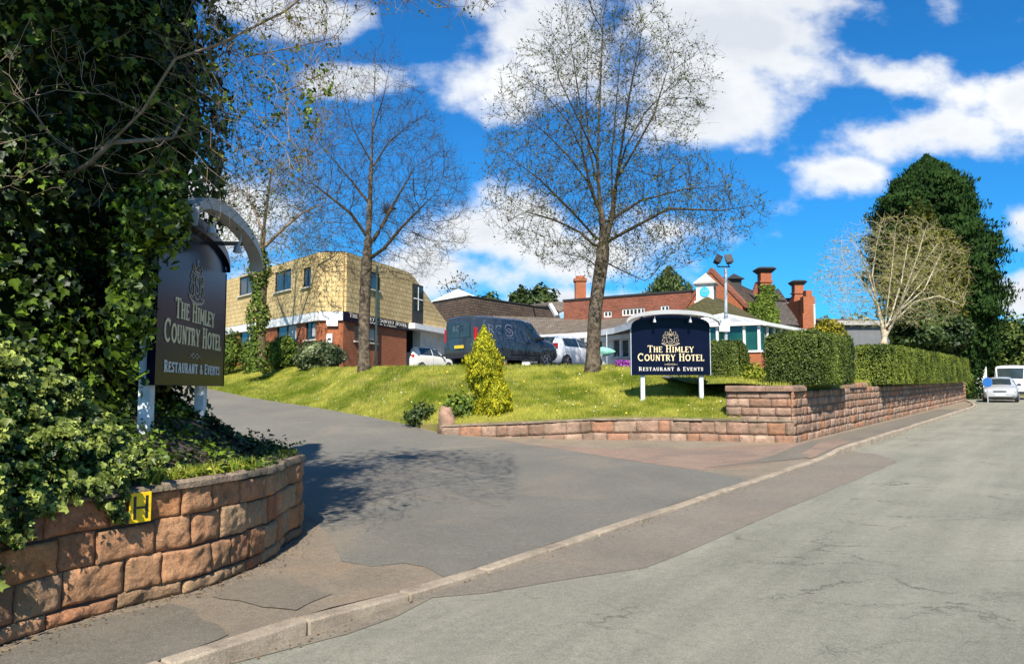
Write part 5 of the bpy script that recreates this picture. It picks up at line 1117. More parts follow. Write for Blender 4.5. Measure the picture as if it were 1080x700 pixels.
# ------------------------------------------------------------------ bare trees (space colonisation inside a crown)
def colonise(seed_pts, seed_par, attr, step=.28, infl=2.4, kill=.45, iters=90, trop=(0, 0, .12), seed=1, wob=.18):
    rg = np.random.default_rng(seed); Pn = [np.array(p, float) for p in seed_pts]; par = list(seed_par)
    A = np.array(attr, float); alive = np.ones(len(A), bool); near = np.full(len(A), 1e9); ni = np.zeros(len(A), int)
    def upd(i0):
        new = np.array(Pn[i0:])
        for c in range(0, len(new), 400):
            d = np.linalg.norm(A[:, None] - new[None, c:c + 400], axis=2); k = d.argmin(1); m = d[np.arange(len(A)), k]; b = m < near
            near[b] = m[b]; ni[b] = k[b] + i0 + c
    upd(0); trop = np.array(trop)
    for it in range(iters):
        alive &= near > kill
        act = alive & (near < infl)
        if not act.any(): break
        i0 = len(Pn); idx = np.unique(ni[act]); PP = np.array(Pn)
        for k in idx:
            v = A[act & (ni == k)] - PP[k]; v = (v / (np.linalg.norm(v, axis=1, keepdims=True) + 1e-9)).mean(0)
            d0 = PP[k] - PP[par[k]] if par[k] >= 0 else np.array((0, 0, 1.)); d0 = d0 / (np.linalg.norm(d0) + 1e-9)
            v = v / (np.linalg.norm(v) + 1e-9) + d0 * .45 + trop + rg.normal(0, wob, 3); v /= np.linalg.norm(v)
            Pn.append(PP[k] + v * step); par.append(int(k))
        upd(i0)
    return np.array(Pn), par
def crown_pts(fn, box, n, seed):
    rg = np.random.default_rng(seed); out = []
    while len(out) < n:
        p = [rg.uniform(a, b) for a, b in box]
        if fn(*p): out.append(p)
    return out
def interp_path(pts, step):
    out = [Vector(pts[0])]
    for a, b in zip(pts[:-1], pts[1:]):
        a, b = Vector(a), Vector(b); k = max(1, round((b - a).length / step)); out += [a.lerp(b, i / k) for i in range(1, k + 1)]
    return out
def bare_tree(name, label, stems, attr, mats, rtip=.007, rpow=2.35, rtrunk=None, group=None, seed=1, step=.28, kill=.45, infl=2.4, trop=(0, 0, .12), twigs=1.0, twl=.45, buds=1.0, budsize=.06, budmat=None, trunk_n=None, flare=1.5, iters=90, wob=.18, rscale=1.0, twup=.25):
    """stems: list of (path, attach index or None, share) ; first is the trunk"""
    pts, par = [], []; trunkset = set()
    for si, (path, attach) in enumerate(stems):
        ip = interp_path(path, step)
        if attach is None: base = -1; st0 = 0
        else:
            base = min(range(len(pts)), key=lambda i: (Vector(pts[i]) - ip[0]).length); st0 = 1
        prev = base
        for p in ip[st0:]: pts.append(tuple(p)); par.append(prev); prev = len(pts) - 1
        if si < (1 if trunk_n is None else trunk_n): trunkset |= set(range(len(pts) - len(ip) + st0, len(pts)))
    Pn, par = colonise(pts, par, attr, step, infl, kill, iters, trop, seed, wob)
    n = len(Pn); ch = [[] for _ in range(n)]
    for i in range(n):
        if par[i] >= 0: ch[par[i]].append(i)
    r = np.full(n, 0.0)
    for i in range(n - 1, -1, -1): pass
    order = sorted(range(n), key=lambda i: -i)
    acc = np.zeros(n)
    # children always come later than parents
    for i in order:
        r[i] = max(rtip, (acc[i]) ** (1 / rpow)) if acc[i] > 0 else rtip
        if par[i] >= 0: acc[par[i]] += r[i] ** rpow
    if rtrunk: 
        x = np.clip((r - rtip) / (r[0] - rtip), 0, 1); r = rtip + (rtrunk - rtip) * x ** 1.45
    z0 = Pn[0][2]
    root = empty(name, tuple(Pn[0]), label, 'tree', group)
    tb, cb = MB(), MB(); rg = np.random.default_rng(seed + 50)
    starts = [(0, -1)]
    done = set()
    while starts:
        s0, p0 = starts.pop(); chain = [p0, s0] if p0 >= 0 else [s0]; cur = s0
        while ch[cur]:
            c = sorted(ch[cur], key=lambda j: -r[j]); 
            for o in c[1:]: starts.append((o, cur))
            cur = c[0]; chain.append(cur)
        # split trunk part from branches
        seg = []; k = 0
        rr_ = [r[i] if i != p0 else r[s0] for i in chain]
        tr = [i for i in chain if i in trunkset and i != p0]
        if len(tr) > 2 and p0 in trunkset or p0 < 0:
            m = len(tr) + (1 if p0 >= 0 else 0)
            ps = [Vector(Pn[i]) for i in chain[:m + 1]]; rs = rr_[:m + 1]
            if p0 < 0:
                rs = [q * (1 + (flare - 1) * math.exp(-max(0, (p.z - z0)) / .35)) for q, p in zip(rs, ps)]; ps[0] = ps[0] - Vector((0, 0, .25))
            tb.tube(ps, rs, 12, cap=True); chain2 = chain[m:]; rr2 = rr_[m:]
        else: chain2, rr2 = chain, rr_
        if len(chain2) > 1 and (True):
            k = 0
            while k < len(chain2) - 1:      # fewer sides as it thins
                sd_ = 8 if rr2[k] > .05 else (5 if rr2[k] > .02 else 3); e = k + 1
                while e < len(chain2) - 1 and (8 if rr2[e] > .05 else (5 if rr2[e] > .02 else 3)) == sd_: e += 1
                cb.tube([Vector(Pn[i]) for i in chain2[k:e + 1]], rr2[k:e + 1], sd_, cap=False); k = e
    bl = []; 
    thin = [i for i in range(n) if r[i] < .022 and par[i] >= 0]
    for i in thin:
        d0 = Pn[i] - Pn[par[i]]; d0 /= np.linalg.norm(d0) + 1e-9
        for _ in range(rg.poisson(twigs * (1.6 if not ch[i] else .8))):
            d = d0 * .7 + rg.normal(0, .55, 3) + np.array((0, 0, twup)); d /= np.linalg.norm(d); l = twl * rg.uniform(.4, 1.2)
            p = Pn[i]; q = p + d * l * .5 + rg.normal(0, .02, 3); e = q + (d + rg.normal(0, .25, 3)) * l * .5
            cb.tube([Vector(p), Vector(q), Vector(e)], [rtip * .75, rtip * .55, rtip * .35], 3, cap=False)
            for _b in range(rg.poisson(2 * buds)): bl.append(p + (e - p) * rg.uniform(.3, 1.0) + rg.normal(0, .012, 3))
    tb.build('trunk', mats[0], root, smooth='all', fix=False); cb.build('crown', mats[1], root, smooth='all', fix=False)
    if bl and budmat:
        bl = np.array(bl); leaves('buds', bl, rg.normal(0, 1, bl.shape), budsize, budmat, root)
    print(name, 'nodes', n, 'r0', round(float(r[0]), 3), 'faces', len(cb.f) + len(tb.f), 'buds', len(bl)); return root
def PX(Y, *uv): return [P(u, v, Y + (dy[0] if dy else 0)) for u, v, *dy in uv]
ell = lambda x, z, cx, cz, rx, rz: ((x - cx) / rx) ** 2 + ((z - cz) / rz) ** 2 < 1
# middle tree on the brow: narrow upright crown
def make_tree_mid():
    Y = 26.0; b = bankpx(384, 391); Y = b.y if b is not None else 26
    base = P(384, 391, Y); Z = lambda v: P(500, v, Y).z; X = lambda u: P(u, 200, Y).x
    stems = [(PX(Y, (384, 391), (384, 340), (386, 290), (389, 240), (391, 190), (393, 140), (395, 90), (396, 60)), None),
             (PX(Y, (387, 275), (405, 262, -.3), (425, 238, -.6), (447, 216, -.9)), 0),
             (PX(Y, (388, 262), (402, 240, .4), (415, 215, .8), (437, 178, 1.0)), 0),
             (PX(Y, (390, 215), (370, 190, .5), (345, 160, .6), (318, 135, .8)), 0), (PX(Y, (388, 250), (370, 225, -.5), (345, 205, -.8), (325, 190, -1)), 0),
             (PX(Y, (391, 180), (410, 150, .3), (435, 130, .3)), 0), (PX(Y, (391, 170), (372, 135, -.3), (362, 95, -.4)), 0), (PX(Y, (393, 140), (405, 100, -.4), (412, 65, -.5)), 0)]
    cx = X(392)
    def inside(x, y, z):
        v = 410 - (z - CAMH) / Y * F; u = 540 + x / Y * F; 
        w_ = np.interp(v, [22, 60, 110, 150, 200, 260, 300], [4, 30, 58, 78, 100, 92, 40]) / F * Y
        return abs(x - X(np.interp(v, [20, 300], [396, 398]))) < w_ and abs(y - Y) < w_ * .8 and v < 300
    A = crown_pts(inside, ((X(290), X(515)), (Y - 3.2, Y + 3.2), (Z(300), Z(22))), 5200, 3)
    bare_tree('bare_tree', 'tall bare tree with a slim pointed crown in front of the yellow tiled building', stems, A, (m_bark, m_branch), rtip=.0052, rtrunk=.205, seed=3, kill=.28, step=.22, infl=1.6, iters=130, trop=(0, 0, .32), twigs=2.0, twl=.55, twup=.5, buds=.2, budsize=.045, budmat=m_budd, group='bare trees on the bank', flare=1.35)
make_tree_mid()
def make_tree_right():
    b = bankpx(626, 392); Y = b.y if b is not None else 24.5
    Z = lambda v: P(500, v, Y).z; X = lambda u: P(u, 200, Y).x
    stems = [(PX(Y, (625, 393), (626, 360), (628, 325), (632, 295), (636, 268), (636, 240), (632, 205), (630, 165), (632, 120), (634, 70), (636, 20)), None),
             (PX(Y, (637, 262), (646, 225, .2), (650, 190, .3), (660, 155, .5), (680, 120, .7), (712, 85, 1), (742, 62, 1.2)), 0),
             (PX(Y, (633, 225), (622, 195, -.3), (614, 160, -.5), (600, 130, -.8), (575, 100, -1.1), (545, 80, -1.3)), 0),
             (PX(Y, (648, 205, .25), (655, 160, -.5), (664, 100, -.9), (676, 40, -1)), 0), (PX(Y, (614, 160, -.5), (612, 110, 0), (604, 60, .5), (598, 15, .8)), 0),
             (PX(Y, (630, 262), (612, 245, .5), (585, 232, 1.0), (550, 222, 1.4)), 0), (PX(Y, (632, 255), (605, 225, -.8), (570, 190, -1.6), (530, 160, -2.2)), 0),
             (PX(Y, (640, 255), (668, 240, -.5), (705, 220, -1), (760, 222, -1.4), (800, 216, -1.8)), 0), (PX(Y, (640, 235), (675, 212, .8), (720, 200, 1.5), (760, 196, 2.1)), 0),
             (PX(Y, (636, 275), (655, 285, .3), (680, 296, .5)), 0), (PX(Y, (632, 200), (622, 160, .5), (618, 110, .9), (620, 50, 1.1)), 0), (PX(Y, (646, 222, .2), (645, 170, .7), (650, 110, 1.1), (655, 45, 1.4)), 0), (PX(Y, (650, 190, .3), (668, 160, -.3), (690, 120, -.5), (705, 70, -.6)), 0), (PX(Y, (622, 195, -.3), (600, 165, .2), (575, 140, .5), (550, 120, .7)), 0), (PX(Y, (630, 170), (612, 130, -.9), (590, 85, -1.2), (580, 50, -1.3)), 0), (PX(Y, (634, 285), (618, 272, -.3), (596, 268, -.6)), 0)]
    def inside(x, y, z):
        v = 410 - (z - CAMH) / Y * F; u = 540 + x / Y * F
        lo = np.interp(v, [-10, 20, 60, 100, 140, 200, 240, 275, 290], [590, 570, 535, 512, 510, 503, 512, 560, 610]); hi = np.interp(v, [-10, 30, 50, 80, 120, 160, 200, 235, 280, 300], [690, 725, 745, 765, 745, 735, 790, 820, 745, 690])
        w_ = (hi - lo) / 2; c = (hi + lo) / 2; yy = (y - Y) / (.8 * w_ / F * Y); xx = (u - c) / w_
        return xx * xx + yy * yy < 1
    A = crown_pts(inside, ((X(500), X(825)), (Y - 4.2, Y + 4.2), (Z(300), Z(-12))), 8500, 5)
    bare_tree('bare_tree', 'broad spreading tree with tiny opening buds standing left of the navy sign', stems, A, (m_bark, m_branch), rtip=.0055, rtrunk=.215, seed=5, kill=.28, step=.22, infl=1.6, iters=130, trop=(0, 0, .3), twigs=1.7, twl=.5, twup=.55, buds=.8, budsize=.06, budmat=m_bud, group='bare trees on the bank', flare=1.4)
make_tree_right()
def make_tree_left():
    Y = 33.0; Z = lambda v: P(300, v, Y).z; X = lambda u: P(u, 200, Y).x
    stems = [(PX(Y, (275, 384), (275, 340), (277, 300), (276, 265), (279, 235), (283, 205), (287, 175)), None), (PX(Y, (277, 270), (262, 245), (245, 225), (225, 210)), 0), (PX(Y, (277, 262), (300, 240), (318, 225), (340, 215)), 0), (PX(Y, (278, 245), (265, 215, 1), (256, 185, 1)), 0)]
    def inside(x, y, z):
        v = 410 - (z - CAMH) / Y * F; u = 540 + x / Y * F
        return ((u - 275) / 85) ** 2 + ((v - 225) / 72) ** 2 + ((y - Y) / 3) ** 2 < 1
    A = crown_pts(inside, ((X(185), X(365)), (Y - 3, Y + 3), (Z(300), Z(150))), 3200, 8)
    r = bare_tree('bare_tree', 'small tree with ivy covered trunk and yellowish buds at the left end of the annexe', stems, A, (m_bark2, m_branch2), rtip=.0065, rtrunk=.2, seed=8, kill=.32, step=.22, infl=1.9, iters=120, trop=(0, 0, .05), twigs=1, twl=.45, buds=1.3, budsize=.07, budmat=m_lgreen, group='bare trees on the bank')
    n = 2600; z = rng.uniform(2.3, Z(262), n); th = rng.uniform(0, 6.28, n); rad = .30 + .12 * np.sin(z * 3) + rng.uniform(-.05, .12, n); cx = X(275.5)
    leaves('ivy', np.stack([cx + rad * np.cos(th), Y + rad * np.sin(th), z], 1), np.stack([np.cos(th), np.sin(th), 0 * th + .3], 1), .14, m_lgreen, r, tint=rng.uniform(0, .6, n))
make_tree_left()
def make_birch():
    Y = 30.5; Z = lambda v: P(900, v, Y).z; X = lambda u: P(u, 300, Y).x
    stems = [(PX(Y, (932, 385), (932, 360), (930, 340), (922, 310, .2), (915, 285, .3), (905, 262, .4)), None), (PX(Y, (932, 362), (935, 330), (940, 290, -.2), (944, 250, -.3)), 0), (PX(Y, (932, 362), (942, 340, -.2), (955, 305, -.4), (968, 270, -.5), (975, 245, -.6)), 0),
             (PX(Y, (934, 355), (950, 325, .3), (975, 295, .7), (1000, 280, 1)), 0), (PX(Y, (926, 325), (920, 290, -.3), (925, 255, -.5), (930, 235, -.5)), 0), (PX(Y, (942, 340), (965, 318, -.5), (990, 312, -.8), (1015, 322, -1.0)), 0), (PX(Y, (930, 345), (915, 335, -.3), (900, 340, -.5)), 0), (PX(Y, (936, 345), (950, 300, .6), (958, 255, .9), (960, 240, .9)), 0), (PX(Y, (940, 340), (960, 300, -.9), (985, 262, -1.1)), 0), (PX(Y, (924, 320), (912, 300, -.7), (890, 275, -1.0)), 0), (PX(Y, (946, 330), (975, 305, .2), (995, 262, .3)), 0)]
    def inside(x, y, z):
        v = 410 - (z - CAMH) / Y * F; u = 540 + x / Y * F
        return ((u - 945) / 80) ** 2 + ((v - 292) / 66) ** 2 + ((y - Y) / 2.4) ** 2 < 1 and v < 345 + 0 * u
    A = crown_pts(inside, ((X(862), X(1030)), (Y - 2.4, Y + 2.4), (Z(350), Z(225))), 4200, 9)
    bare_tree('bare_tree', 'pale barked multi-stemmed tree rising behind the long clipped hedge', stems, A, (m_birch, m_birchtw), rtip=.005, rtrunk=.14, seed=9, kill=.27, step=.18, infl=1.5, iters=130, trop=(0, 0, .25), twigs=1.2, twl=.4, buds=1.2, budsize=.05, budmat=m_grass, trunk_n=11, flare=1.2)
make_birch()
# ------------------------------------------------------------------ leafy masses
def ellipsoid_pts(n, c, rad, seed=0, bump=.18, sc=1.6, shell=.35):
    rg = np.random.default_rng(seed); d = unit(rg.normal(0, 1, (n, 3))); k = 1 + bump * 2 * nz3(d, sc, seed * 3.7)
    k = k * (1 - shell * rg.uniform(0, 1, n) ** 1.6)
    return np.array(c) + d * np.array(rad) * k[:, None], d, k
def core_ball(name, blobs, mat, parent, seed=0, bump=.18, sc=1.6, f=.72, ns=16):
    mb = MB()
    for bi, (c, rad) in enumerate(blobs):
        vs = []
        for j in range(ns + 1):
            for i in range(2 * ns):
                th, ph = math.pi * j / ns, math.pi * i / ns; d = Vector((math.sin(th) * math.cos(ph), math.sin(th) * math.sin(ph), math.cos(th)))
                k = 1 + bump * 2 * noise.noise(Vector((d.x * sc + seed * 3.7, d.y * sc - seed * 3.7, d.z * sc + 7.4 * seed))); vs.append((c[0] + d.x * rad[0] * k * f, c[1] + d.y * rad[1] * k * f, c[2] + d.z * rad[2] * k * f))
        mb.add(vs, [(j * 2 * ns + i, j * 2 * ns + (i + 1) % (2 * ns), (j + 1) * 2 * ns + (i + 1) % (2 * ns), (j + 1) * 2 * ns + i) for j in range(ns) for i in range(2 * ns)])
    return mb.build(name, mat, parent, smooth='all')
def bush(name, label, cat, blobs, n, size, mat, group=None, seed=1, shape='quad', tint_up=.35, core=True, coref=.74, bump=.18, sc=1.8, base=None, jitter=.6, tmin=0, shell=.35, up=None):
    c0_ = blobs[0][0]; z = base if base is not None else min(b[0][2] - b[1][2] for b in blobs)
    r = empty(name, (c0_[0], c0_[1], z), label, cat, group); vol = np.array([b[1][0] * b[1][2] + b[1][0] * b[1][1] for b in blobs]); vol = vol / vol.sum(); Cs, Ns, Ts = [], [], []
    for i, (c, rad) in enumerate(blobs):
        p, d, k = ellipsoid_pts(int(n * vol[i]) + 3, c, rad, seed + i, bump, sc, shell); Cs.append(p); Ns.append(d + np.array((0, 0, .25)))
        cl = nz3(p, 2.2 / max(.5, max(rad)), seed + 9) * .9; Ts.append(tmin + rng.uniform(0, .75, len(p)) * rng.uniform(.3, 1, len(p)) + cl * .6 + .05)
    leaves('foliage', np.concatenate(Cs), np.concatenate(Ns), size, mat, r, tint=np.concatenate(Ts), shape=shape, jitter=jitter, up=None if up is None else np.tile(up, (sum(len(q) for q in Cs), 1)))
    if core: core_ball('shade_core', blobs, m_core, r, seed, bump, sc, coref)  # added opaque core, dark like the shade between the leaves
    sx = MB(); sx.tube([(c0_[0], c0_[1], z - .1), (c0_[0] + .03, c0_[1], c0_[2])], [.05 + .02 * blobs[0][1][0], .03], 6); sx.build('stem', m_bark2, r)
    return r
def hedge(name, label, Fr, a0, a1, depth, zb, zt, n, size, mat, seed=1, group=None, round_=.25, d0=.42):
    """zb, zt: functions of the distance along"""
    o, t, nn = Fr; rg = np.random.default_rng(seed)
    r = empty(name, (o.x + t.x * (a0 + a1) / 2 - nn.x * depth / 2, o.y + t.y * (a0 + a1) / 2 - nn.y * depth / 2, zb((a0 + a1) / 2)), label, 'hedge', group)
    L, D = a1 - a0, depth; H = zt((a0 + a1) / 2) - zb((a0 + a1) / 2)
    areas = np.array([L * H, L * H * .3, L * D, D * H, D * H]); cnt = (n * areas / areas.sum()).astype(int)
    loc, nor = [], []
    for f, c in enumerate(cnt):
        u_, v_ = rg.uniform(0, 1, c), rg.uniform(0, 1, c)
        if f == 0: loc.append(np.stack([u_ * L, 0 * u_, v_ * H], 1)); nor.append(np.tile((0, 1, .15), (c, 1)))
        if f == 1: loc.append(np.stack([u_ * L, 0 * u_ - D, v_ * H], 1)); nor.append(np.tile((0, -1, .15), (c, 1)))
        if f == 2: loc.append(np.stack([u_ * L, -v_ * D, 0 * u_ + H], 1)); nor.append(np.tile((0, 0, 1), (c, 1)))
        if f == 3: loc.append(np.stack([0 * u_, -u_ * D, v_ * H], 1)); nor.append(np.tile((-1, 0, .15), (c, 1)))
        if f == 4: loc.append(np.stack([0 * u_ + L, -u_ * D, v_ * H], 1)); nor.append(np.tile((1, 0, .15), (c, 1)))
    loc = np.concatenate(loc); nor = np.concatenate(nor)
    def rnd(loc):   # pull the corners in and make it lumpy
        q = loc.copy(); c = np.array((L / 2, -D / 2, H / 2)); hf = np.array((L / 2, D / 2, H / 2)) - round_; e = loc - c; ein = np.clip(e, -hf, hf); d = e - ein; l = np.linalg.norm(d, axis=1, keepdims=True)
        d2 = d / (l + 1e-9) * np.minimum(l, round_); return c + ein + d2, d2 / round_
    q, dn = rnd(loc); lump = nz3(q, 1.4, seed) * .11 + nz3(q, 4.5, seed + 3) * .05
    q = q + unit(nor) * (lump[:, None] + rg.normal(0, .015, (len(q), 1)) + .07 * rg.uniform(0, 1, (len(q), 1)) ** 16 - .05 * rg.uniform(0, 1, (len(q), 1)) ** 3)
    nor = unit(nor + dn * .7)
    def W(q):
        a = a0 + q[:, 0]; zb_ = np.array([zb(x) for x in a]); zt_ = np.array([zt(x) for x in a]); z = zb_ + (zt_ - zb_) * q[:, 2] / H
        return np.stack([o.x + t.x * a + nn.x * (q[:, 1] + d0), o.y + t.y * a + nn.y * (q[:, 1] + d0), z], 1)
    wn = np.stack([t.x * nor[:, 0] + nn.x * nor[:, 1], t.y * nor[:, 0] + nn.y * nor[:, 1], nor[:, 2]], 1)
    T = rg.uniform(0, 1, len(q)) ** 1.2 * .8 + nz3(q, 1.1, seed + 6) * .45 + .04
    leaves('foliage', W(q), wn, size, mat, r, tint=T, jitter=.45)
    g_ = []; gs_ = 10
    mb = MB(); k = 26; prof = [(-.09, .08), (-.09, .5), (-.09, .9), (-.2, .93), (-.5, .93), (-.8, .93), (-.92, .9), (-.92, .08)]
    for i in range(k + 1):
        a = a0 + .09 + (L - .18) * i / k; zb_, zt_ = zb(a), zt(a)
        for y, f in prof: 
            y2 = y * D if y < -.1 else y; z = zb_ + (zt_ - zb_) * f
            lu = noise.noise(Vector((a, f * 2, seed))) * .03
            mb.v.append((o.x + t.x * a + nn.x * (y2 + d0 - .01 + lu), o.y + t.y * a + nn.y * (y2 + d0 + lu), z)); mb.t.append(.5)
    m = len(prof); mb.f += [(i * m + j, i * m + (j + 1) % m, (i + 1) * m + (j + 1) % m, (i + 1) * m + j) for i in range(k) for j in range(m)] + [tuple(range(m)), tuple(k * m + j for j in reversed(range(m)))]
    mb.build('shade_core', m_core, r)  # added dark solid inside the hedge, keeps light from passing
    sx = MB()
    for i in range(max(3, int(L / .6))):
        a = a0 + .3 + i * .6
        if a < a1 - .1: sx.tube([(o.x + t.x * a - nn.x * D * .45, o.y + t.y * a - nn.y * D * .45, zb(a) - .25), (o.x + t.x * a - nn.x * D * .42, o.y + t.y * a - nn.y * D * .42, zb(a) + .3)], .035, 5)
    sx.build('stems', m_bark2, r); return r
# distances along the wall from its corner where given picture columns fall
wF = (Vector((C0.x, C0.y)), Vector((DX, DY)), Vector((DY, -DX)))
s1, s2 = upar(wF, 846), upar(wF, 886); s3, s4 = upar(wF, 925), upar(wF, 1013.5)
ztf = lambda u, v: fz(wF, u, v)
lin = lambda xa, ya, xb, yb: (lambda x: ya + (yb - ya) * (x - xa) / (xb - xa))
hedge('clipped_hedge', 'big dark block of clipped hedge, between the small rounded hedge and the long one', wF, s1, s2, 1.38, lambda a: wtopz(a) - .12, lin(s1, ztf(853, 350.5), s2, ztf(893, 357)), 42000, .045, m_hedge, 4, 'clipped hedges')
hedge('clipped_hedge', 'long bright green clipped hedge running along the road wall towards the dark conifer', wF, s3, s4, 1.15, lambda a: wtopz(a) - .14, lin(s3, ztf(925, 364), s4, ztf(1013, 378)), 90000, .050, m_hedge2, 5, 'clipped hedges', .15)
h0, h1 = P(748, 405, 21.9), P(782, 405, 21.4)
sF, sL = frame(h0, h1)
hedge('clipped_hedge', 'small rounded dark green hedge right beside the navy sign', sF, -.25, sL + .0, .9, lambda a: 1.62, lambda a: P(770, 358, 21.6).z, 20000, .045, m_hedge, 6, 'clipped hedges', .3, 0)
# golden conifers on the bank
gb0 = bankpx(511, 436); Yg = gb0.y
def cone_conifer(name, label, base, H, W, n, size, mat, group=None, seed=1, lobes=9, prof=None, cat='tree', core=True, upb=.9, spike=.0, cmat=None, shape='spray', nz=.22, sc=2.2):
    rg = np.random.default_rng(seed); r = empty(name, tuple(base), label, cat, group)
    prof = prof or [(0, .55), (.12, .95), (.3, 1.0), (.55, .72), (.8, .36), (1, .02)]
    h = rg.uniform(0, 1, int(n * 1.6)); w_ = np.interp(h, [p[0] for p in prof], [p[1] for p in prof]); keep = rg.uniform(0, 1, len(h)) < (w_ + .12) / 1.1; h, w_ = h[keep][:n], w_[keep][:n]
    th = rg.uniform(0, 2 * math.pi, len(h)); d = np.stack([np.cos(th), np.sin(th), h * 3], 1)
    lump = 1 + nz * 1.6 * nz3(d, sc, seed) + nz * .7 * nz3(d, sc * 3, seed + 4)
    rad = W * w_ * lump * (1 - .3 * rg.uniform(0, 1, len(h)) ** 2.2)
    C_ = np.stack([base[0] + rad * np.cos(th), base[1] + rad * np.sin(th), base[2] + h * H], 1)
    N_ = np.stack([np.cos(th), np.sin(th), np.full_like(th, .2)], 1); up = np.stack([np.cos(th) * (1 - upb), np.sin(th) * (1 - upb), np.full_like(th, upb)], 1)
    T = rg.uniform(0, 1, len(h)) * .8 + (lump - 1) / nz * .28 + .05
    leaves('foliage', C_, N_, size, mat, r, tint=T, shape=shape, jitter=.5, up=up)
    if core:
        mb = MB(); R_ = 18
        for j in range(15):
            hh = j / 14; ww = np.interp(hh, [p[0] for p in prof], [p[1] for p in prof])
            for i in range(R_):
                a = 2 * math.pi * i / R_; lu = 1 + nz * 1.6 * noise.noise(Vector((math.cos(a) * sc + seed, math.sin(a) * sc - seed, hh * 3 * sc + 2 * seed)))
                mb.v.append((base[0] + W * ww * lu * .78 * math.cos(a), base[1] + W * ww * lu * .78 * math.sin(a), base[2] + hh * H * .97)); mb.t.append(.3)
        mb.f += [(j * R_ + i, j * R_ + (i + 1) % R_, (j + 1) * R_ + (i + 1) % R_, (j + 1) * R_ + i) for j in range(14) for i in range(R_)]; mb.build('shade_core', cmat or m_core, r, smooth='all')  # added core painted as the shade behind the sprays
    MB().tube([(base[0], base[1], base[2] - .2), (base[0], base[1], base[2] + H * .35)], [max(.05, W * .09), .04], 8).build('trunk', m_bark2, r)
    return r
gw = Yg / F
m_gcore = M('conifer_shade', (.10, .11, .01), (.06, .07, .01), 5, 1, spec=0)  # darker tone painting the shade inside the golden conifers
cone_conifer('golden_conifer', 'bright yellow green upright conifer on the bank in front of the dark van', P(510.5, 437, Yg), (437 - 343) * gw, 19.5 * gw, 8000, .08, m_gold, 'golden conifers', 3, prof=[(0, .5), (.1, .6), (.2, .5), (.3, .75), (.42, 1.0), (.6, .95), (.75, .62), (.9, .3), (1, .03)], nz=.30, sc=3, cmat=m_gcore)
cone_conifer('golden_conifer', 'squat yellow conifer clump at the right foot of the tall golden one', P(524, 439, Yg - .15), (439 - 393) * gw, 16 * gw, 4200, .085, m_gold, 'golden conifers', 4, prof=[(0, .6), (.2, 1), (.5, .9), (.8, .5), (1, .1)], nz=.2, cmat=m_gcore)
# ivy stump and plants at the end of the low wall
b = bankpx(466, 440); r = empty('tree_stump', tuple(b), 'broken stump at the left end of the low wall with ivy around it', 'stump')
b = Vector((LW0.x + .1, LW0.y + .25, surf(LW0.x, LW0.y) + .1)); WL[r.name] = b; r.location = b
mb = MB().tube([b + Vector((0, 0, -.2)), b + Vector((.02, 0, .2)), b + Vector((-.03, .02, .45)), b + Vector((-.02, .02, .62))], [.26, .24, .2, .12], 9); mb.v = [(x + .04 * noise.noise(Vector((x * 7, y * 7, z * 7))), y, z + .05 * noise.noise(Vector((x * 9, y * 9, 3)))) for x, y, z in mb.v]; mb.build('wood', m_stone2, r, smooth='all')
def sprawl(name, label, u, v, ru, h, n, size, mat, seed, cat='plant', group=None, ry=.5, dY=0):
    q = bankpx(u, v); q = q if q is not None else P(u, v, 21); s_ = q.y / F
    return bush(name, label, cat, [((q.x, q.y + dY, q.z + h * .3), (ru * s_, ry, h)), ((q.x - ru * s_ * .5, q.y + .1 + dY, q.z + h * .15), (ru * s_ * .6, ry * .8, h * .7))], n, size, mat, group, seed, core=False, bump=.3, shell=.7)
sprawl('ground_ivy', 'low ivy clump spilling onto the drive left of the stump', 446, 441, 18, .32, 900, .10, m_shrub, 21, group='plants round the stump')
sprawl('ground_ivy', 'yellow green leafy plant between the stump and the golden conifer', 487, 437, 20, .45, 1300, .11, m_lgreen, 22, group='plants round the stump')
# bushes in front of the annexe
def bp(u, v, Y): return P(u, v, Y)
def bushpx(name, label, u0, v0, u1, v1, Y, n, size, mat, seed, group=None, **k):
    c = P((u0 + u1) / 2, (v0 + v1) / 2, Y); rx = (u1 - u0) / 2 * Y / F; rz = (v1 - v0) / 2 * Y / F
    return bush(name, label, 'bush', [((c.x, Y, c.z), (rx, max(.6, rx * .7), rz))], n, size, mat, group, seed, **k)
bushpx('garden_bush', 'rounded pale edged bush in front of the white plate on the brick corner', 311, 359, 364, 392, 33.0, 6000, .12, m_vari, 31, 'bushes before the annexe')
bushpx('garden_bush', 'dark leafy bush under the middle ground floor window', 284, 353, 316, 390, 35.5, 3600, .13, m_lgreen, 32, 'bushes before the annexe')
bushpx('garden_bush', 'loose yellow green bush around the ivy covered trunk', 252, 357, 290, 391, 36, 3600, .13, m_lgreen, 33, 'bushes before the annexe', core=False, shell=.7)
bushpx('garden_bush', 'straggly bush at the left end of the annexe wall', 228, 350, 256, 392, 37, 3000, .13, m_lgreen, 34, 'bushes before the annexe', core=False, shell=.8)
bushpx('purple_shrub', 'low shrub covered in bright purple flowers beside the sign', 647, 379, 668, 392, 25.5, 1500, .06, m_purple, 35)
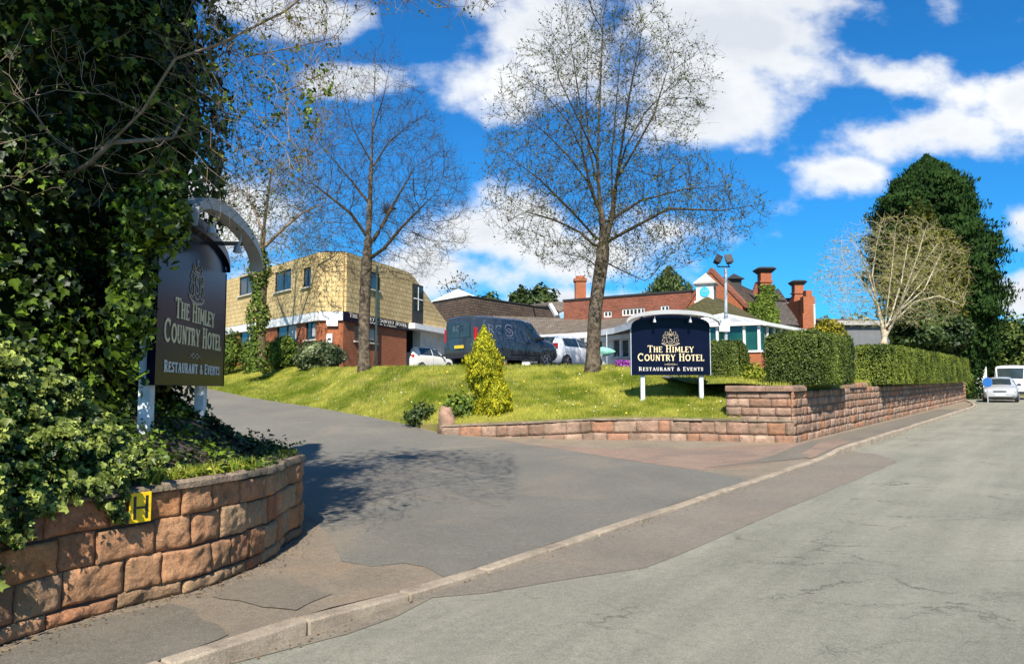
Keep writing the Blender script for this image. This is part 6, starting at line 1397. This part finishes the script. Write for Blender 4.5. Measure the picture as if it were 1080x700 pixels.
# behind and around the hotel
def tfar(u0, v0, u1, v1, Y, n, size, mat, label, seed, name='leafy_tree', group=None, **k):
    c = P((u0 + u1) / 2, (v0 + v1) / 2, Y); rx = (u1 - u0) / 2 * Y / F; rz = (v1 - v0) / 2 * Y / F
    b_ = [((c.x, Y, c.z), (rx, rx * .8, rz)), ((c.x - rx * .5, Y + .5, c.z - rz * .3), (rx * .5, rx * .5, rz * .6)), ((c.x + rx * .5, Y, c.z - rz * .25), (rx * .55, rx * .5, rz * .65))]
    r = bush(name, label, 'tree', b_, n, size, mat, group, seed, bump=.3, sc=2.4, **k)
    MB().tube([(c.x, Y, 2), (c.x, Y, c.z)], [.3, .15], 7).build('trunk', m_bark2, r); return r
q = P(706, 330, 60); cone_conifer('conifer_tree', 'broad dark conifer top showing above the red brick wing', (q.x, 60, 3.5), P(0, 281, 60).z - 3.5, 3.6, 7000, .32, m_shrub, None, 41, prof=[(0, .8), (.3, 1), (.55, .85), (.8, .45), (1, .02)], nz=.2)
tfar(538, 303, 560, 335, 80, 1500, .4, m_shrub, 'dark tree top above the hall roof, left of a pair', 42, group='tree tops beyond the hall')
tfar(553, 303, 588, 338, 78, 2500, .4, m_shrub, 'wider dark tree top above the hall roof, right of a pair', 43, group='tree tops beyond the hall')
tfar(505, 309, 528, 335, 85, 900, .4, m_shrub, 'tiny dark tree top just right of the pyramid rooflight', 48, group='tree tops beyond the hall')
def twigball(u0, v0, u1, v1, Y, label, seed):
    c = P((u0 + u1) / 2, (v0 + v1) / 2, Y); rx = (u1 - u0) / 2 * Y / F; rz = (v1 - v0) / 2 * Y / F
    A = crown_pts(lambda x, y, z: ((x - c.x) / rx) ** 2 + ((y - Y) / rx) ** 2 + ((z - c.z) / rz) ** 2 < 1, ((c.x - rx, c.x + rx), (Y - rx, Y + rx), (c.z - rz, c.z + rz)), 500, seed)
    bare_tree('bare_tree', label, [([(c.x, Y, 2.5), (c.x, Y, c.z - rz * .5)], None)], A, (m_bark2, m_branch2), rtip=.018, rtrunk=.3, seed=seed, step=.45, kill=.6, infl=4, twigs=1, twl=.8, buds=2, budsize=.2, budmat=m_bud)
twigball(462, 290, 502, 330, 75, 'pale bare tree behind the pyramid rooflight', 44)
# ivy on the old house
ivc, ivn = [], []
for k in range(9000):
    u_, v_ = rng.uniform(0, 1), rng.uniform(0, 1)
    if k < 6500:
        p = e0 + rd_ * .8 * u_ + (g0 + rd_ * u_ - e0 - rd_ * .8 * u_) * (v_ * (.10 + .45 * u_)) if v_ < .6 else e0 + rd_ * .8 * u_ + Vector((0, 0, -(v_ - .6) * 4))
        nn_ = Vector((.6, -.4, .6)) if v_ < .6 else Vector((.85, -.5, 0)); p = p + nn_ * (.06 + .1 * rng.uniform())
        if noise.noise(p * .9) < -.18 - .3 * u_: continue
    else:
        cp_ = P(rng.uniform(798, 814), 300, 43.5); p = Vector((cp_.x, 43.5 - .45 - rng.uniform(0, .1), P(0, rng.uniform(302, 338), 43.5).z)); nn_ = Vector((.2, -1, .2))
        if noise.noise(p * 1.5) < -.05: continue
    ivc.append(p); ivn.append(nn_)
for k in range(3500):
    p = P(rng.uniform(797, 822), rng.uniform(311, 345), 43.0 - rng.uniform(0, .15))
    if noise.noise(p * 1.1) > -.2: ivc.append(p); ivn.append(Vector((.2, -1, .2)))
iv = leaves('ivy', np.array(ivc), np.array(ivn), .15, m_lgreen, mh)
# yellow bush tumbling between the hedges, small green one by the white pole
q0 = P(877, 358, 27.2)
bush('yellow_bush', 'yellow flowering bush tumbling down between the two roadside hedges', 'bush', [((q0.x - .1, 27.2, q0.z + .1), (.62, .6, .6)), ((P(889, 378, 26.4).x, 26.4, P(889, 374, 26.4).z), (.26, .35, .75))], 5200, .085, m_goldb, None, 51, bump=.3, core=True, coref=.6)
q0 = P(868, 350, 38); bush('garden_bush', 'small green bush just right of the white pole', 'bush', [((q0.x, 38, q0.z - .6), (.45, .5, 1.4))], 1800, .1, m_lgreen, None, 52)
q0 = P(800, 400, 20.6); bush('garden_bush', 'fresh green tuft of leaves between the small hedge and the big hedge', 'bush', [((q0.x + .0, 20.9, 1.95), (.35, .3, .35))], 900, .09, m_grass, None, 53, core=False, shell=.8)
# big dark conifer at the end of the pavement
YL = 52.0
bx = P(1003, 400, YL)
def big_conifer():
    rg = np.random.default_rng(77); r = empty('dark_conifer', (P(1022, 400, YL).x, YL, plane(bx.x, YL)), 'huge dark green conifer towering over the road at the end of the hedge', 'tree')
    vs = [162, 172, 190, 215, 250, 290, 330, 365, 395]; lo = [984, 972, 953, 937, 932, 938, 955, 988, 1013]; hi = [988, 1004, 1018, 1029, 1041, 1051, 1052, 1043, 1034]
    n = 55000; v = rg.uniform(160, 397, n * 2); w_ = (np.interp(v, vs, hi) - np.interp(v, vs, lo)) / 2; keep = rg.uniform(0, 68, len(v)) < w_ + 6; v, w_ = v[keep][:n], w_[keep][:n]; cu = (np.interp(v, vs, hi) + np.interp(v, vs, lo)) / 2
    th = rg.uniform(0, 2 * math.pi, len(v)); d = np.stack([np.cos(th), np.sin(th), v / 40], 1); lump = 1 + .36 * nz3(d, 2.0, 7) + .5 * np.maximum(0, nz3(d, 6.5, 3)) + .25 * nz3(d, 14, 3)
    rad = w_ / F * YL * lump * (1 - .35 * rg.uniform(0, 1, len(v)) ** 2)
    z = CAMH + (410 - v) / F * YL; x = (cu - 540) / F * YL
    C_ = np.stack([x + rad * np.cos(th), YL + rad * .9 * np.sin(th), z], 1); N_ = np.stack([np.cos(th), np.sin(th), 0 * th + .2], 1)
    up = np.stack([np.cos(th) * .55, np.sin(th) * .55, 0 * th + .8], 1)
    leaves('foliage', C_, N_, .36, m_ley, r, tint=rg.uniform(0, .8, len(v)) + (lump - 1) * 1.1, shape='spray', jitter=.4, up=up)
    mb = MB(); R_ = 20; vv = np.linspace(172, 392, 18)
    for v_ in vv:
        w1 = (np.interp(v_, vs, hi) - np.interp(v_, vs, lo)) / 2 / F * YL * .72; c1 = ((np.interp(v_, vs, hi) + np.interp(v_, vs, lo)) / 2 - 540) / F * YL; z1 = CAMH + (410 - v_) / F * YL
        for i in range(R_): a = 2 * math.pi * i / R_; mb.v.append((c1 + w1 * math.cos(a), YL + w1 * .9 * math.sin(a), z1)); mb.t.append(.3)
    mb.f += [(j * R_ + i, j * R_ + (i + 1) % R_, (j + 1) * R_ + (i + 1) % R_, (j + 1) * R_ + i) for j in range(17) for i in range(R_)] + [tuple(range(R_)), tuple(17 * R_ + i for i in range(R_))]; mb.build('shade_core', m_core, r, smooth='all')  # added dark core so no light comes through the foliage
    tx = P(1022, 400, YL).x; MB().tube([(tx, YL, .3), (tx - .1, YL, 3), (tx - .3, YL, 6)], [.5, .4, .35], 10).build('trunk', m_bark2, r)
    n = 2200; z = rg.uniform(.4, 5, n); th = rg.uniform(0, 6.28, n); rd2 = .6 + .25 * rg.uniform(0, 1, n)
    leaves('trunk_ivy', np.stack([tx + rd2 * np.cos(th), YL + rd2 * np.sin(th), z], 1), np.stack([np.cos(th), np.sin(th), 0 * th], 1), .22, m_ley, r)
big_conifer()
def ellbush(name, label, cat, u, v, Y, ru, rv, n, size, mat, seed, **k):
    c = P(u, v, Y); return bush(name, label, cat, [((c.x, Y, c.z), (ru / F * Y, ru / F * Y * .8, rv / F * Y))], n, size, mat, None, seed, **k)
ellbush('olive_conifer', 'olive green conifer between the pale barked tree and the dark conifer', 'tree', 975, 300, 46, 44, 72, 12000, .3, m_olive, 61, bump=.22, shape='spray')
ellbush('evergreen_shrub', 'large glossy evergreen shrub behind the long hedge', 'bush', 978, 352, 40, 40, 32, 9000, .22, m_shrub, 62, bump=.28)
ellbush('roadside_shrub', 'green shrub at the far end of the roadside wall under the dark conifer', 'bush', 1017, 402, 49, 9, 16, 2200, .18, m_lgreen, 63, tmin=-.1)
# far wooded slope beyond the road
for k, (u, v, Y, ru, rv, mt, lb) in enumerate([(1046, 366, 110, 14, 24, m_woods, 'mid green tree on the far slope just right of the white house'), (1066, 372, 100, 20, 26, m_woods, 'broad green tree behind the white van'), (1090, 362, 105, 22, 30, m_woods, 'tall green tree at the right edge beyond the van'), (1060, 352, 130, 24, 16, m_ley, 'dark tree crest on the skyline above the van')]):
    c = P(u, v, Y); bush('leafy_tree', lb, 'tree', [((c.x, Y, c.z), (ru / F * Y, 4, rv / F * Y)), ((c.x + 2, Y + 2, c.z - 2.5), (ru / F * Y, 4, rv / F * Y))], 4500, .5, mt, 'trees beyond the road', 70 + k, bump=.3, sc=2.5, base=plane(c.x, Y))
ws = bush('woodland', 'distant wooded hillside behind the hotel', 'woodland', [((P(u, 380, 150 + 10 * (i % 2)).x, 150 + 10 * (i % 2), 4 + 2 * (i % 3)), (16, 8, 9 + 2 * (i % 2))) for i, u in enumerate(range(700, 1400, 60))], 22000, 1.1, m_woods, None, 80, bump=.3, sc=3); ws['kind'] = 'stuff'
# ------------------------------------------------------------------ the ivy tree at left
IY = 6.9
def ivyradius(z):
    u = np.interp(410 - (z - CAMH) / IY * F, [-500, -180, -60, 0, 60, 110, 150, 200, 240, 300, 360, 430], [20, 70, 182, 192, 204, 194, 190, 194, 170, 148, 146, 163]); return (u - 540) / F * IY
def ivy_tree():
    rg = np.random.default_rng(91); cx, cy = -5.0, 7.3
    r = empty('ivy_clad_tree', (cx, cy, 1.1), 'huge tree trunk smothered in dark ivy with bare arching branches over the drive', 'tree')
    n = 30000; z = rg.uniform(.9, 9.5, n); th = rg.uniform(math.pi * .9, math.pi * 2.15, n)
    R0 = np.array([ivyradius(a) for a in z]) - cx; d = np.stack([np.cos(th) * 1.6, np.sin(th) * 1.6, z * .9], 1)
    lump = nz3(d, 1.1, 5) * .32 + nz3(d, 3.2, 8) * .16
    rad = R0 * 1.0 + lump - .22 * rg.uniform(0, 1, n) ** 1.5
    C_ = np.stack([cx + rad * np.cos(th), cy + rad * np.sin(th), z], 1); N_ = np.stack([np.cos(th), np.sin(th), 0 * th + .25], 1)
    T = rg.uniform(0, 1, n) ** 2.6 * .9 + np.clip(lump, -.2, .3) * 1.2 - .02  # lit clumps and dark hollows painted into the leaf tint
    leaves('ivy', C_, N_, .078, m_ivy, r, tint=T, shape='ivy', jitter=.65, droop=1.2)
    mb = MB(); R_ = 40; zs = np.linspace(.9, 10.5, 40)
    for z_ in zs:
        for i in range(R_):
            a = 2 * math.pi * i / R_; lu = noise.noise(Vector((math.cos(a) * 1.76 + 5, math.sin(a) * 1.76 - 5, z_ * .99 + 10))) * .32; q = (ivyradius(z_) - cx) * .87 + lu - .08; mb.v.append((cx + q * math.cos(a), cy + q * math.sin(a), z_)); mb.t.append(.2)
    mb.f += [(j * R_ + i, j * R_ + (i + 1) % R_, (j + 1) * R_ + (i + 1) % R_, (j + 1) * R_ + i) for j in range(39) for i in range(R_)] + [tuple(39 * R_ + i for i in range(R_))]; mb.build('trunk', m_core, r, smooth='all')  # solid column in the painted shade colour behind the ivy leaves
    # bare branches reaching over the drive
    stems = [([(cx + .8, cy - .6, 3.4), P(95, 172, 5.9), P(150, 118, 5.7), P(185, 62, 5.6), P(232, 46, 5.7), P(300, 12, 6.0), P(345, -25, 6.2), P(420, -90, 6.3), P(480, -190, 6.2)], None),
             (PX(6.3, (165, 150), (215, 138), (262, 108), (310, 92), (345, 80)), 0), (PX(6.1, (200, 60), (215, 20), (235, -30)), 0), (PX(7.2, (190, 100), (240, 120), (290, 130), (330, 165)), 0), (PX(5.5, (150, 118), (110, 100), (60, 95), (10, 110)), 0),
             (PX(7.8, (200, 30), (260, 60), (310, 50), (352, 40)), 0), (PX(5.4, (95, 172), (50, 140), (10, 80), (-20, 60)), 0), (PX(5.4, (95, 172), (60, 150), (30, 110), (0, 90)), 0), (PX(7, (200, 170), (235, 175), (270, 200), (290, 225)), 0)]
    def inside(x, y, z):
        u = 540 + x / y * F; v = 410 - (z - CAMH) / y * F
        if v < 0: return u > 150 and u < 540 and rg.uniform() < .3
        if u < 200: return rg.uniform() < .12 and v < 230
        return ((u - 215) / 138) ** 2 + ((v - 60) / 185) ** 2 < 1
    A = crown_pts(inside, ((-5.5, -.1), (5.2, 8.8), (2.9, 8.5)), 9000, 12)
    ntr = MB(); b = bare_tree('bare_branches', 'x', stems, A, (m_branch2, m_branch2), rtip=.0026, rtrunk=.021, seed=12, step=.12, kill=.15, infl=1.2, trop=(0, 0, .05), twigs=.9, twl=.22, buds=.6, budsize=.03, budmat=m_bud, iters=150, trunk_n=0)
    off = WL[b.name] - WL[r.name]
    for c in list(b.children):
        c.parent = r; c.location = off; c.name = {'trunk': 'main_branch', 'crown': 'bare_branches', 'buds': 'buds'}[c.name.split('.')[0]]
        if len(c.data.vertices) == 0: bpy.data.objects.remove(c)
    bpy.data.objects.remove(b)
    # unseen leaf masses added above the picture to shade sign, trunk and drive
    Cc, Nc = [], []
    for c, ra, k in (((-3.0, 4.0, 6.2), (.95, .7, 1.8), 6500), ((-4.4, 5.4, 8.6), (1.7, 1.3, 1.2), 2400), ((-2.4, 6.8, 8.9), (1.6, 1.3, .8), 1300), ((-3.5, 6.2, 7.3), (1.0, .9, .9), 2600)):
        p, d, kk = ellipsoid_pts(k, c, ra, 60, .35, 2.0, .9); Cc.append(p); Nc.append(d)
    leaves('ivy', np.concatenate(Cc), np.concatenate(Nc), .10, m_ivy, r, shape='ivy')
    p, d, kk = ellipsoid_pts(1500, P(168, 226, 5.85), (.26, .25, .34), 61, .3, 2.0, .6); leaves('ivy', p, d, .07, m_ivy, r, shape='ivy', droop=1)
    p, d, kk = ellipsoid_pts(1300, P(140, 300, 5.9), (.16, .2, .75), 62, .3, 2.0, .6); leaves('ivy', p, d, .07, m_ivy, r, shape='ivy', droop=1)
    # clusters of fresh leaves along the branches
    cc_ = []; 
    for k in range(42):
        u_, v_ = rg.uniform(150, 350), rg.uniform(-5, 160); 
        if k < 26: u_, v_ = rg.uniform(205, 350), rg.uniform(55, 125)
        p = np.array(P(u_, v_, rg.uniform(5.6, 7.8))); cc_.append(p + rg.normal(0, .035, (int(rg.uniform(5, 14)), 3)))
    cc_ = np.concatenate(cc_); leaves('young_leaves', cc_, rg.normal(0, 1, cc_.shape), .05, m_lgreen, r)
ivy_tree()
# ivy spilling over the planter and its wall
def ivy_scatter(name, label, cat, C_, N_, size, mat, tint=None, jitter=.5, group=None):
    r = empty(name, tuple(np.mean(C_, 0) - np.array((0, 0, .3))), label, cat, group); leaves('leaves', C_, N_, size, mat, r, tint=tint, shape='ivy', jitter=jitter, droop=.8); return r
def planter_ivy():
    rg = np.random.default_rng(33); C_, N_, T = [], [], []
    # ground cover on the mound
    while len(C_) < 9000:
        s_ = rg.uniform(.02, .62) * pw_T; p, nn_ = pw_at(s_); inn = rg.uniform(-.02, 2.3) ** 1.0; q = p - nn_ * inn
        if inn < .28 and rg.uniform() > .35: continue
        z = moundz(q.x, q.y) + rg.uniform(0, .10) + .05 * max(0, noise.noise(Vector((q.x * 3, q.y * 3, 1))) * 2)
        C_.append((q.x, q.y, z)); N_.append((nn_.x * .25, nn_.y * .25, 1)); T.append(rg.uniform(0, 1) ** 2 * .7 + .35 * noise.noise(Vector((q.x * 2, q.y * 2, 0))))
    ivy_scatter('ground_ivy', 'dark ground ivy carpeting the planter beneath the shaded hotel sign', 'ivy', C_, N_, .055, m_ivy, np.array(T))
    # big sunlit heap at the left spilling down the wall face
    C_, N_, T = [], [], []
    def sp(u): return wall_s(u)
    while len(C_) < 19000:
        u = rg.uniform(-60, 165); vb_ = np.interp(u, [-60, 0, 20, 40, 60, 90, 112, 128, 140, 165], [700, 600, 575, 548, 530, 512, 530, 545, 500, 485]); vt_ = np.interp(u, [-60, 0, 60, 110, 140, 165], [290, 320, 355, 410, 450, 470])
        v = rg.uniform(vt_, vb_ + 6); s_ = wall_s_fast(u); p, nn_ = pw_at(s_); Yw = p.y
        zt_ = CAMH + (410 - v) / F * Yw; top = surf(p.x, p.y) + .8
        if zt_ < top: d = .05 + .07 * rg.uniform(); n_ = (nn_.x, nn_.y, .25)
        else: d = .12 - .55 * (zt_ - top) + .25 * noise.noise(Vector((u / 30, v / 30, 2))); n_ = (nn_.x, nn_.y, .6)
        q = p + nn_ * d; z = CAMH + (410 - v) / F * q.y
        nzv = noise.noise(Vector((u / 26, v / 26, 5))); nz2 = noise.noise(Vector((u / 9, v / 9, 8)))
        if v > vb_ - 25 and nzv < -.05: continue
        if zt_ > top and nz2 < -.12: continue
        d2 = -.30 * rg.uniform() ** 1.5 + .12 * nz2; C_.append((q.x + nn_.x * d2, q.y + nn_.y * d2, z)); N_.append(n_); T.append(rg.uniform(0, 1) ** 2.6 * 1.0 + nzv * .6 + d2 * 1.2)  # deeper leaves tinted darker, standing in for shade in the gaps
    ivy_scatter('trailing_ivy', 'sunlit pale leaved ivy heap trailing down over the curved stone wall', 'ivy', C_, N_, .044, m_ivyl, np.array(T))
    mb = MB(); N_ = 26; M_ = 12
    for i in range(N_ + 1):
        u = -80 + 225 * i / N_; s_ = wall_s_fast(u); p, nn_ = pw_at(s_); top = surf(p.x, p.y) + .80; vt_ = np.interp(u, [-60, 0, 60, 110, 140, 165], [300, 330, 365, 420, 465, 480]); zt_ = max(top + .1, CAMH + (410 - vt_) / F * p.y)
        for j in range(M_ + 1): z = top + (zt_ - top) * j / M_; d = -.02 - .55 * (z - top) + .2 * noise.noise(Vector((u / 30, j * .4, 2))) - .14; mb.v.append((p.x + nn_.x * d, p.y + nn_.y * d, z)); mb.t.append(.2)
    mb.f += [(i * (M_ + 1) + j, (i + 1) * (M_ + 1) + j, (i + 1) * (M_ + 1) + j + 1, i * (M_ + 1) + j + 1) for i in range(N_) for j in range(M_)]
    ob = [o for o in bpy.data.objects if o.name.startswith('trailing_ivy')][0]; mb.build('shade_core', m_core, ob, smooth='all')  # added dark backing that paints shade behind the trailing leaves
    # fringe of tufts along the coping
    C_, N_, T = [], [], []
    for k in range(2600):
        s_ = rg.uniform(wall_s_fast(140), pw_T * .6); p, nn_ = pw_at(s_); q = p - nn_ * rg.uniform(.05, .4); C_.append((q.x, q.y, moundz(q.x, q.y) + rg.uniform(0, .06))); N_.append((nn_.x * .5, nn_.y * .5, 1)); T.append(rg.uniform(0, .8))
    r = empty('ground_ivy', tuple(np.mean(C_, 0)), 'fringe of small green leaves and grass along the coping right of the H plate', 'ivy'); leaves('leaves', np.array(C_), np.array(N_), .045, m_ivyl, r, tint=np.array(T), shape='ivy')
    n = 700; ss2 = rg.uniform(0, 1, n); Cg = []
    for k in range(n): p, nn_ = pw_at(wall_s_fast(165) + ss2[k] * 1.2); q = p - nn_ * rg.uniform(.02, .25); Cg.append((q.x, q.y, moundz(q.x, q.y) + .05))
    leaves('grass_blades', np.array(Cg), rg.normal(0, 1, (n, 3)) * (1, 1, .1), .14, m_grass, r, shape='blade', up=np.tile((.2, -.5, 1), (n, 1)))
_ws = [(540 + F * pw_at(pw_T * i / 600 * .62)[0].x / pw_at(pw_T * i / 600 * .62)[0].y, pw_T * i / 600 * .62) for i in range(601)]
def wall_s_fast(u):
    i = next((k for k, q in enumerate(_ws) if q[0] >= u), 600); return _ws[i][1]
planter_ivy()
# ------------------------------------------------------------------ grass
def grass_on(obs, n, size, name, label):
    rg = np.random.default_rng(5); C_ = []
    for o, share in obs:
        me = o.data; me.calc_loop_triangles(); tri = np.array([t.vertices[:] for t in me.loop_triangles]); co = np.array([v.co[:] for v in me.vertices])
        a, b, c = co[tri[:, 0]], co[tri[:, 1]], co[tri[:, 2]]; nr = np.cross(b - a, c - a); ar = np.linalg.norm(nr, axis=1) / 2; up_ = np.abs(nr[:, 2]) / (ar * 2 + 1e-9) > .4
        yy = (a[:, 1] + b[:, 1] + c[:, 1]) / 3; ar = ar * up_ * np.clip(30 / np.maximum(yy, 8), 0, 1.5) ** 1.6; k = rg.choice(len(tri), int(n * share), p=ar / ar.sum()); u, v = rg.uniform(0, 1, len(k)), rg.uniform(0, 1, len(k)); f = u + v > 1; u[f] = 1 - u[f]; v[f] = 1 - v[f]
        C_.append(a[k] + (b[k] - a[k]) * u[:, None] + (c[k] - a[k]) * v[:, None])
    C_ = np.concatenate(C_); N_ = rg.normal(0, 1, C_.shape) * (1, 1, .15); T = rg.uniform(0, 1, len(C_)) * .7 + nz3(C_, .55, 3) * .9 + .1 + nz3(C_, 2.4, 5) * .6
    o = leaves(name, C_ + (0, 0, size * .3), N_, size, m_grass, None, tint=T, shape='blade', jitter=.1, up=np.tile((0, 0, 1.), (len(C_), 1))); o['kind'] = 'stuff'; return o
grass_on([(bank, .82), (bpy.data.objects['car_park_verge'], .06), (bpy.data.objects['garden_lawn'], .12)], 170000, .12, 'grass', '')
# daisies and dandelions scattered in loose drifts, dry leaves at the wall foot
def flowers(name, n, size, mat, seed):
    rg = np.random.default_rng(seed); C_ = []
    while len(C_) < n:
        v = rg.uniform(390, 440); u = rg.uniform(240, 830); q = bankpx(u, v)
        if q is not None and noise.noise(Vector((q.x * .7, q.y * .7, seed))) > -.05: C_.append((q.x, q.y, q.z + .10))
    o = leaves(name, np.array(C_), np.tile((0, -.4, 1.), (n, 1)), size, mat, None, jitter=.3); o['kind'] = 'stuff'
flowers('daisies', 220, .038, leafmat('daisy', (.55, .55, .45), (.8, .8, .72), .8, 0, .1), 2)
flowers('dandelions', 80, .05, leafmat('dandelion', (.7, .5, .02), (.8, .62, .05), .8, 0, .1), 4)
rg = np.random.default_rng(8); lc = []
for k in range(900):
    if k % 3: p, nn_ = pw_at(rg.uniform(0, .6) * pw_T); q = p + nn_ * abs(rg.normal(.03, .10)); lc.append((q.x, q.y, surf(q.x, q.y) + .012))
    else: s_ = rg.uniform(-4, 20); x, y = kerb_pt(s_, -abs(rg.normal(0, .09)) - .01); lc.append((x, y, plane(x, y) + .012))
m_litter = leafmat('leaf_litter', (.06, .035, .02), (.24, .16, .08), .9, 0, .1)
o = leaves('leaf_litter', np.array(lc), np.tile((0, 0, 1.), (len(lc), 1)), .022, m_litter, None, jitter=.2); o['kind'] = 'stuff'
